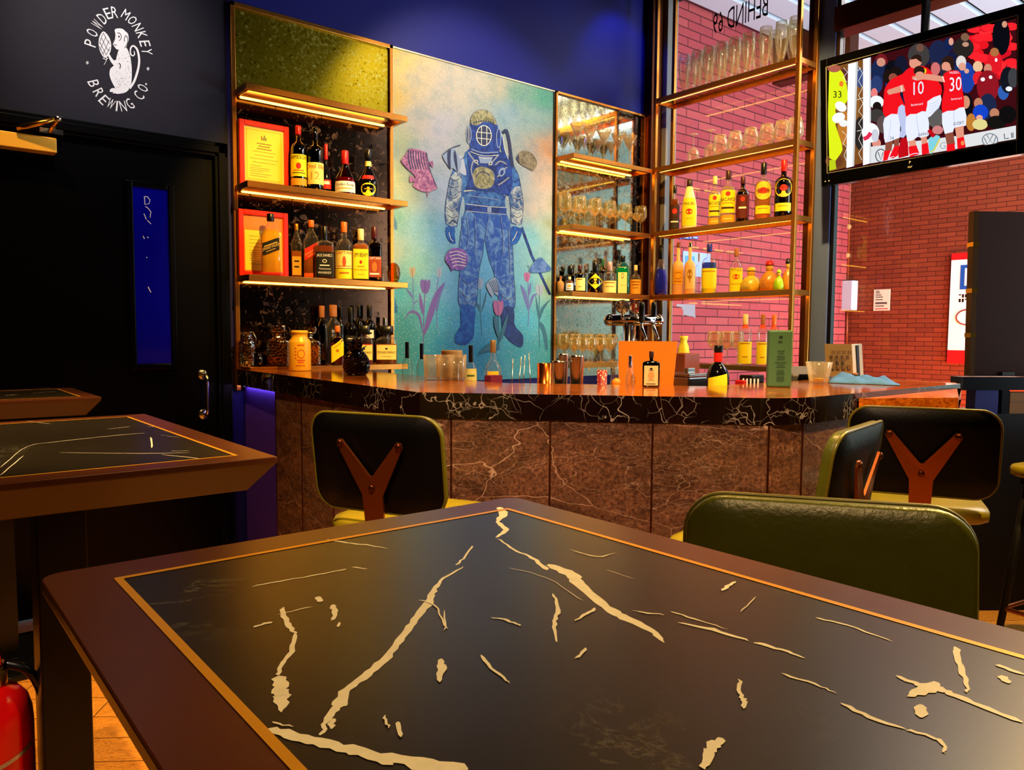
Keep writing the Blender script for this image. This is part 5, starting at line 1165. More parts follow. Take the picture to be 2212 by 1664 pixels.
# gin bottles on the corner shelf
G5 = 'bottles on the corner shelf'; zg = ZK[2]; yg = 3.84
m_wov = M('woven straw bottle', 'b8843c', .7, var=.6, vs=120)
BT('straw_bottle', 'small straw wrapped bottle with brown stopper at the left end of the corner shelf', 1203, 1219, 597, 'y', 3.905, zg, 'jug', m_wov, c_cork, group=G5)
BT('gin_bottle', 'broad dark bottle behind the small labelled miniature on the corner shelf', 1216, 1250, 575, 'y', 3.89, zg, 'apoth', g_dgreen, c_blk, group=G5)
BT('miniature_bottle', 'small bottle with white label in front of the broad dark bottle', 1222, 1239, 598, 'y', 3.80, zg, 'round', m_clearb, c_cream, [(.08,.56,WT,70,[('o',.6,.08,GD,.4),('=',.2,.03,BK,.5)])], liq=j_brown, lev=.7, group=G5)
BT('brown_bottle', 'tall brown bottle with yellow label on the corner shelf', 1240, 1266, 573, 'y', yg, zg, 'tall', g_brown, M('maroon cap', '4a1810', .4), [(.06,.52,CR,60,[('=',.85,.03,'8a5a1a',.4),('=',.3,.02,'8a5a1a',.3)])], group=G5)
BT('gin_bottle', 'black fluted gin bottle with yellow diamond label', 1270, 1303, 567, 'y', 3.82, zg, 'apoth', g_black2, c_blk, [(.12,.62,YE,66,[('=',.68,.02,'7a4a10',.3),('=',.5,.02,'7a4a10',.4),('=',.34,.02,'7a4a10',.3)],'diamond')], group=G5)
BT('gin_bottle', 'clear bottle with green cap just behind the black fluted bottle', 1294, 1311, 560, 'y', 3.893, zg, 'round', g_dgreen, c_grn, group=G5)
BT('gin_bottle', 'clear gin bottle with striped pink cap and cream label, left of the teal one', 1303, 1332, 566, 'y', 3.82, zg, 'apoth', m_clearb, c_pink, [(.03,.40,CR,80,[('=',.8,.03,'b8701a',.6),('=',.5,.02,'b8701a',.5)])], group=G5)
BT('gin_bottle', 'teal square gin bottle with pale oval label', 1329, 1362, 553, 'y', 3.82, zg, 'bombay', g_teal, c_blk, [(.03,.70,CR,30,[('o',.66,.07,'7a5a1a',.35),('o',.66,.05,CR,.25),('=',.3,.01,'c8981a',.5)])], liq=juice('teal gin', '48d8c8', .5), lev=.66, group=G5)
BT('tequila_bottle', 'orange labelled bottle with red collar right of the teal gin', 1362, 1385, 573, 'y', 3.83, zg, 'jug', m_clearb, c_cream, [(.04,.52,'f0a01e',80,[('=',.8,.03,'8a3a0a',.6),('=',.6,.03,'8a3a0a',.5),('=',.4,.02,'8a3a0a',.4)])], liq=j_gold, lev=.5, group=G5)

# ------------------------------------------------------------------ bottles and glasses on the window rack
XR_ = 4.475
def onx(px, z): r = ray(px, 600); return (XR_, (EYE+r*(XR_/r.x)).y, z)
def wx(px, x=XR_): r = ray(px, 600); return (EYE+r*(x/r.x)).y
pts = [(4.43, wx(x, 4.43), ZW[0]) for x in (1469, 1496, 1521, 1548, 1575, 1604, 1640, 1674, 1703)]
row('beer_glass', beer_mesh(.262, .042), m_clear, pts, lambda i: ORD[i]+' of nine front row beer glasses on the top window shelf', 'glass', 'front row of beer glasses on the top window shelf')
pts = [(4.53, wx(x, 4.53), ZW[0]) for x in (1484, 1510, 1536, 1563, 1592, 1624, 1660, 1698)]
row('beer_glass', beer_mesh(.262, .042), m_clear, pts, lambda i: ORD[i]+' of eight back row beer glasses on the top window shelf', 'glass', 'back row of beer glasses on the top window shelf')
pts = [(4.46, wx(x, 4.46), ZW[1]) for x in (1492, 1528)]
row('wine_glass', wine_mesh(.20, .040), m_clear, pts, lambda i: ['left', 'right'][i]+' one of the two upside down wine glasses on the second window shelf', 'glass', 'upside down wine glasses on the window rack', flip=.20)
pts = [(4.46, wx(x, 4.46), ZW[1]) for x in (1549, 1581, 1614, 1648, 1680, 1708)]
row('brandy_snifter', ([(.030,0),(.031,.002),(.008,.005),(.006,.018),(.014,.022),(.046,.040),(.052,.060),(.047,.105),(.036,.150)], [(.034,.150),(.045,.105),(.049,.061),(.043,.043),(.002,.026)]), m_clear, pts, lambda i: ORD[i]+' of six round brandy snifters on the second window shelf', 'glass', 'brandy snifters on the second window shelf')
G6 = 'spirit bottles on the third window shelf'; zb = ZW[2]
BT('rum_bottle', 'dark rum bottle with red seal at the left end of the third window shelf', 1448, 1469, 401, 'x', 4.47, zb, 'bacardi', m_clearb, c_blk, [(.30,.56,'3a1a10',70,[('o',.5,.06,RD,.4)]),(.05,.28,'2a2018',70,[('=',.6,.03,WT,.6)])], liq=j_brown, lev=.7, group=G6)
BT('coconut_rum_bottle', 'white tapering bottle with brown cap and palm label', 1473, 1507, 389, 'x', 4.45, zb, 'malibu', g_white, M('brown cap', '2c0e08', .4), [(.06,.62,YE,60,[('MALIBU',.74,.06,'2c1206'),('o',.50,.06,'c83a1a',.42),('=',.25,.01,'b8981a',.4)])], group=G6)
BC = lambda: [(.20,.62,YE,66,[('o',.84,.045,RD,.28),('BACARDI',.52,.065,'280c06'),('=',.42,.012,'c8781a',.6),('=',.18,.035,'4a2a1a',.7)]),(.03,.16,GD,70,[('=',.4,.02,CR,.5)])]
BT('rum_bottle', 'clear rum bottle with cream cap and yellow label, left of the matching pair', 1532, 1558, 381, 'x', 4.47, zb, 'bacardi', m_clearb, c_cream, BC(), liq=j_clear, lev=.7, group=G6)
BT('rum_bottle', 'clear rum bottle with dark cap and yellow label, right of the matching pair', 1558, 1590, 369, 'x', 4.45, zb, 'bacardi', m_clearb, M('dark brown cap', '3a120a', .4), BC(), liq=j_clear, lev=.7, group=G6)
BT('dark_rum_bottle', 'dark red brown rum bottle beside the right hand yellow labelled rum', 1591, 1620, 382, 'x', 4.48, zb, 'bacardi', g_brown, M('oxblood cap', '4a0a0c', .4), [(.10,.60,'5a1410',60,[('o',.8,.05,RD,.3),('=',.4,.04,WT,.5)])], liq=j_brown, lev=.7, group=G6)
MT = lambda a: [(.34,.66,a,60,[('o',.5,.055,RD,.42),('MARTINI',.45,.045,'5a1a10')],'oval'),(.10,.24,YE,56,[('=',.6,.012,'b8781a',.6)])]
BT('vermouth_bottle', 'clear vermouth bottle with round yellow label', 1632, 1669, 352, 'x', 4.46, zb, 'martini', m_clearb, c_blk, MT('ffd63a'), liq=juice('vermouth', 'f0b060', .3), lev=.66, group=G6)
BT('vermouth_bottle', 'near black vermouth bottle with round yellow label and red cap, at the right end', 1675, 1714, 346, 'x', 4.46, zb, 'martini', g_dark, c_red, MT('ffc830'), group=G6)
G7 = 'bottles on the fourth window shelf'; zc_ = ZW[3]
BT('blue_curacao_bottle', 'blue teardrop bottle with a pourer at the left end of the fourth window shelf', 1414, 1444, 530, 'x', 4.45, zc_, 'cone', m_clearb, c_blk, liq=j_blue, lev=.52, group=G7)
VB = lambda: [(.20,.47,GD,60,[('o',.6,.07,'a85a1a',.7),('o',.6,.055,GD,.55),('=',.15,.02,'a85a1a',.6)])]
BT('vodka_bottle', 'tall frosted vodka bottle with round crest, left of the frosted pair', 1453, 1479, 524, 'x', 4.46, zc_, 'vodka', g_frost, c_cork, VB(), group=G7)
BT('vodka_bottle', 'tall frosted vodka bottle with tree drawing, right of the frosted pair', 1479, 1504, 523, 'x', 4.46, zc_, 'vodka', g_frost, c_silv, [(.10,.50,'f0c070',50,[('o',.7,.10,'a8701a',.5),('=',.3,.10,'a8701a',.1)])], group=G7)
BT('clear_bottle', 'slim clear bottle with white cap behind and between the frosted and blue capped bottles', 1503, 1519, 547, 'x', 4.54, zc_, 'round', m_clearb, M('white cap', 'e8e8ee', .4), group=G7)
BT('vodka_bottle', 'wide bottle with tall blue cap and big yellow label', 1517, 1549, 527, 'x', 4.45, zc_, 'bacardi', m_clearb, c_blue, [(.0,.50,YE,80,[('=',.85,.03,'c8a01a',.6)])], liq=juice('blue tint', '3a5ab8', .4), lev=.62, group=G7)
BT('vodka_bottle', 'square shouldered vodka bottle with yellow label and red oval', 1577, 1606, 537, 'x', 4.46, zc_, 'jug', m_clearb, c_cork, [(.02,.55,YE,70,[("TITO'S",.86,.06,'7a4a1a'),('o',.62,.06,'d84a2a',.42),('=',.3,.012,'c8781a',.6)])], group=G7)
def figure_bottle(name, label, px0, px1, pt, x, hatc, c2, seed):
    X, Y, R, H = onshelf(px0, px1, pt, 'x', x, zc_); t = thing(name, label, 'bottle', (X, Y, zc_), G7)
    m = MB(); lobed(m, (X, Y, zc_), R, H*.68, c2, 24, 5, .07, [(.8,0),(.95,.04),(1,.3),(.95,.55),(.7,.8),(.36,.93),(.25,1)]); m.build('bottle_body', t)
    m = MB(); m.ball((X, Y, zc_+H*.77), R*.42, M('painted glaze', 'f0a83a', .35, var=.4, vs=60), 10, (1,1,1.25)); m.build('head', t)
    m = MB(); m.lathe([(R*.5,H*.84),(R*.44,H*.88),(R*.36,H*.97),(R*.1,H)], hatc, 14, (X, Y, zc_)); m.build('hat_stopper', t)
m_gy = M('mottled gold glaze', 'f0b83a', .3, var=.6, vs=60); m_gy2 = M('mottled red gold glaze', 'e8862a', .3, var=.7, vs=50)
figure_bottle('figure_bottle', 'yellow animal headed novelty bottle on the fourth window shelf', 1601, 1645, 577, 4.46, m_gy, m_gy, 1)
figure_bottle('figure_bottle', 'novelty bottle of a figure with a red hat, third from the right end', 1642, 1684, 563, 4.46, c_red, m_gy2, 2)
figure_bottle('figure_bottle', 'green and yellow pear shaped novelty bottle between two figure bottles', 1672, 1694, 582, 4.43, M('lime glaze', 'a8e01a', .3), M('lime mottled glaze', 'a8d81e', .3, var=.5, vs=50), 3)
figure_bottle('figure_bottle', 'dark haired novelty figure bottle at the right end of the fourth window shelf', 1690, 1716, 558, 4.48, c_blk, m_gy2, 4)
G8 = 'things on the lowest window shelf'; zd = ZW[4]
pts = [(4.45, wx(x, 4.45), zd) for x in (1546, 1574)]
row('wine_glass', wine_mesh(.225, .046), m_stemg, pts, lambda i: ['left', 'right'][i]+' one of two large round wine glasses on the lowest window shelf', 'glass', 'large wine glasses on the lowest window shelf')
row('wine_glass', wine_mesh(.225, .046), m_stemg, [(4.53, wx(1596, 4.53), zd)], 'large wine glass on the lowest window shelf, half behind a yellow labelled syrup bottle', 'glass')
SY = lambda: [(.03,.46,YE,72,[('=',.9,.02,'b8781a',.6),('=',.3,.015,'b8781a',.3)]),(.72,.85,'e8481a',120,[])]
BT('syrup_bottle', 'syrup bottle with big yellow label, leftmost of three on the lowest window shelf', 1596, 1626, 679, 'x', 4.45, zd, 'round', m_clearb, c_cream, SY(), group=G8)
BT('syrup_bottle', 'syrup bottle with yellow label just left of the green tin', 1636, 1662, 679, 'x', 4.45, zd, 'round', m_clearb, c_cork, SY(), group=G8)
BT('syrup_bottle', 'syrup bottle mostly hidden behind the green tin, only its neck showing', 1660, 1686, 680, 'x', 4.45, zd, 'round', m_clearb, c_org, SY(), group=G8)
p = Vector((4.46, wx(1480, 4.46), zd)); m = MB(); m_bag = M('yellow crinkled paper', 'f8e23a', .4, var=.2, vs=50, bump=.6, bs=90)
lobed(m, p, .042, .19, m_bag, 22, 4, .10, [(.8,0),(.95,.05),(1,.35),(.8,.6),(.5,.78),(.62,.9),(.7,1)]); tag(m.build('paper_bag', org=p), 'yellow paper bag of coffee or snacks standing behind the orange board', 'bag')

# ------------------------------------------------------------------ bar station just behind the counter
def bar_pt(px, D): q = PD(px, 780, D); return q.x, q.y
def at_station(px0, px1, pt, D): 
    x, y = bar_pt((px0+px1)/2, D); top = PD((px0+px1)/2, pt, D); return x, y, (px1-px0)/2*D/FL, top.z-WZ
def SB(name, label, px0, px1, pt, D, style, body, cap, labels=(), **k):
    x, y, R, H = at_station(px0, px1, pt, D); return bottle(name, label, x, y, WZ, R, H, style, body, cap, labels, **k)
G9 = 'bottles at the bar station'
SB('clear_bottle', 'slim clear bottle with black cap standing in front of the purple mural tulip', 868, 891, 739, 3.62, 'wine', m_clearb, c_blk, [(.12,.34,BK,60,[('o',.5,.06,WT,.5),('o',.5,.045,BK,.38)])], group=G9)
SB('clear_bottle', 'slim clear bottle with navy cap, right of the black capped one before the mural', 900, 922, 742, 3.62, 'wine', m_clearb, M('navy cap', '0a0f38', .4), [(.08,.36,'14245a',60,[('=',.5,.03,WT,.4)])], group=G9)
SB('bitter_bottle', 'black capped bottle with pale yellow label, left of the clear tequila', 1004, 1030, 746, 3.32, 'wine', m_clearb, c_blk, [(.30,.62,'e8d878',70,[('=',.6,.03,'5a6a1a',.5)]),(.04,.26,'7a5a2a',70,[])], liq=j_gold, lev=.4, group=G9)
SB('tequila_bottle', 'clear tequila bottle with gold cap and arched yellow label', 1047, 1083, 735, 3.16, 'jug', m_clearb, M('antique gold cap', 'a8824a', .35, .6), [(.14,.56,'f2b81e',42,[('o',.75,.05,'e8801a',.5),('Cuervo',.42,.07,'3a1206'),('=',.2,.02,'c8781a',.6)])], liq=j_amb, lev=.34, group=G9)
x, y, R, H = at_station(1050, 1082, 811, 3.08); m = MB(); m.box((x-R, y-.02, WZ), (x+R, y+.02, WZ+H), M('maroon card', '6a1030', .5)); t = thing('maroon_box', 'small maroon box with white print in front of the clear tequila bottle', 'box', (x, y, WZ)); m.build('box', t)
m = MB(); an = Vector((-x, -y, 0)).normalized(); q = Vector((x, y-.0205, WZ+H*.62)); write(m, 'MECCA', lambda u, v: q+Vector((u, 0, v)), .011, mw, wmax=R*1.6); m.build('print', t)
p = PZ(1406, 836, ZC); D = depth(p); bottle('green_liqueur_bottle', 'small flat green liqueur bottle with beige label in front of the orange board', p.x, p.y, ZC, 18.5*D/FL, 77*D/FL, 'jager', g_green, M('dark brown screw cap', '2a0c04', .4), [(.05,.60,'e8c88a',38,[('o',.84,.03,'1a1208',.25),('=',.74,.016,'1a1208',.4),('o',.5,.12,'c89a5a',.5),('=',.25,.012,'7a5a2a',.5),('=',.06,.02,'1a1208',.7)])], sy=.6, group=G9)
SB('wine_bottle', 'dark bottle with red and black neck and big slanted yellow label behind the counter', 1527, 1576, 746, 3.0, 'porto', g_dark, c_blk, [(.14,.57,YE,52,[],.035),(.765,.895,'e82010',180,[])], group=G9)
SB('soda_bottle', 'small clear soda bottle with printed label left of the flat green bottle', 1352, 1371, 768, 2.95, 'round', m_clearb, c_silv, [(.06,.34,'d8c49a',80,[('=',.7,.05,BK,.8),('=',.3,.03,BK,.3)])], group=G9)
SB('water_carafe', 'tall clear carafe with a pointed neck left of the small soda bottle', 1316, 1344, 736, 3.05, 'cone', m_clearb, None, [], liq=juice('water orange', 'f0a030', .25), lev=.42, group=G9)
SB('water_carafe', 'tall slender clear bottle behind the small soda bottle', 1350, 1374, 735, 3.10, 'cone', m_clearb, None, [], group=G9)
# tumblers upside down on the rail, lidded jar, shakers, cup
SP = [(933,768,.034),(957,770,.034),(979,772,.034),(998,774,.034)]
def tumb_pts(L, D): return [(*bar_pt(px, D), WZ) for px in L]
row('tumbler', gl_mesh(.103, .037, .86), m_clear, [(q[0], q[1], ZC) for q in tumb_pts((934, 961, 988), 3.10)], lambda i: ['leftmost', 'middle', 'rightmost'][i]+' of three tall tumblers in front of the lidded jar', 'glass', 'tall tumblers behind the counter')
x, y, R, H = at_station(954, 998, 757, 3.46); t = thing('lidded_jar', 'glass storage jar with a pale wooden lid behind the tumblers', 'jar', (x, y, WZ))
m = MB(); m.lathe([(R*.96,0),(R,.004),(R,H*.86)], glass('tea filled jar glass', 'c88a4a', '6a3a14', .08, .5), 22, (x, y, WZ)); m.build('jar_body', t)
m = MB(); m.lathe([(R*1.02,H*.86),(R*1.04,H*.88),(R*1.04,H*.98),(R,H)], M('pale wood lid', 'd8b070', .6, var=.2, vs=40), 22, (x, y, WZ)); m.build('lid', t)
row('tumbler', gl_mesh(.11, .036, .86), m_clear, tumb_pts((1104, 1128, 1150), 3.04), lambda i: ['leftmost', 'middle', 'rightmost'][i]+' of three short tumblers holding bar spoons', 'glass', 'short tumblers behind the counter')
for i, (px, tx) in enumerate(((1104, 1108), (1118, 1126), (1128, 1134), (1150, 1142))):
    a = Vector((*bar_pt(px, 3.04), WZ+.02)); b = PD(tx, 775-4*i, 3.06); m = MB(); m.tube([a, b], .0022, m_steel, 6); m.ball(a, .009, m_steel, 6, (1,.6,1.4)) if False else None
    m.lathe([(.0001,-.012),(.006,-.006),(.008,0),(.006,.006),(.0001,.012)], m_steel, 10, a); tag(m.build('bar_spoon', org=a), ['thin steel bar spoon', 'second steel bar spoon', 'third steel bar spoon', 'fourth steel bar spoon'][i]+' from the left, standing in the short tumblers', 'spoon', 'bar spoons in tumblers')
x, y, R, H = at_station(1160, 1194, 785, 3.12); t = thing('copper_cup', 'copper cup between the spoons and the steel shaker tins', 'cup', (x, y, WZ)); m = MB(); m.lathe([(R*.88,0),(R*.9,.004),(R,H),(R*.95,H),(R*.85,.012),(.001,.012)], M('bright copper', 'd8702a', .2, 1), 24, (x, y, WZ)); m.build('cup', t)
for i, (a, b, tp, D) in enumerate(((1192,1226,780,3.02),(1206,1228,764,3.16),(1230,1262,768,3.02))):
    x, y, R, H = at_station(a, b, tp, D); t = thing('shaker_tin', ['short steel shaker tin in front, left of the tall one', 'steel shaker tin standing behind the short one', 'tall polished steel shaker tin right of the other two'][i], 'cocktail shaker', (x, y, WZ), 'steel shaker tins'); m = MB(); m.lathe([(R*.74,0),(R*.76,.004),(R*.98,H*.97),(R,H),(R*.94,H),(R*.72,.012),(.001,.012)], m_steel, 24, (x, y, WZ)); m.build('tin', t)
row('tumbler', gl_mesh(.105, .032, .84), m_cut, tumb_pts((1268, 1284), 2.98), lambda i: ['left', 'right'][i]+' one of two cut glass tumblers beside the steel shakers', 'glass', 'cut glass tumblers')
x, y, R, H = at_station(1290, 1312, 800, 2.98); m = MB(); t_ = NT('red patterned paper'); wv = t_.n('TexVoronoi', Vector=t_.coord(), Scale=110.0); mp_ = t_.surf(t_.pbr(t_.mixc(t_.step(wv.outputs[0], .25, .35), 'e8dcc8', '8a1414'), .5)); tumbler(m, (x, y, WZ), R, H, mp_, 0, .85, 24); tag(m.build('patterned_cup', org=(x, y, WZ)), 'small red and white patterned cup beside the cut glass tumblers', 'cup')
x, y = bar_pt(1332, 3.02); m = MB(); m.ball((x, y, WZ+.125), .018, M('orange fruit skin', 'f08a1a', .45, bump=.3, bs=300), 10); m.box((x-.05, y-.03, WZ), (x+.05, y+.03, WZ+.107), M('dark orange crate', 'a8481a', .5)); tag(m.build('garnish_box', org=(x, y, WZ)), 'orange garnish box with a small orange on top, below the carafe', 'box')
# orange board
t = thing('orange_board', 'bright orange plastic board standing upright behind the flat green bottle', 'board', (*bar_pt(1400, 3.18), WZ))
m = MB(); c = [PD(1338, 737, 3.22), PD(1464, 738, 3.12), PD(1450, 850, 3.12), PD(1338, 850, 3.22)]; 
for q in c[2:]: q.z = WZ
n = (c[1]-c[0]).cross(c[3]-c[0]).normalized(); n = n if n.dot(EYE-c[0]) > 0 else -n
m.slab(c, n, .012, M('orange plastic', 'f07a06', .45, 0, .4)); m.build('board', t)
# steel tray and odds and ends right of the board
t = thing('steel_tray', 'steel insert pan with lid slightly open beside the orange board', 'tray', (*bar_pt(1490, 3.2), WZ)); x, y = bar_pt(1492, 3.25)
m = MB(); m.box((x-.10, y-.07, WZ), (x+.08, y+.09, WZ+.14), m_steel); m.build('pan', t, bevel=.006)
m = MB(); m.box((x-.105, y-.075, WZ+.145), (x+.085, y+.095, WZ+.155), m_steel); m.box((x-.03, y-.01, WZ+.155), (x+.02, y+.01, WZ+.175), m_steel); m.build('pan_lid', t, bevel=.003)
x, y = bar_pt(1478, 3.55); m = MB(); m.box((x-.06, y-.05, WZ), (x+.05, y+.05, WZ+.23), M('dark orange wooden box', '8a3a0c', .5, var=.3, vs=20)); tag(m.build('wooden_box', org=(x,y,WZ), bevel=.004), 'small brown wooden box behind the steel tray', 'box')
x, y = bar_pt(1607, 3.08); m = MB(); m.box((x-.03, y-.02, WZ), (x+.03, y+.02, WZ+.135), c_red); tag(m.build('red_packet', org=(x,y,WZ), bevel=.004), 'red packet lying next to the black cap strainer', 'packet')
t = thing('bottle_rack', 'black slotted plastic bin tilted behind the counter, left of the green tin', 'bin', (*bar_pt(1624, 3.08), WZ)); x, y = bar_pt(1624, 3.1); m = MB(); m.box((x-.04, y-.03, WZ), (x+.045, y+.03, WZ+.155), m_blk); m.build('bin', t, bevel=.004)
m = MB(); d = Vector((-x, -y, 0)).normalized(); s = Vector((-d.y, d.x, 0))
for k in range(5): q = Vector((x, y, WZ+.12))+d*.047+s*(-.03+.014*k); m.obox(q, s*.003, d*.001, Vector((0,0,.022)), mw)
m.build('slots', t)
x, y = bar_pt(1722, 3.42); t = thing('card_terminal', 'grey and black payment terminal behind the counter, between the green tin and the tumbler', 'terminal', (x, y, WZ)); m = MB()
m.obox((x, y, WZ+.08), (.05,-.03,0), (.02,.035,.02), (0,-.02,.08), M('grey plastic', '6a666a', .4)); m.build('casing', t, bevel=.006); m = MB(); m.obox((x-.012, y-.045, WZ+.09), (.035,-.02,0), (.004,.004,.001), (0,-.014,.055), m_blk); m.build('screen', t)
# beer tap
t = thing('beer_tap', 'chrome tee shaped beer tower with two round badges and black handles', 'beer tap', (*bar_pt(1360, 3.5), WZ)); x, y = bar_pt(1358, 3.5); D = 3.5
tp = PD(1358, 700, D).z; u = (PD(1400, 690, D)-PD(1320, 690, D)); u.z = 0; L = u.length; u.normalize(); f = Vector((-x, -y, 0)).normalized(); O = Vector((x, y, 0))
m = MB(); m.lathe([(.045,WZ),(.045,WZ+.01),(.030,WZ+.02),(.030,tp)], m_chrome, 22, (x, y, 0)); m.build('tower', t)
m = MB(); zb_ = PD(1358, 692, D).z; m.tube([O+u*-.09+Vector((0,0,zb_)), O+u*.13+Vector((0,0,zb_))], .026, m_chrome, 16); m.ball(O+u*-.09+Vector((0,0,zb_)), .028, m_chrome, 8); m.ball(O+u*.13+Vector((0,0,zb_)), .028, m_chrome, 8); m.build('manifold', t)
for i, (px, rr, colr, s) in enumerate(((1345, 15, 'f0c8c0', 'Asahi'), (1374, 14, 'e88070', ''))):
    c = PD(px, 663 if i == 0 else 664, D-.06+.03*i); r = rr*D/FL; m = MB(); q = MB(); q.lathe([(r,0),(r,.012),(r*.97,.014),(.0001,.014)], m_chrome, 28); M4 = Matrix((( u.x, 0, f.x, c.x),( u.y, 0, f.y, c.y),(0, 1, 0, c.z),(0,0,0,1))); m.merge(q, M4); q = MB(); q.lathe([(r*.86,.0145),(.0001,.0145)], lab(colr), 28); m.merge(q, M4)
    if s: write(m, s, lambda a, b: c+u*a+Vector((0,0,1))*(b-.010+a*.12)+f*.0155, .020, lab('141010'), wmax=r*1.5)
    else:
        for k in range(5): m.obox(c+f*.0155+u*(.012*(k-2))+Vector((0,0,.006*((k*7) % 3-1))), u*.004, f*.0003, Vector((0,0,.008)), lab(('e8e0d8','a81a14')[k % 2]))
    m.tube([c+Vector((0,0,-r)), Vector((c.x, c.y, zb_))], .007, m_chrome, 8); m.build('badge', t)
for i, (px, tpx, D2) in enumerate(((1386, 652, D-.08), (1412, 652, D-.02))):
    b = PD(px, 698, D2); tpz = PD(px, tpx, D2); m = MB(); m.lathe([(.008,0),(.013,.02),(.014,.07),(.012,tpz.z-b.z-.006),(.006,tpz.z-b.z)], m_blk, 14, b); h = m.build('tap_handle', t)
    m = MB(); o2 = O+u*(.05+.08*i)+Vector((0,0,zb_)); m.tube(curve([tuple(o2), tuple(o2*.4+b*.6), tuple(b), tuple(b+f*.03+Vector((0,0,-.02))), tuple(b+f*.035+u*.02+Vector((0,0,-.075)))], 4), .0085, m_chrome, 10); m.build('spout', t)

# ------------------------------------------------------------------ wall television
tvq = [PD(1790, 146, 4.46), PD(2197, 35, 3.80), PD(2197, 301, 3.84), PD(1788, 373, 4.50)]
c0 = tvq[3]; U = ((tvq[2]-tvq[3])+(tvq[1]-tvq[0]))/2; Vv = ((tvq[0]-tvq[3])+(tvq[1]-tvq[2]))/2; c0 = sum(tvq, Vector())/4-U/2-Vv/2
sw, sh_ = U.length, Vv.length; ux = U.normalized(); nn = U.cross(Vv).normalized(); nn = nn if nn.dot(EYE-c0) > 0 else -nn; vx = nn.cross(ux); vx = vx if vx.z > 0 else -vx
t = thing('television', 'flat television showing footballers in red shirts, mounted high by the window', 'television', (c0+U/2-nn*.05))
m = MB(); bl, bt, bb = .040, .052, .075; cc_ = c0+ux*sw/2+vx*sh_/2
m_tvb = M('gloss black bezel', '040404', .12, 0, .6)
def tvbox(m, a0, a1, b0, b1, n0, n1, mat): m.obox(c0+ux*(a0+a1)/2+vx*(b0+b1)/2+nn*(n0+n1)/2, ux*(a1-a0)/2, vx*(b1-b0)/2, nn*(n1-n0)/2, mat)
tvbox(m, -bl, sw+bl, -bb, sh_+bt, -.055, -.004, m_tvb)
for q in ((-bl, 0, -bb, sh_+bt), (sw, sw+bl, -bb, sh_+bt), (0, sw, -bb, 0), (0, sw, sh_, sh_+bt)): tvbox(m, *q, -.004, .004, m_tvb)
m.build('casing', t, bevel=.002)
m = MB(); m_sil = M('silver screen trim', 'd8dade', .25, .8); e = .006
for q in ((-e-.002, -.002, -e, sh_+e), (sw+.002, sw+e+.002, -e, sh_+e), (-e, sw+e, -e, -.002), (-e, sw+e, sh_+.002, sh_+e)): tvbox(m, *q, .003, .0055, m_sil)
m.build('screen_trim', t)
m = MB()
for k in (0, 1): tvbox(m, -.020+.022*k, -.014+.022*k, -.052, -.046, .004, .005, mw)
write(m, 'P', lambda a, b: c0+ux*(sw*.475+a)-vx*(.030-b)+nn*.0045, .014, mw); write(m, 'osr', lambda a, b: c0+ux*(sw*.475+a)-vx*(.052-b)+nn*.0045, .013, mw); m.build('maker_mark', t)
m = MB(); m.tube([cc_-nn*.05, cc_-nn*.12, cc_-nn*.12+Vector((0,0,.7))], .022, m_matte, 10); m.build('bracket', t)
def scr(x, y):
    r = ray(1740+x/4.161, y/4.161); return EYE+r*((c0-EYE).dot(nn)/r.dot(nn))
def TVM(h, s=1.0):
    k = 'screen '+h
    if k not in LB: LB[k] = E(k, h, .62*s)
    return LB[k]
m = MB(); m.flat([scr(*q) for q in ((212,612),(1896,165),(1896,1252),(212,1545))], TVM('3a0a10'), nn)
A = Art(m, scr, nn, .0002, .00003); rs = random.Random(11)
def cl(pts): return pts
for k in range(30): A.poly(oval(1500+rs.uniform(0,380), 300+rs.uniform(-60,500), 60, 40, 10), TVM(rs.choice(('e01420','c81020','f02a30'))))
for k in range(24): A.poly(oval(640+rs.uniform(0,900), 560+rs.uniform(-60,460)-.18*k, rs.uniform(40,75), rs.uniform(60,120), 12), TVM(rs.choice(('16183a','0e0e18','24263a','3a2a2e','1c2c5c','701820','0c0c12'))))
for X, Y in ((1510,260),(1640,250),(1560,340),(1510,420),(1640,340),(1600,520),(1520,500),(1850,240),(1860,420),(1850,560),(1790,660)): A.poly(oval(X, Y, 62, 36, 12), TVM('f0202a'))
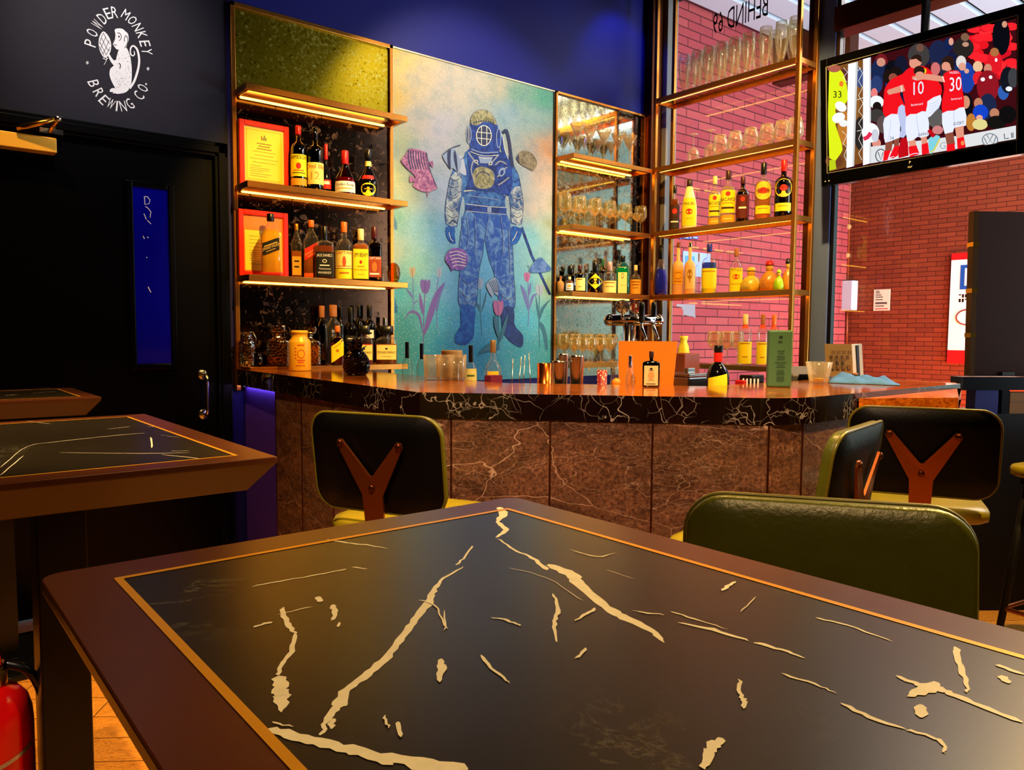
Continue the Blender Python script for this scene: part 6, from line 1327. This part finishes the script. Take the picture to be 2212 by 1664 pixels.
CROWD = [(660,640,70,110,'18244a'),(680,560,40,40,'c88a74'),(790,640,80,100,'0c0c14'),(860,580,60,80,'14162c'),(640,760,55,80,'283a6a'),(1020,500,100,110,'3c3838'),(1030,430,35,38,'6a4a3c'),(1200,470,90,110,'1a2244'),(1290,400,50,60,'14204a'),(1310,375,22,34,'d89a84'),(1420,430,95,90,'26201f'),(1435,335,38,36,'7a5a44'),(1440,400,30,22,'b88a74'),(1760,330,80,170,'0a0a12'),(1790,220,24,30,'c89074'),(1700,560,70,110,'d81824'),(1700,470,40,40,'a8683a'),(1715,540,12,18,'f0e8f0'),(1450,700,75,140,'1c3c9c'),(1400,560,46,60,'d8d0cc'),(1410,600,34,36,'d89a84'),(1450,640,22,22,'d89a84'),(1550,600,44,50,'e0b890'),(1560,700,55,60,'d82028'),(1640,620,36,46,'c8846c'),(1640,780,100,150,'8a1420'),(1595,715,20,18,'f4f0f4'),(1665,695,16,16,'f4f0f4'),(1640,960,80,120,'1a2444'),(1780,830,50,70,'2c5aa8'),(1820,720,70,120,'12141e'),(1870,700,50,90,'3a3c40'),(1830,800,30,22,'e8e8ee'),(1170,620,42,60,'c86a6a'),(620,840,30,48,'e07a7a'),(640,920,66,60,'e8eef4'),(645,960,40,44,'1a1210'),(640,1040,70,60,'3a3634'),(1440,920,40,60,'c88a6a'),(1555,930,40,50,'b8785a'),(1575,1010,70,70,'1440c0'),(1565,1060,30,26,'e0a088'),(1490,1100,45,80,'b8742a'),(1570,1120,70,50,'d8cc88'),(1700,1020,44,46,'b87a5c'),(1720,1100,90,60,'14120f'),(1820,1030,80,80,'0e0c0c'),(1170,1060,80,90,'5a5654'),(1190,1170,50,40,'c87a7a'),(640,1290,40,44,'d88a7a'),(700,1120,60,80,'5a4a48')]
for a, b, c, d, h in CROWD: A.poly(oval(a, b, c, d, 14), TVM(h))
A.poly([(590,1320),(1430,1215),(1893,1130),(1893,1250),(590,1470)], TVM('d6d8da'))
A.poly(oval(680,1400,52,62,20), TVM('5a6068')); A.poly(oval(680,1400,42,52,20), TVM('d6d8da')); A.line([(655,1370),(680,1440),(700,1370)], 9, TVM('5a6068'))
A.poly(oval(1660,1260,74,62,24), TVM('7a838c')); A.poly(oval(1660,1260,64,53,24), TVM('d6d8da')); A.line([(1632,1215),(1660,1262),(1690,1205)], 10, TVM('7a838c')); A.line([(1608,1240),(1636,1300),(1660,1262),(1690,1295),(1716,1225)], 10, TVM('7a838c'))
A.line([(1788,1205),(1792,1250),(1830,1243)], 11, TVM('6a7078')); A.line([(1852,1195),(1856,1240),(1868,1238),(1866,1192)], 10, TVM('6a7078')); A.text('G', 1235, 1340, 60, TVM('9aa0a4'), -.12)
# left: keeper, net, posts
A.poly([(216,612),(560,525),(540,1460),(216,1545)], TVM('7a4a20')); 
for a, b, c, d, h in ((430,900,60,300,'8a5a2a'),(350,1150,60,160,'b8742a'),(490,700,40,90,'3a4a7a'),(490,1200,50,150,'2a2422'),(350,700,50,80,'5a2a24'),(260,1450,80,60,'6a3a20')): A.poly(oval(a, b, c, d, 14), TVM(h))
A.poly([(216,640),(290,620),(340,660),(372,760),(382,900),(340,940),(300,930),(270,1000),(300,1090),(270,1120),(330,1300),(320,1380),(216,1420)], TVM('d8e81a'), 2)
A.poly([(216,1440),(270,1440),(280,1520),(216,1535)], TVM('b8c81a')); A.poly(oval(260,618,60,34,14), TVM('a85a48')); A.text('33', 290, 880, 60, TVM('1a2a10')); A.poly(oval(325,755,20,26,10), TVM('e8782a'))
A.poly(oval(320,960,56,42,14,.6), TVM('f4f4f4')); A.poly(oval(300,1060,60,46,14,-.4), TVM('eef0f0')); A.poly(oval(345,1110,40,32,12), TVM('e8eaea'))
for L in ([(345,610),(380,650),(340,700),(375,740)],[(330,1180),(375,1220),(340,1290),(376,1330),(350,1400),(372,1450)],[(480,600),(515,660),(480,730),(515,790),(480,860),(520,930),(480,1000),(520,1050),(480,1110),(515,1170),(480,1250),(515,1320),(480,1380),(510,1440)],[(470,640),(500,610)],[(465,900),(520,880)],[(465,1180),(515,1170)]): A.line(L, 5, TVM('e8e4d8'))
A.poly([(386,578),(474,556),(440,1495),(370,1512)], TVM('f0f0f2')); A.poly([(456,560),(474,556),(440,1495),(424,1499)], TVM('c8cacc')); A.poly([(520,534),(590,515),(590,1468),(520,1488)], TVM('f2f2f4')); A.poly([(576,519),(590,515),(590,1468),(576,1472)], TVM('ccced2'))
A.poly(oval(588,1195,78,88,24), TVM('eef0f4')); A.poly(oval(628,1220,34,60,16), TVM('c4c8d4')); A.line([(525,1250),(560,1235),(590,1195)], 36, TVM('d8284a'), 3)
RED, RED2, SHO, SHO2, SK, SK2, HR = TVM('e8121c'), TVM('b80c16'), TVM('dfe4f6'), TVM('b4bce0'), TVM('d89078'), TVM('8a4a38'), TVM('2a1812')
# huddle
A.poly([(960,600),(1060,595),(1130,640),(1160,700),(1222,770),(1216,870),(1100,925),(1040,800),(900,720),(880,660)], RED, 2); A.poly([(1088,920),(1216,855),(1212,950),(1160,1010),(1108,1058),(1085,1000)], SHO, 2)
for k in range(4): A.line([(1110,940+k*26),(1160,925+k*24),(1208,890+k*26)], 4, SHO2, 3)
A.poly(oval(985,560,48,58,16,.5), SK); A.poly([(945,540),(975,500),(1020,492),(1045,520),(1040,570),(1000,530)], HR, 2); A.line([(985,545),(1040,580)], 34, SK, 2); A.poly(oval(1074,640,16,24,12), TVM('d8c81a'))
A.poly(oval(738,690,40,62,16), TVM('1c1210')); A.poly(oval(815,655,58,54,16), TVM('1a100e')); A.poly(oval(790,700,40,40,14), SK2)
A.poly([(712,810),(760,730),(810,695),(930,650),(960,700),(900,760),(850,850),(900,960),(838,1022),(728,1058),(698,990),(706,900)], RED, 2); A.poly([(838,965),(900,960),(915,1200),(850,1235),(830,1100)], SHO2, 2); A.text('4', 848, 1185, 50, TVM('1a1a24'))
A.poly([(712,1064),(835,1028),(848,1240),(790,1262),(720,1286),(706,1180)], SHO, 2); A.line([(770,1080),(762,1180),(740,1275)], 4, SHO2, 3); A.text('24', 780, 1255, 26, TVM('2a2a3a'))
A.poly([(722,1285),(790,1264),(775,1360),(718,1372)], SK2); A.poly([(795,1260),(848,1240),(842,1320),(800,1330)], SK2); A.poly([(710,1360),(770,1350),(740,1440),(700,1450)], RED); A.poly([(800,1318),(846,1310),(835,1400),(790,1425),(755,1420)], RED); A.poly([(860,1250),(920,1235),(930,1400),(840,1424),(836,1360)], RED2); A.line([(748,1420),(800,1408)], 5, SHO)
A.poly([(890,745),(960,705),(1075,690),(1122,740),(1100,880),(1086,1000),(1000,1024),(908,1052),(896,930),(880,850)], RED, 2); A.poly(oval(1025,640,50,46,16), HR); A.poly(oval(1030,675,40,30,14), SK)
A.line([(890,790),(840,806),(770,826),(742,838)], [58,54,48,36], SK, 3); A.line([(862,770),(872,830)], 8, TVM('f0e8e8')); A.line([(965,700),(1000,705),(1080,692),(1160,700),(1240,716)], [30,44,50,52,50], SK, 3); A.line([(970,688),(1000,698)], 8, SK); A.line([(960,700),(996,716)], 8, SK)
A.text('10', 1020, 850, 116, SHO, -.12, .72); A.text('bartercard', 1005, 950, 22, SHO, -.12, wmax=105); A.text('N', 990, 722, 20, SHO)
A.poly([(905,1054),(1000,1026),(1094,1006),(1112,1216),(1040,1240),(1010,1232),(920,1276)], SHO, 2); A.line([(1000,1040),(1010,1130),(1030,1230)], 5, SHO2, 3); A.text('DFFH', 1062, 1222, 26, TVM('2a2a3a'), -.15)
A.poly([(930,1272),(990,1258),(1000,1320),(940,1330)], SK); A.poly([(1040,1240),(1090,1226),(1100,1290),(1050,1305)], SK); A.poly([(928,1320),(1000,1308),(1030,1390),(940,1415)], RED); A.poly([(1046,1300),(1104,1284),(1116,1380),(1050,1395)], RED); A.line([(930,1400),(990,1380),(1030,1386)], 6, SHO, 3)
A.poly([(1110,1250),(1180,1216),(1216,1250),(1150,1370),(1120,1375)], TVM('7ac8d8'), 2); A.line([(1210,1250),(1160,1350),(1125,1372)], 12, TVM('d8c83a')); A.line([(1110,1170),(1160,1230)], 34, RED2)
# number thirty
A.poly(oval(1280,575,54,66,18), SK); A.poly([(1228,600),(1230,540),(1270,508),(1318,512),(1338,560),(1332,640),(1310,610),(1296,570),(1250,560)], HR, 2); A.poly(oval(1245,600,18,34,12), SK)
A.poly([(1236,690),(1280,645),(1350,635),(1396,660),(1412,800),(1430,965),(1340,992),(1236,1020),(1232,900),(1250,800)], RED, 2); A.line([(1080,694),(1160,704),(1246,716)], 48, SK, 3); A.line([(1234,688),(1252,740)], 8, TVM('f0e8e8'))
A.text('30', 1352, 818, 124, SHO, -.12, .66); A.text('VASSELL', 1340, 664, 20, SHO, -.05, wmax=90); A.text('bartercard', 1360, 898, 20, SHO, -.10, wmax=95)
A.poly([(1230,1022),(1340,996),(1430,966),(1446,1130),(1340,1152),(1330,1190),(1256,1208)], SHO, 2); A.line([(1340,1000),(1338,1080),(1345,1148)], 5, SHO2, 3); A.text('DZBT', 1382, 1122, 26, TVM('2a2a3a'), -.15)
A.poly([(1256,1206),(1330,1188),(1348,1300),(1275,1312)], SK2); A.poly([(1346,1150),(1424,1132),(1428,1232),(1364,1252)], SK); A.poly([(1274,1302),(1342,1290),(1350,1352),(1272,1364)], RED); A.poly([(1364,1248),(1426,1230),(1444,1326),(1370,1342)], RED); A.poly(oval(1415,1288,16,22,12), TVM('e8884a'))
m.build('picture', t)
# ------------------------------------------------------------------ fire extinguisher
m_ext = M('red extinguisher enamel', 'd80a0a', .22, 0, .5)
t = thing('fire_extinguisher', 'red fire extinguisher with a silver label band on the floor by the table pedestal', 'fire extinguisher', (.165, 2.03, .02)); O = (.165, 2.03, .02); R = .072
m = MB(); m.lathe([(R*.9,0),(R*.9,.02),(R,.03),(R,.395),(R*.97,.425),(R*.86,.452),(R*.62,.474),(R*.34,.484),(.02,.486)], m_ext, 36, O); m.build('cylinder', t)
m = MB(); m.lathe([(.022,.48),(.024,.486),(.024,.52),(.019,.522),(.019,.54)], M('dull brass valve', 'b8842c', .3, .9), 20, O); m.build('valve', t)
a = math.atan2(-2.03, -.165); fx, fy = math.cos(a), math.sin(a); sx_, sy_ = -fy, fx
m = MB(); q = []
for i in range(15): 
    th = a-.2+1.3*i/14; q += [(O[0]+(R+.001)*math.cos(th), O[1]+(R+.001)*math.sin(th), .315+.03*i/14+.02), (O[0]+(R+.001)*math.cos(th), O[1]+(R+.001)*math.sin(th), .345+.03*i/14)]
m.add(q, [(2*i, 2*i+2, 2*i+3, 2*i+1) for i in range(14)], M('silver print', 'b0a8a0', .3, .6, var=.5, vs=300), True); m.build('label_band', t)
m = MB(); C_ = Vector(O); s = Vector((-sx_, -sy_, 0)) if (ROT.transposed() @ Vector((sx_, sy_, 0))).x > 0 else Vector((sx_, sy_, 0))
m.slab([C_+s*d+Vector((0,0,z)) for d, z in ((-.012,.535),(.03,.535),(.10,.515),(.102,.530),(.03,.555),(-.012,.555))], Vector((fx, fy, 0)), .02, m_ext); m.slab([C_+s*d+Vector((0,0,z)) for d, z in ((-.008,.565),(.04,.57),(.11,.60),(.105,.615),(.03,.60),(-.008,.59))], Vector((fx, fy, 0)), .02, m_ext); m.build('levers', t)
m = MB(); m.tube(curve([tuple(C_+Vector((0,0,.53))-s*.02), tuple(C_+s*-.07+Vector((fx*.02, fy*.02, .50))), tuple(C_+s*-.095+Vector((0,0,.38))), tuple(C_+s*-.09+Vector((0,0,.12)))], 5), .010, m_blk, 10); m.build('hose', t)

# ------------------------------------------------------------------ shutter panel and the gap under it, at the right end of the window
A1 = PD(2098, 832, 3.62); u = Vector((.80, -.60, 0)); n = Vector((-.60, -.80, 0)); up = Vector((.012, .02, 1)).normalized(); zb = 1.115
m_shut = M('dark brown shutter', '2e1505', .75, 0, .1, var=.15, vs=5); b0 = Vector((A1.x, A1.y, zb)); sh = PD(2112, 460, 3.62).z-zb
t = thing('shutter_panel', 'tall dark brown shutter panel standing in front of the parking sign', 'shutter', b0)
m = MB(); m.obox(b0+u*.45+up*sh/2, u*.45, n*.016, up*sh/2, m_shut); m.build('panel', t, bevel=.003)
m = MB(); m_edge2 = M('worn metal edging', '5a3c1c', .3, .8); m.obox(b0-u*.012+up*sh/2, u*.012, n*.020, up*sh/2, m_edge2)
for k in (.25, .52, .80): m.obox(b0-u*.012+up*sh*k, u*.014, n*.023, up*.010, m_brass)
m.build('edge_strip', t)
m = MB()
for d in (.16, .33): m.obox(b0+u*d+up*.012+n*.02, u*.03, n*.006, up*.008, m_steel); 
m.build('hinge', t)
q = b0+u*.45; struct((lambda mm: (mm.obox(Vector((q.x, q.y, 1.082)), u*.52, n*.05, Vector((0,0,.030)), m_black), mm.build('trim_9', org=(q.x, q.y, 1.05)))[1])(MB()))
q = b0+u*.055; struct((lambda mm: (mm.obox(Vector((q.x, q.y, .53)), u*.055, n*.035, Vector((0,0,.52)), m_navy), mm.build('trim_10', org=(q.x, q.y, 0)))[1])(MB()))
q = b0+u*.145; struct((lambda mm: (mm.obox(Vector((q.x, q.y, .53)), u*.018, n*.035, Vector((0,0,.52)), m_black), mm.build('trim_11', org=(q.x, q.y, 0)))[1])(MB()))
q = b0+u*.47; struct((lambda mm: (mm.obox(Vector((q.x, q.y, .47)), u*.52, n*.04, Vector((0,0,.47)), m_matte), mm.build('trim_12', org=(q.x, q.y, 0)))[1])(MB()))
m_cb = M('brown cardboard', '8a6028', .8, var=.15, vs=10)
for i, (d, w, h) in enumerate(((.215, .045, .10), (.318, .050, .10))):
    q = b0+u*d; m = MB(); m.obox(Vector((q.x, q.y, .94+h/2)), u*w, n*.03, Vector((0,0,h/2)), m_cb); m.obox(Vector((q.x, q.y, .94+h*.55)), u*w*1.004, n*.0305, Vector((0,0,.003)), lab('6a4820'))
    tag(m.build('cardboard_box', org=(q.x, q.y, .94)), ['cardboard box under the dark shutter, beside the black post', 'second cardboard box under the dark shutter, farther from the black post'][i], 'box', 'cardboard boxes under the shutter')

# ------------------------------------------------------------------ things on the outside walls
a = PX(2056, 548, XB-.03); b = PX(2056, 785, XB-.03); y0 = a.y; W_ = .62; z1, z0 = a.z, b.z
t = thing('parking_sign', 'white parking sign with red bands and a blue P on the outside brick wall', 'sign', (XB, y0-.3, z0)); X = XB-.03
m = MB(); m.box((X, y0-W_, z0), (XB, y0, z1), M('white sign board', 'f4f2ec', .4)); rd = M('red sign band', 'e01010', .4); hz = z1-z0
m.box((X-.003, y0-W_, z1-hz*.06), (X, y0, z1), rd); m.box((X-.003, y0-W_, z0), (X, y0, z0+hz*.12), rd); m.build('board', t)
m = MB(); bl = M('blue sign panel', '1450a8', .4); ya = y0-.09; zt = z1-hz*.11; m.box((X-.003, ya-.30, zt-.24), (X, ya, zt), bl)
write(m, 'P', lambda x, y: Vector((X-.004, ya-.095-x, zt-.205+y)), .175, mw); 
for k, (dz, w) in enumerate(((.30,.20),(.345,.20))):
    for i in range(7): m.box((X-.002, y0-.085-.028*i-.018, zt-dz-.022*((i+k) % 3 != 0)), (X, y0-.085-.028*i, zt-dz+.012), m_blk)
m.build('print', t)
m = MB(); pts = oval(0, 0, .10, .075, 22); m.tube([(X-.003, y0-.17+x, z0+hz*.42+y) for x, y in pts], .006, lab('8a2a1a'), 6, closed=True); m.build('round_mark', t)
a = PX(1888, 626, XB-.01); b = PX(1921, 671, XB-.01)
t = thing('paper_notice', 'white paper notice taped to the outside brick wall', 'notice', (XB, a.y, b.z)); m = MB(); m.box((XB-.008, b.y, b.z), (XB, a.y, a.z), lab('e8dcc0')); m.build('sheet', t)
m = MB(); w, h = a.y-b.y, a.z-b.z
for k, (f, l) in enumerate(((.9,.25),(.82,.3),(.72,.4),(.62,.5),(.5,.5),(.36,.8),(.31,.8),(.2,.6))): m.box((XB-.0095, a.y-w*.12-w*l*.9, b.z+h*f), (XB-.008, a.y-w*.12, b.z+h*f+.009), lab('4a4238'))
m.box((XB-.0095, b.y+w*.1, b.z+h*.07), (XB-.008, a.y-w*.1, b.z+h*.11), lab('c83020')); m.build('print', t)
xq = XB-.12
a = PX(1817, 607, xq); b = PX(1840, 670, xq)
t = thing('switch_box', 'white electrical switch box fixed in the corner of the outside brick wall', 'switch box', (xq, a.y, b.z)); m = MB(); m.box((xq, b.y, b.z), (XB, a.y, a.z), M('white enamel box', 'cdd2e0', .4)); m.build('casing', t, bevel=.006)
m = MB(); m.box((xq-.004, b.y+.01, b.z+.02), (xq, a.y-.01, a.z-.02), lab('c2c8d8')); m.build('cover', t)
a2 = PX(1797, 612, xq); b2 = PX(1816, 645, xq)
t = thing('meter_box', 'cream meter box with dark dial left of the white switch box', 'meter box', (xq, a2.y, b2.z)); m = MB(); m.box((xq, b2.y, b2.z), (XB, a2.y, a2.z), lab('d8b868')); m.build('casing', t, bevel=.005)
m = MB(); cy, cz = a2.y-.03, (a2.z+b2.z)/2
for k in range(4): m.box((xq-.004, b2.y+.03, b2.z+.03+.03*k), (xq, b2.y+.09, b2.z+.04+.03*k), lab('2a2218'))
m.tube([(xq-.01, cy, cz), (xq+.001, cy, cz)], .03, m_blk, 14); m.build('dial', t)
t = thing('conduit', 'thin brown conduit pipes running up the corner of the outside wall to the switch box', 'pipe', (XB-.03, PX(1832, 390, XB-.03).y, PX(1832, 605, XB-.03).z)); m = MB()
for px0, px1, pa, pb in ((1833, 1830, 380, 606), (1828, 1826, 580, 606)): p0 = PX(px0, pa, XB-.04); p1 = PX(px1, pb, XB-.04); m.tube([(XB-.03, p0.y, p0.z+1.2), (XB-.03, p1.y, p1.z)], .012, M('brown conduit', '8a3a14', .4), 8)
p0 = PX(1829, 672, XB-.04); p1 = PX(1828, 745, XB-.04); m.tube([(XB-.03, p0.y, p0.z), (XB-.03, p1.y, p1.z)], .012, M('brown conduit', '8a3a14'), 8); m.build('pipes', t)
m = MB()
for px, py in ((1830, 490), (1827, 552)): p0 = PX(px, py, XB-.05); m.ball((XB-.03, p0.y, p0.z), .035, lab('b8864a'), 8)
m.build('saddle', t)
a = PY(1474, 660, YA-.005); b = PY(1502, 690, YA-.005)
t = thing('gun_shaped_sticker', 'white sticker shaped like a pistol grip on the rose brick outside', 'sticker', (a.x, YA, b.z)); m = MB(); st_ = M('silvered sticker', '8e888e', .5, var=.3, vs=160)
m.slab([PY(x, y, YA+.001) for x, y in ((1461,657),(1501,658),(1501,676),(1502,688),(1497,684),(1486,683),(1478,680),(1474,684),(1476,674),(1472,664),(1461,662))], (0,-1,0), .003, st_); m.build('decal', t)
a = PY(1466, 511, YA); b = PY(1506, 517, YA); t = thing('street_plate', 'small blue and white name plate on the rose brick outside', 'plate', (a.x, YA, b.z)); m = MB()
for x0, x1 in ((1466,1470),(1471,1487),(1488,1491),(1493,1506)): p0, p1 = PY(x0, 510, YA), PY(x1, 517, YA); m.box((p0.x, YA-.012, p1.z), (p1.x, YA, p0.z), lab('4a62c0')); m.box((p0.x+(p1.x-p0.x)*.25, YA-.014, p1.z+(p0.z-p1.z)*.35), (p0.x+(p1.x-p0.x)*.75, YA-.012, p1.z+(p0.z-p1.z)*.65), mw)
m.build('plate', t)
p0, p1 = PY(1474, 542, YA), PY(1532, 600, YA); t = thing('blue_poster', 'pale blue poster on the rose brick seen between the frosted vodka bottles', 'poster', (p0.x, YA, p1.z)); m = MB(); m.box((p0.x, YA-.008, p1.z), (p1.x, YA, p0.z), lab('8aa4e8')); m.box((p0.x+.03, YA-.010, p1.z+.05), (p0.x+.16, YA-.008, p0.z-.04), lab('4a8ad8')); m.build('sheet', t)

# ------------------------------------------------------------------ light
def area(name, loc, target, size, power, col, sy=None, spread=None):
    l = bpy.data.lights.new(name, 'AREA'); l.energy = power; l.color = lin(col); l.size = size
    if sy: l.shape = 'RECTANGLE'; l.size_y = sy
    if spread: l.spread = math.radians(spread)
    o = bpy.data.objects.new(name, l); COL.objects.link(o); o.location = loc
    o.rotation_euler = (Vector(target)-Vector(loc)).to_track_quat('-Z', 'Y').to_euler(); return o
def spot(name, loc, target, power, col, ang, blend=.5, r=.04):
    l = bpy.data.lights.new(name, 'SPOT'); l.energy = power; l.color = lin(col); l.spot_size = math.radians(ang); l.spot_blend = blend; l.shadow_soft_size = r
    o = bpy.data.objects.new(name, l); COL.objects.link(o); o.location = loc
    o.rotation_euler = (Vector(target)-Vector(loc)).to_track_quat('-Z', 'Y').to_euler(); return o
# daylight in the passage, plus added lamps for soffit and brick
area('daylight_passage', (6.4, 1.2, 4.05), (6.6, 1.6, 0), 3.0, 190, 'fff2ea', 4.5)
area('daylight_street', (6.6, -4.5, 2.2), (6.9, 2.5, 1.6), 3.0, 200, 'fff0e6', 3.0)
area('soffit_fill', (6.4, -2.0, .2), (6.6, 1.5, 4.1), 2.6, 620, 'c8e2ff', 3.0)  # added low lamp aimed upwards to whiten the soffit
spot('passage_fill', (7.2, 2.2, .4), (8.2, 3.0, .8), 160, 'ff8a20', 150, .9, .2)  # added warm spot for the orange on the brick, no lamp seen
# warm spots at ceiling height, no fixtures seen, several added as fill
spot('ceiling_spot_mural', (2.7, 2.2, 3.7), (2.95, 3.95, 2.1), 105, 'fff0de', 62)
spot('fill_spot_shelves', (1.6, .8, 3.7), (1.85, 3.95, 1.6), 440, 'ffc864', 27)  # added to brighten the bottles under the shelves from the front
spot('ceiling_spot_counter', (2.3, 1.9, 3.7), (2.0, 1.8, 1.1), 90, 'ffc070', 80)
spot('fill_spot_front', (-.3, .3, 3.7), (1.75, 1.75, .75), 420, 'ffd0a4', 34)  # added fill on the stone front, set back to shorten the lip shadow
spot('fill_spot_rack', (2.9, 1.7, 3.7), (4.4, 3.2, 1.7), 300, 'ffc668', 62)  # added front fill for the bottles on the window rack
spot('ceiling_spot_floor', (.75, 1.9, 3.7), (.5, 2.6, 0), 320, 'ffcc80', 44)
spot('ceiling_spot_stools', (2.6, .3, 3.7), (2.3, .9, .8), 320, 'ffd070', 70)
spot('fill_spot_table', (-.4, -.6, 3.7), (.5, .35, 1.05), 70, 'ffcf8a', 34)  # added fill from the seat side
spot('fill_spot_left', (.2, 3.0, 3.7), (.4, 3.3, 1.3), 130, 'ffc880', 56)  # added for a highlight on the door handle and closer
spot('fill_spot_extinguisher', (-1.5, 1.0, 3.6), (.12, 2.05, .4), 260, 'ffe0c0', 16)  # added to reach the extinguisher past the table edge
spot('fill_spot_far_right', (4.25, .5, 3.5), (.7, .4, 1.0), 420, 'ffc850', 40, .6, .2)  # added for yellow glare on the table, no lamp known there
spot('fill_spot_sign', (.7, 2.2, 3.7), (.85, 3.95, 2.6), 90, 'fff4f0', 34, 1.0)  # added to whiten the emblem
spot('blue_spot', (4.1, 3.55, 3.75), (4.25, 3.95, 3.0), 9, '1c46ff', 90)
w = bpy.data.worlds.new('World'); SC.world = w; w.use_nodes = True
bg = w.node_tree.nodes['Background']; bg.inputs[0].default_value = (.55, .62, .75, 1); bg.inputs[1].default_value = .35
SC.view_settings.view_transform = 'Standard'; SC.view_settings.look = 'None'; SC.view_settings.gamma = 1.0; SC.view_settings.use_curve_mapping = False
SC.view_settings.exposure = 0.9
cy = SC.cycles; cy.use_denoising = True; cy.max_bounces = 10; cy.diffuse_bounces = 3; cy.glossy_bounces = 4; cy.transmission_bounces = 4; cy.transparent_max_bounces = 28; cy.sample_clamp_indirect = 4.0; cy.caustics_reflective = False; cy.caustics_refractive = False
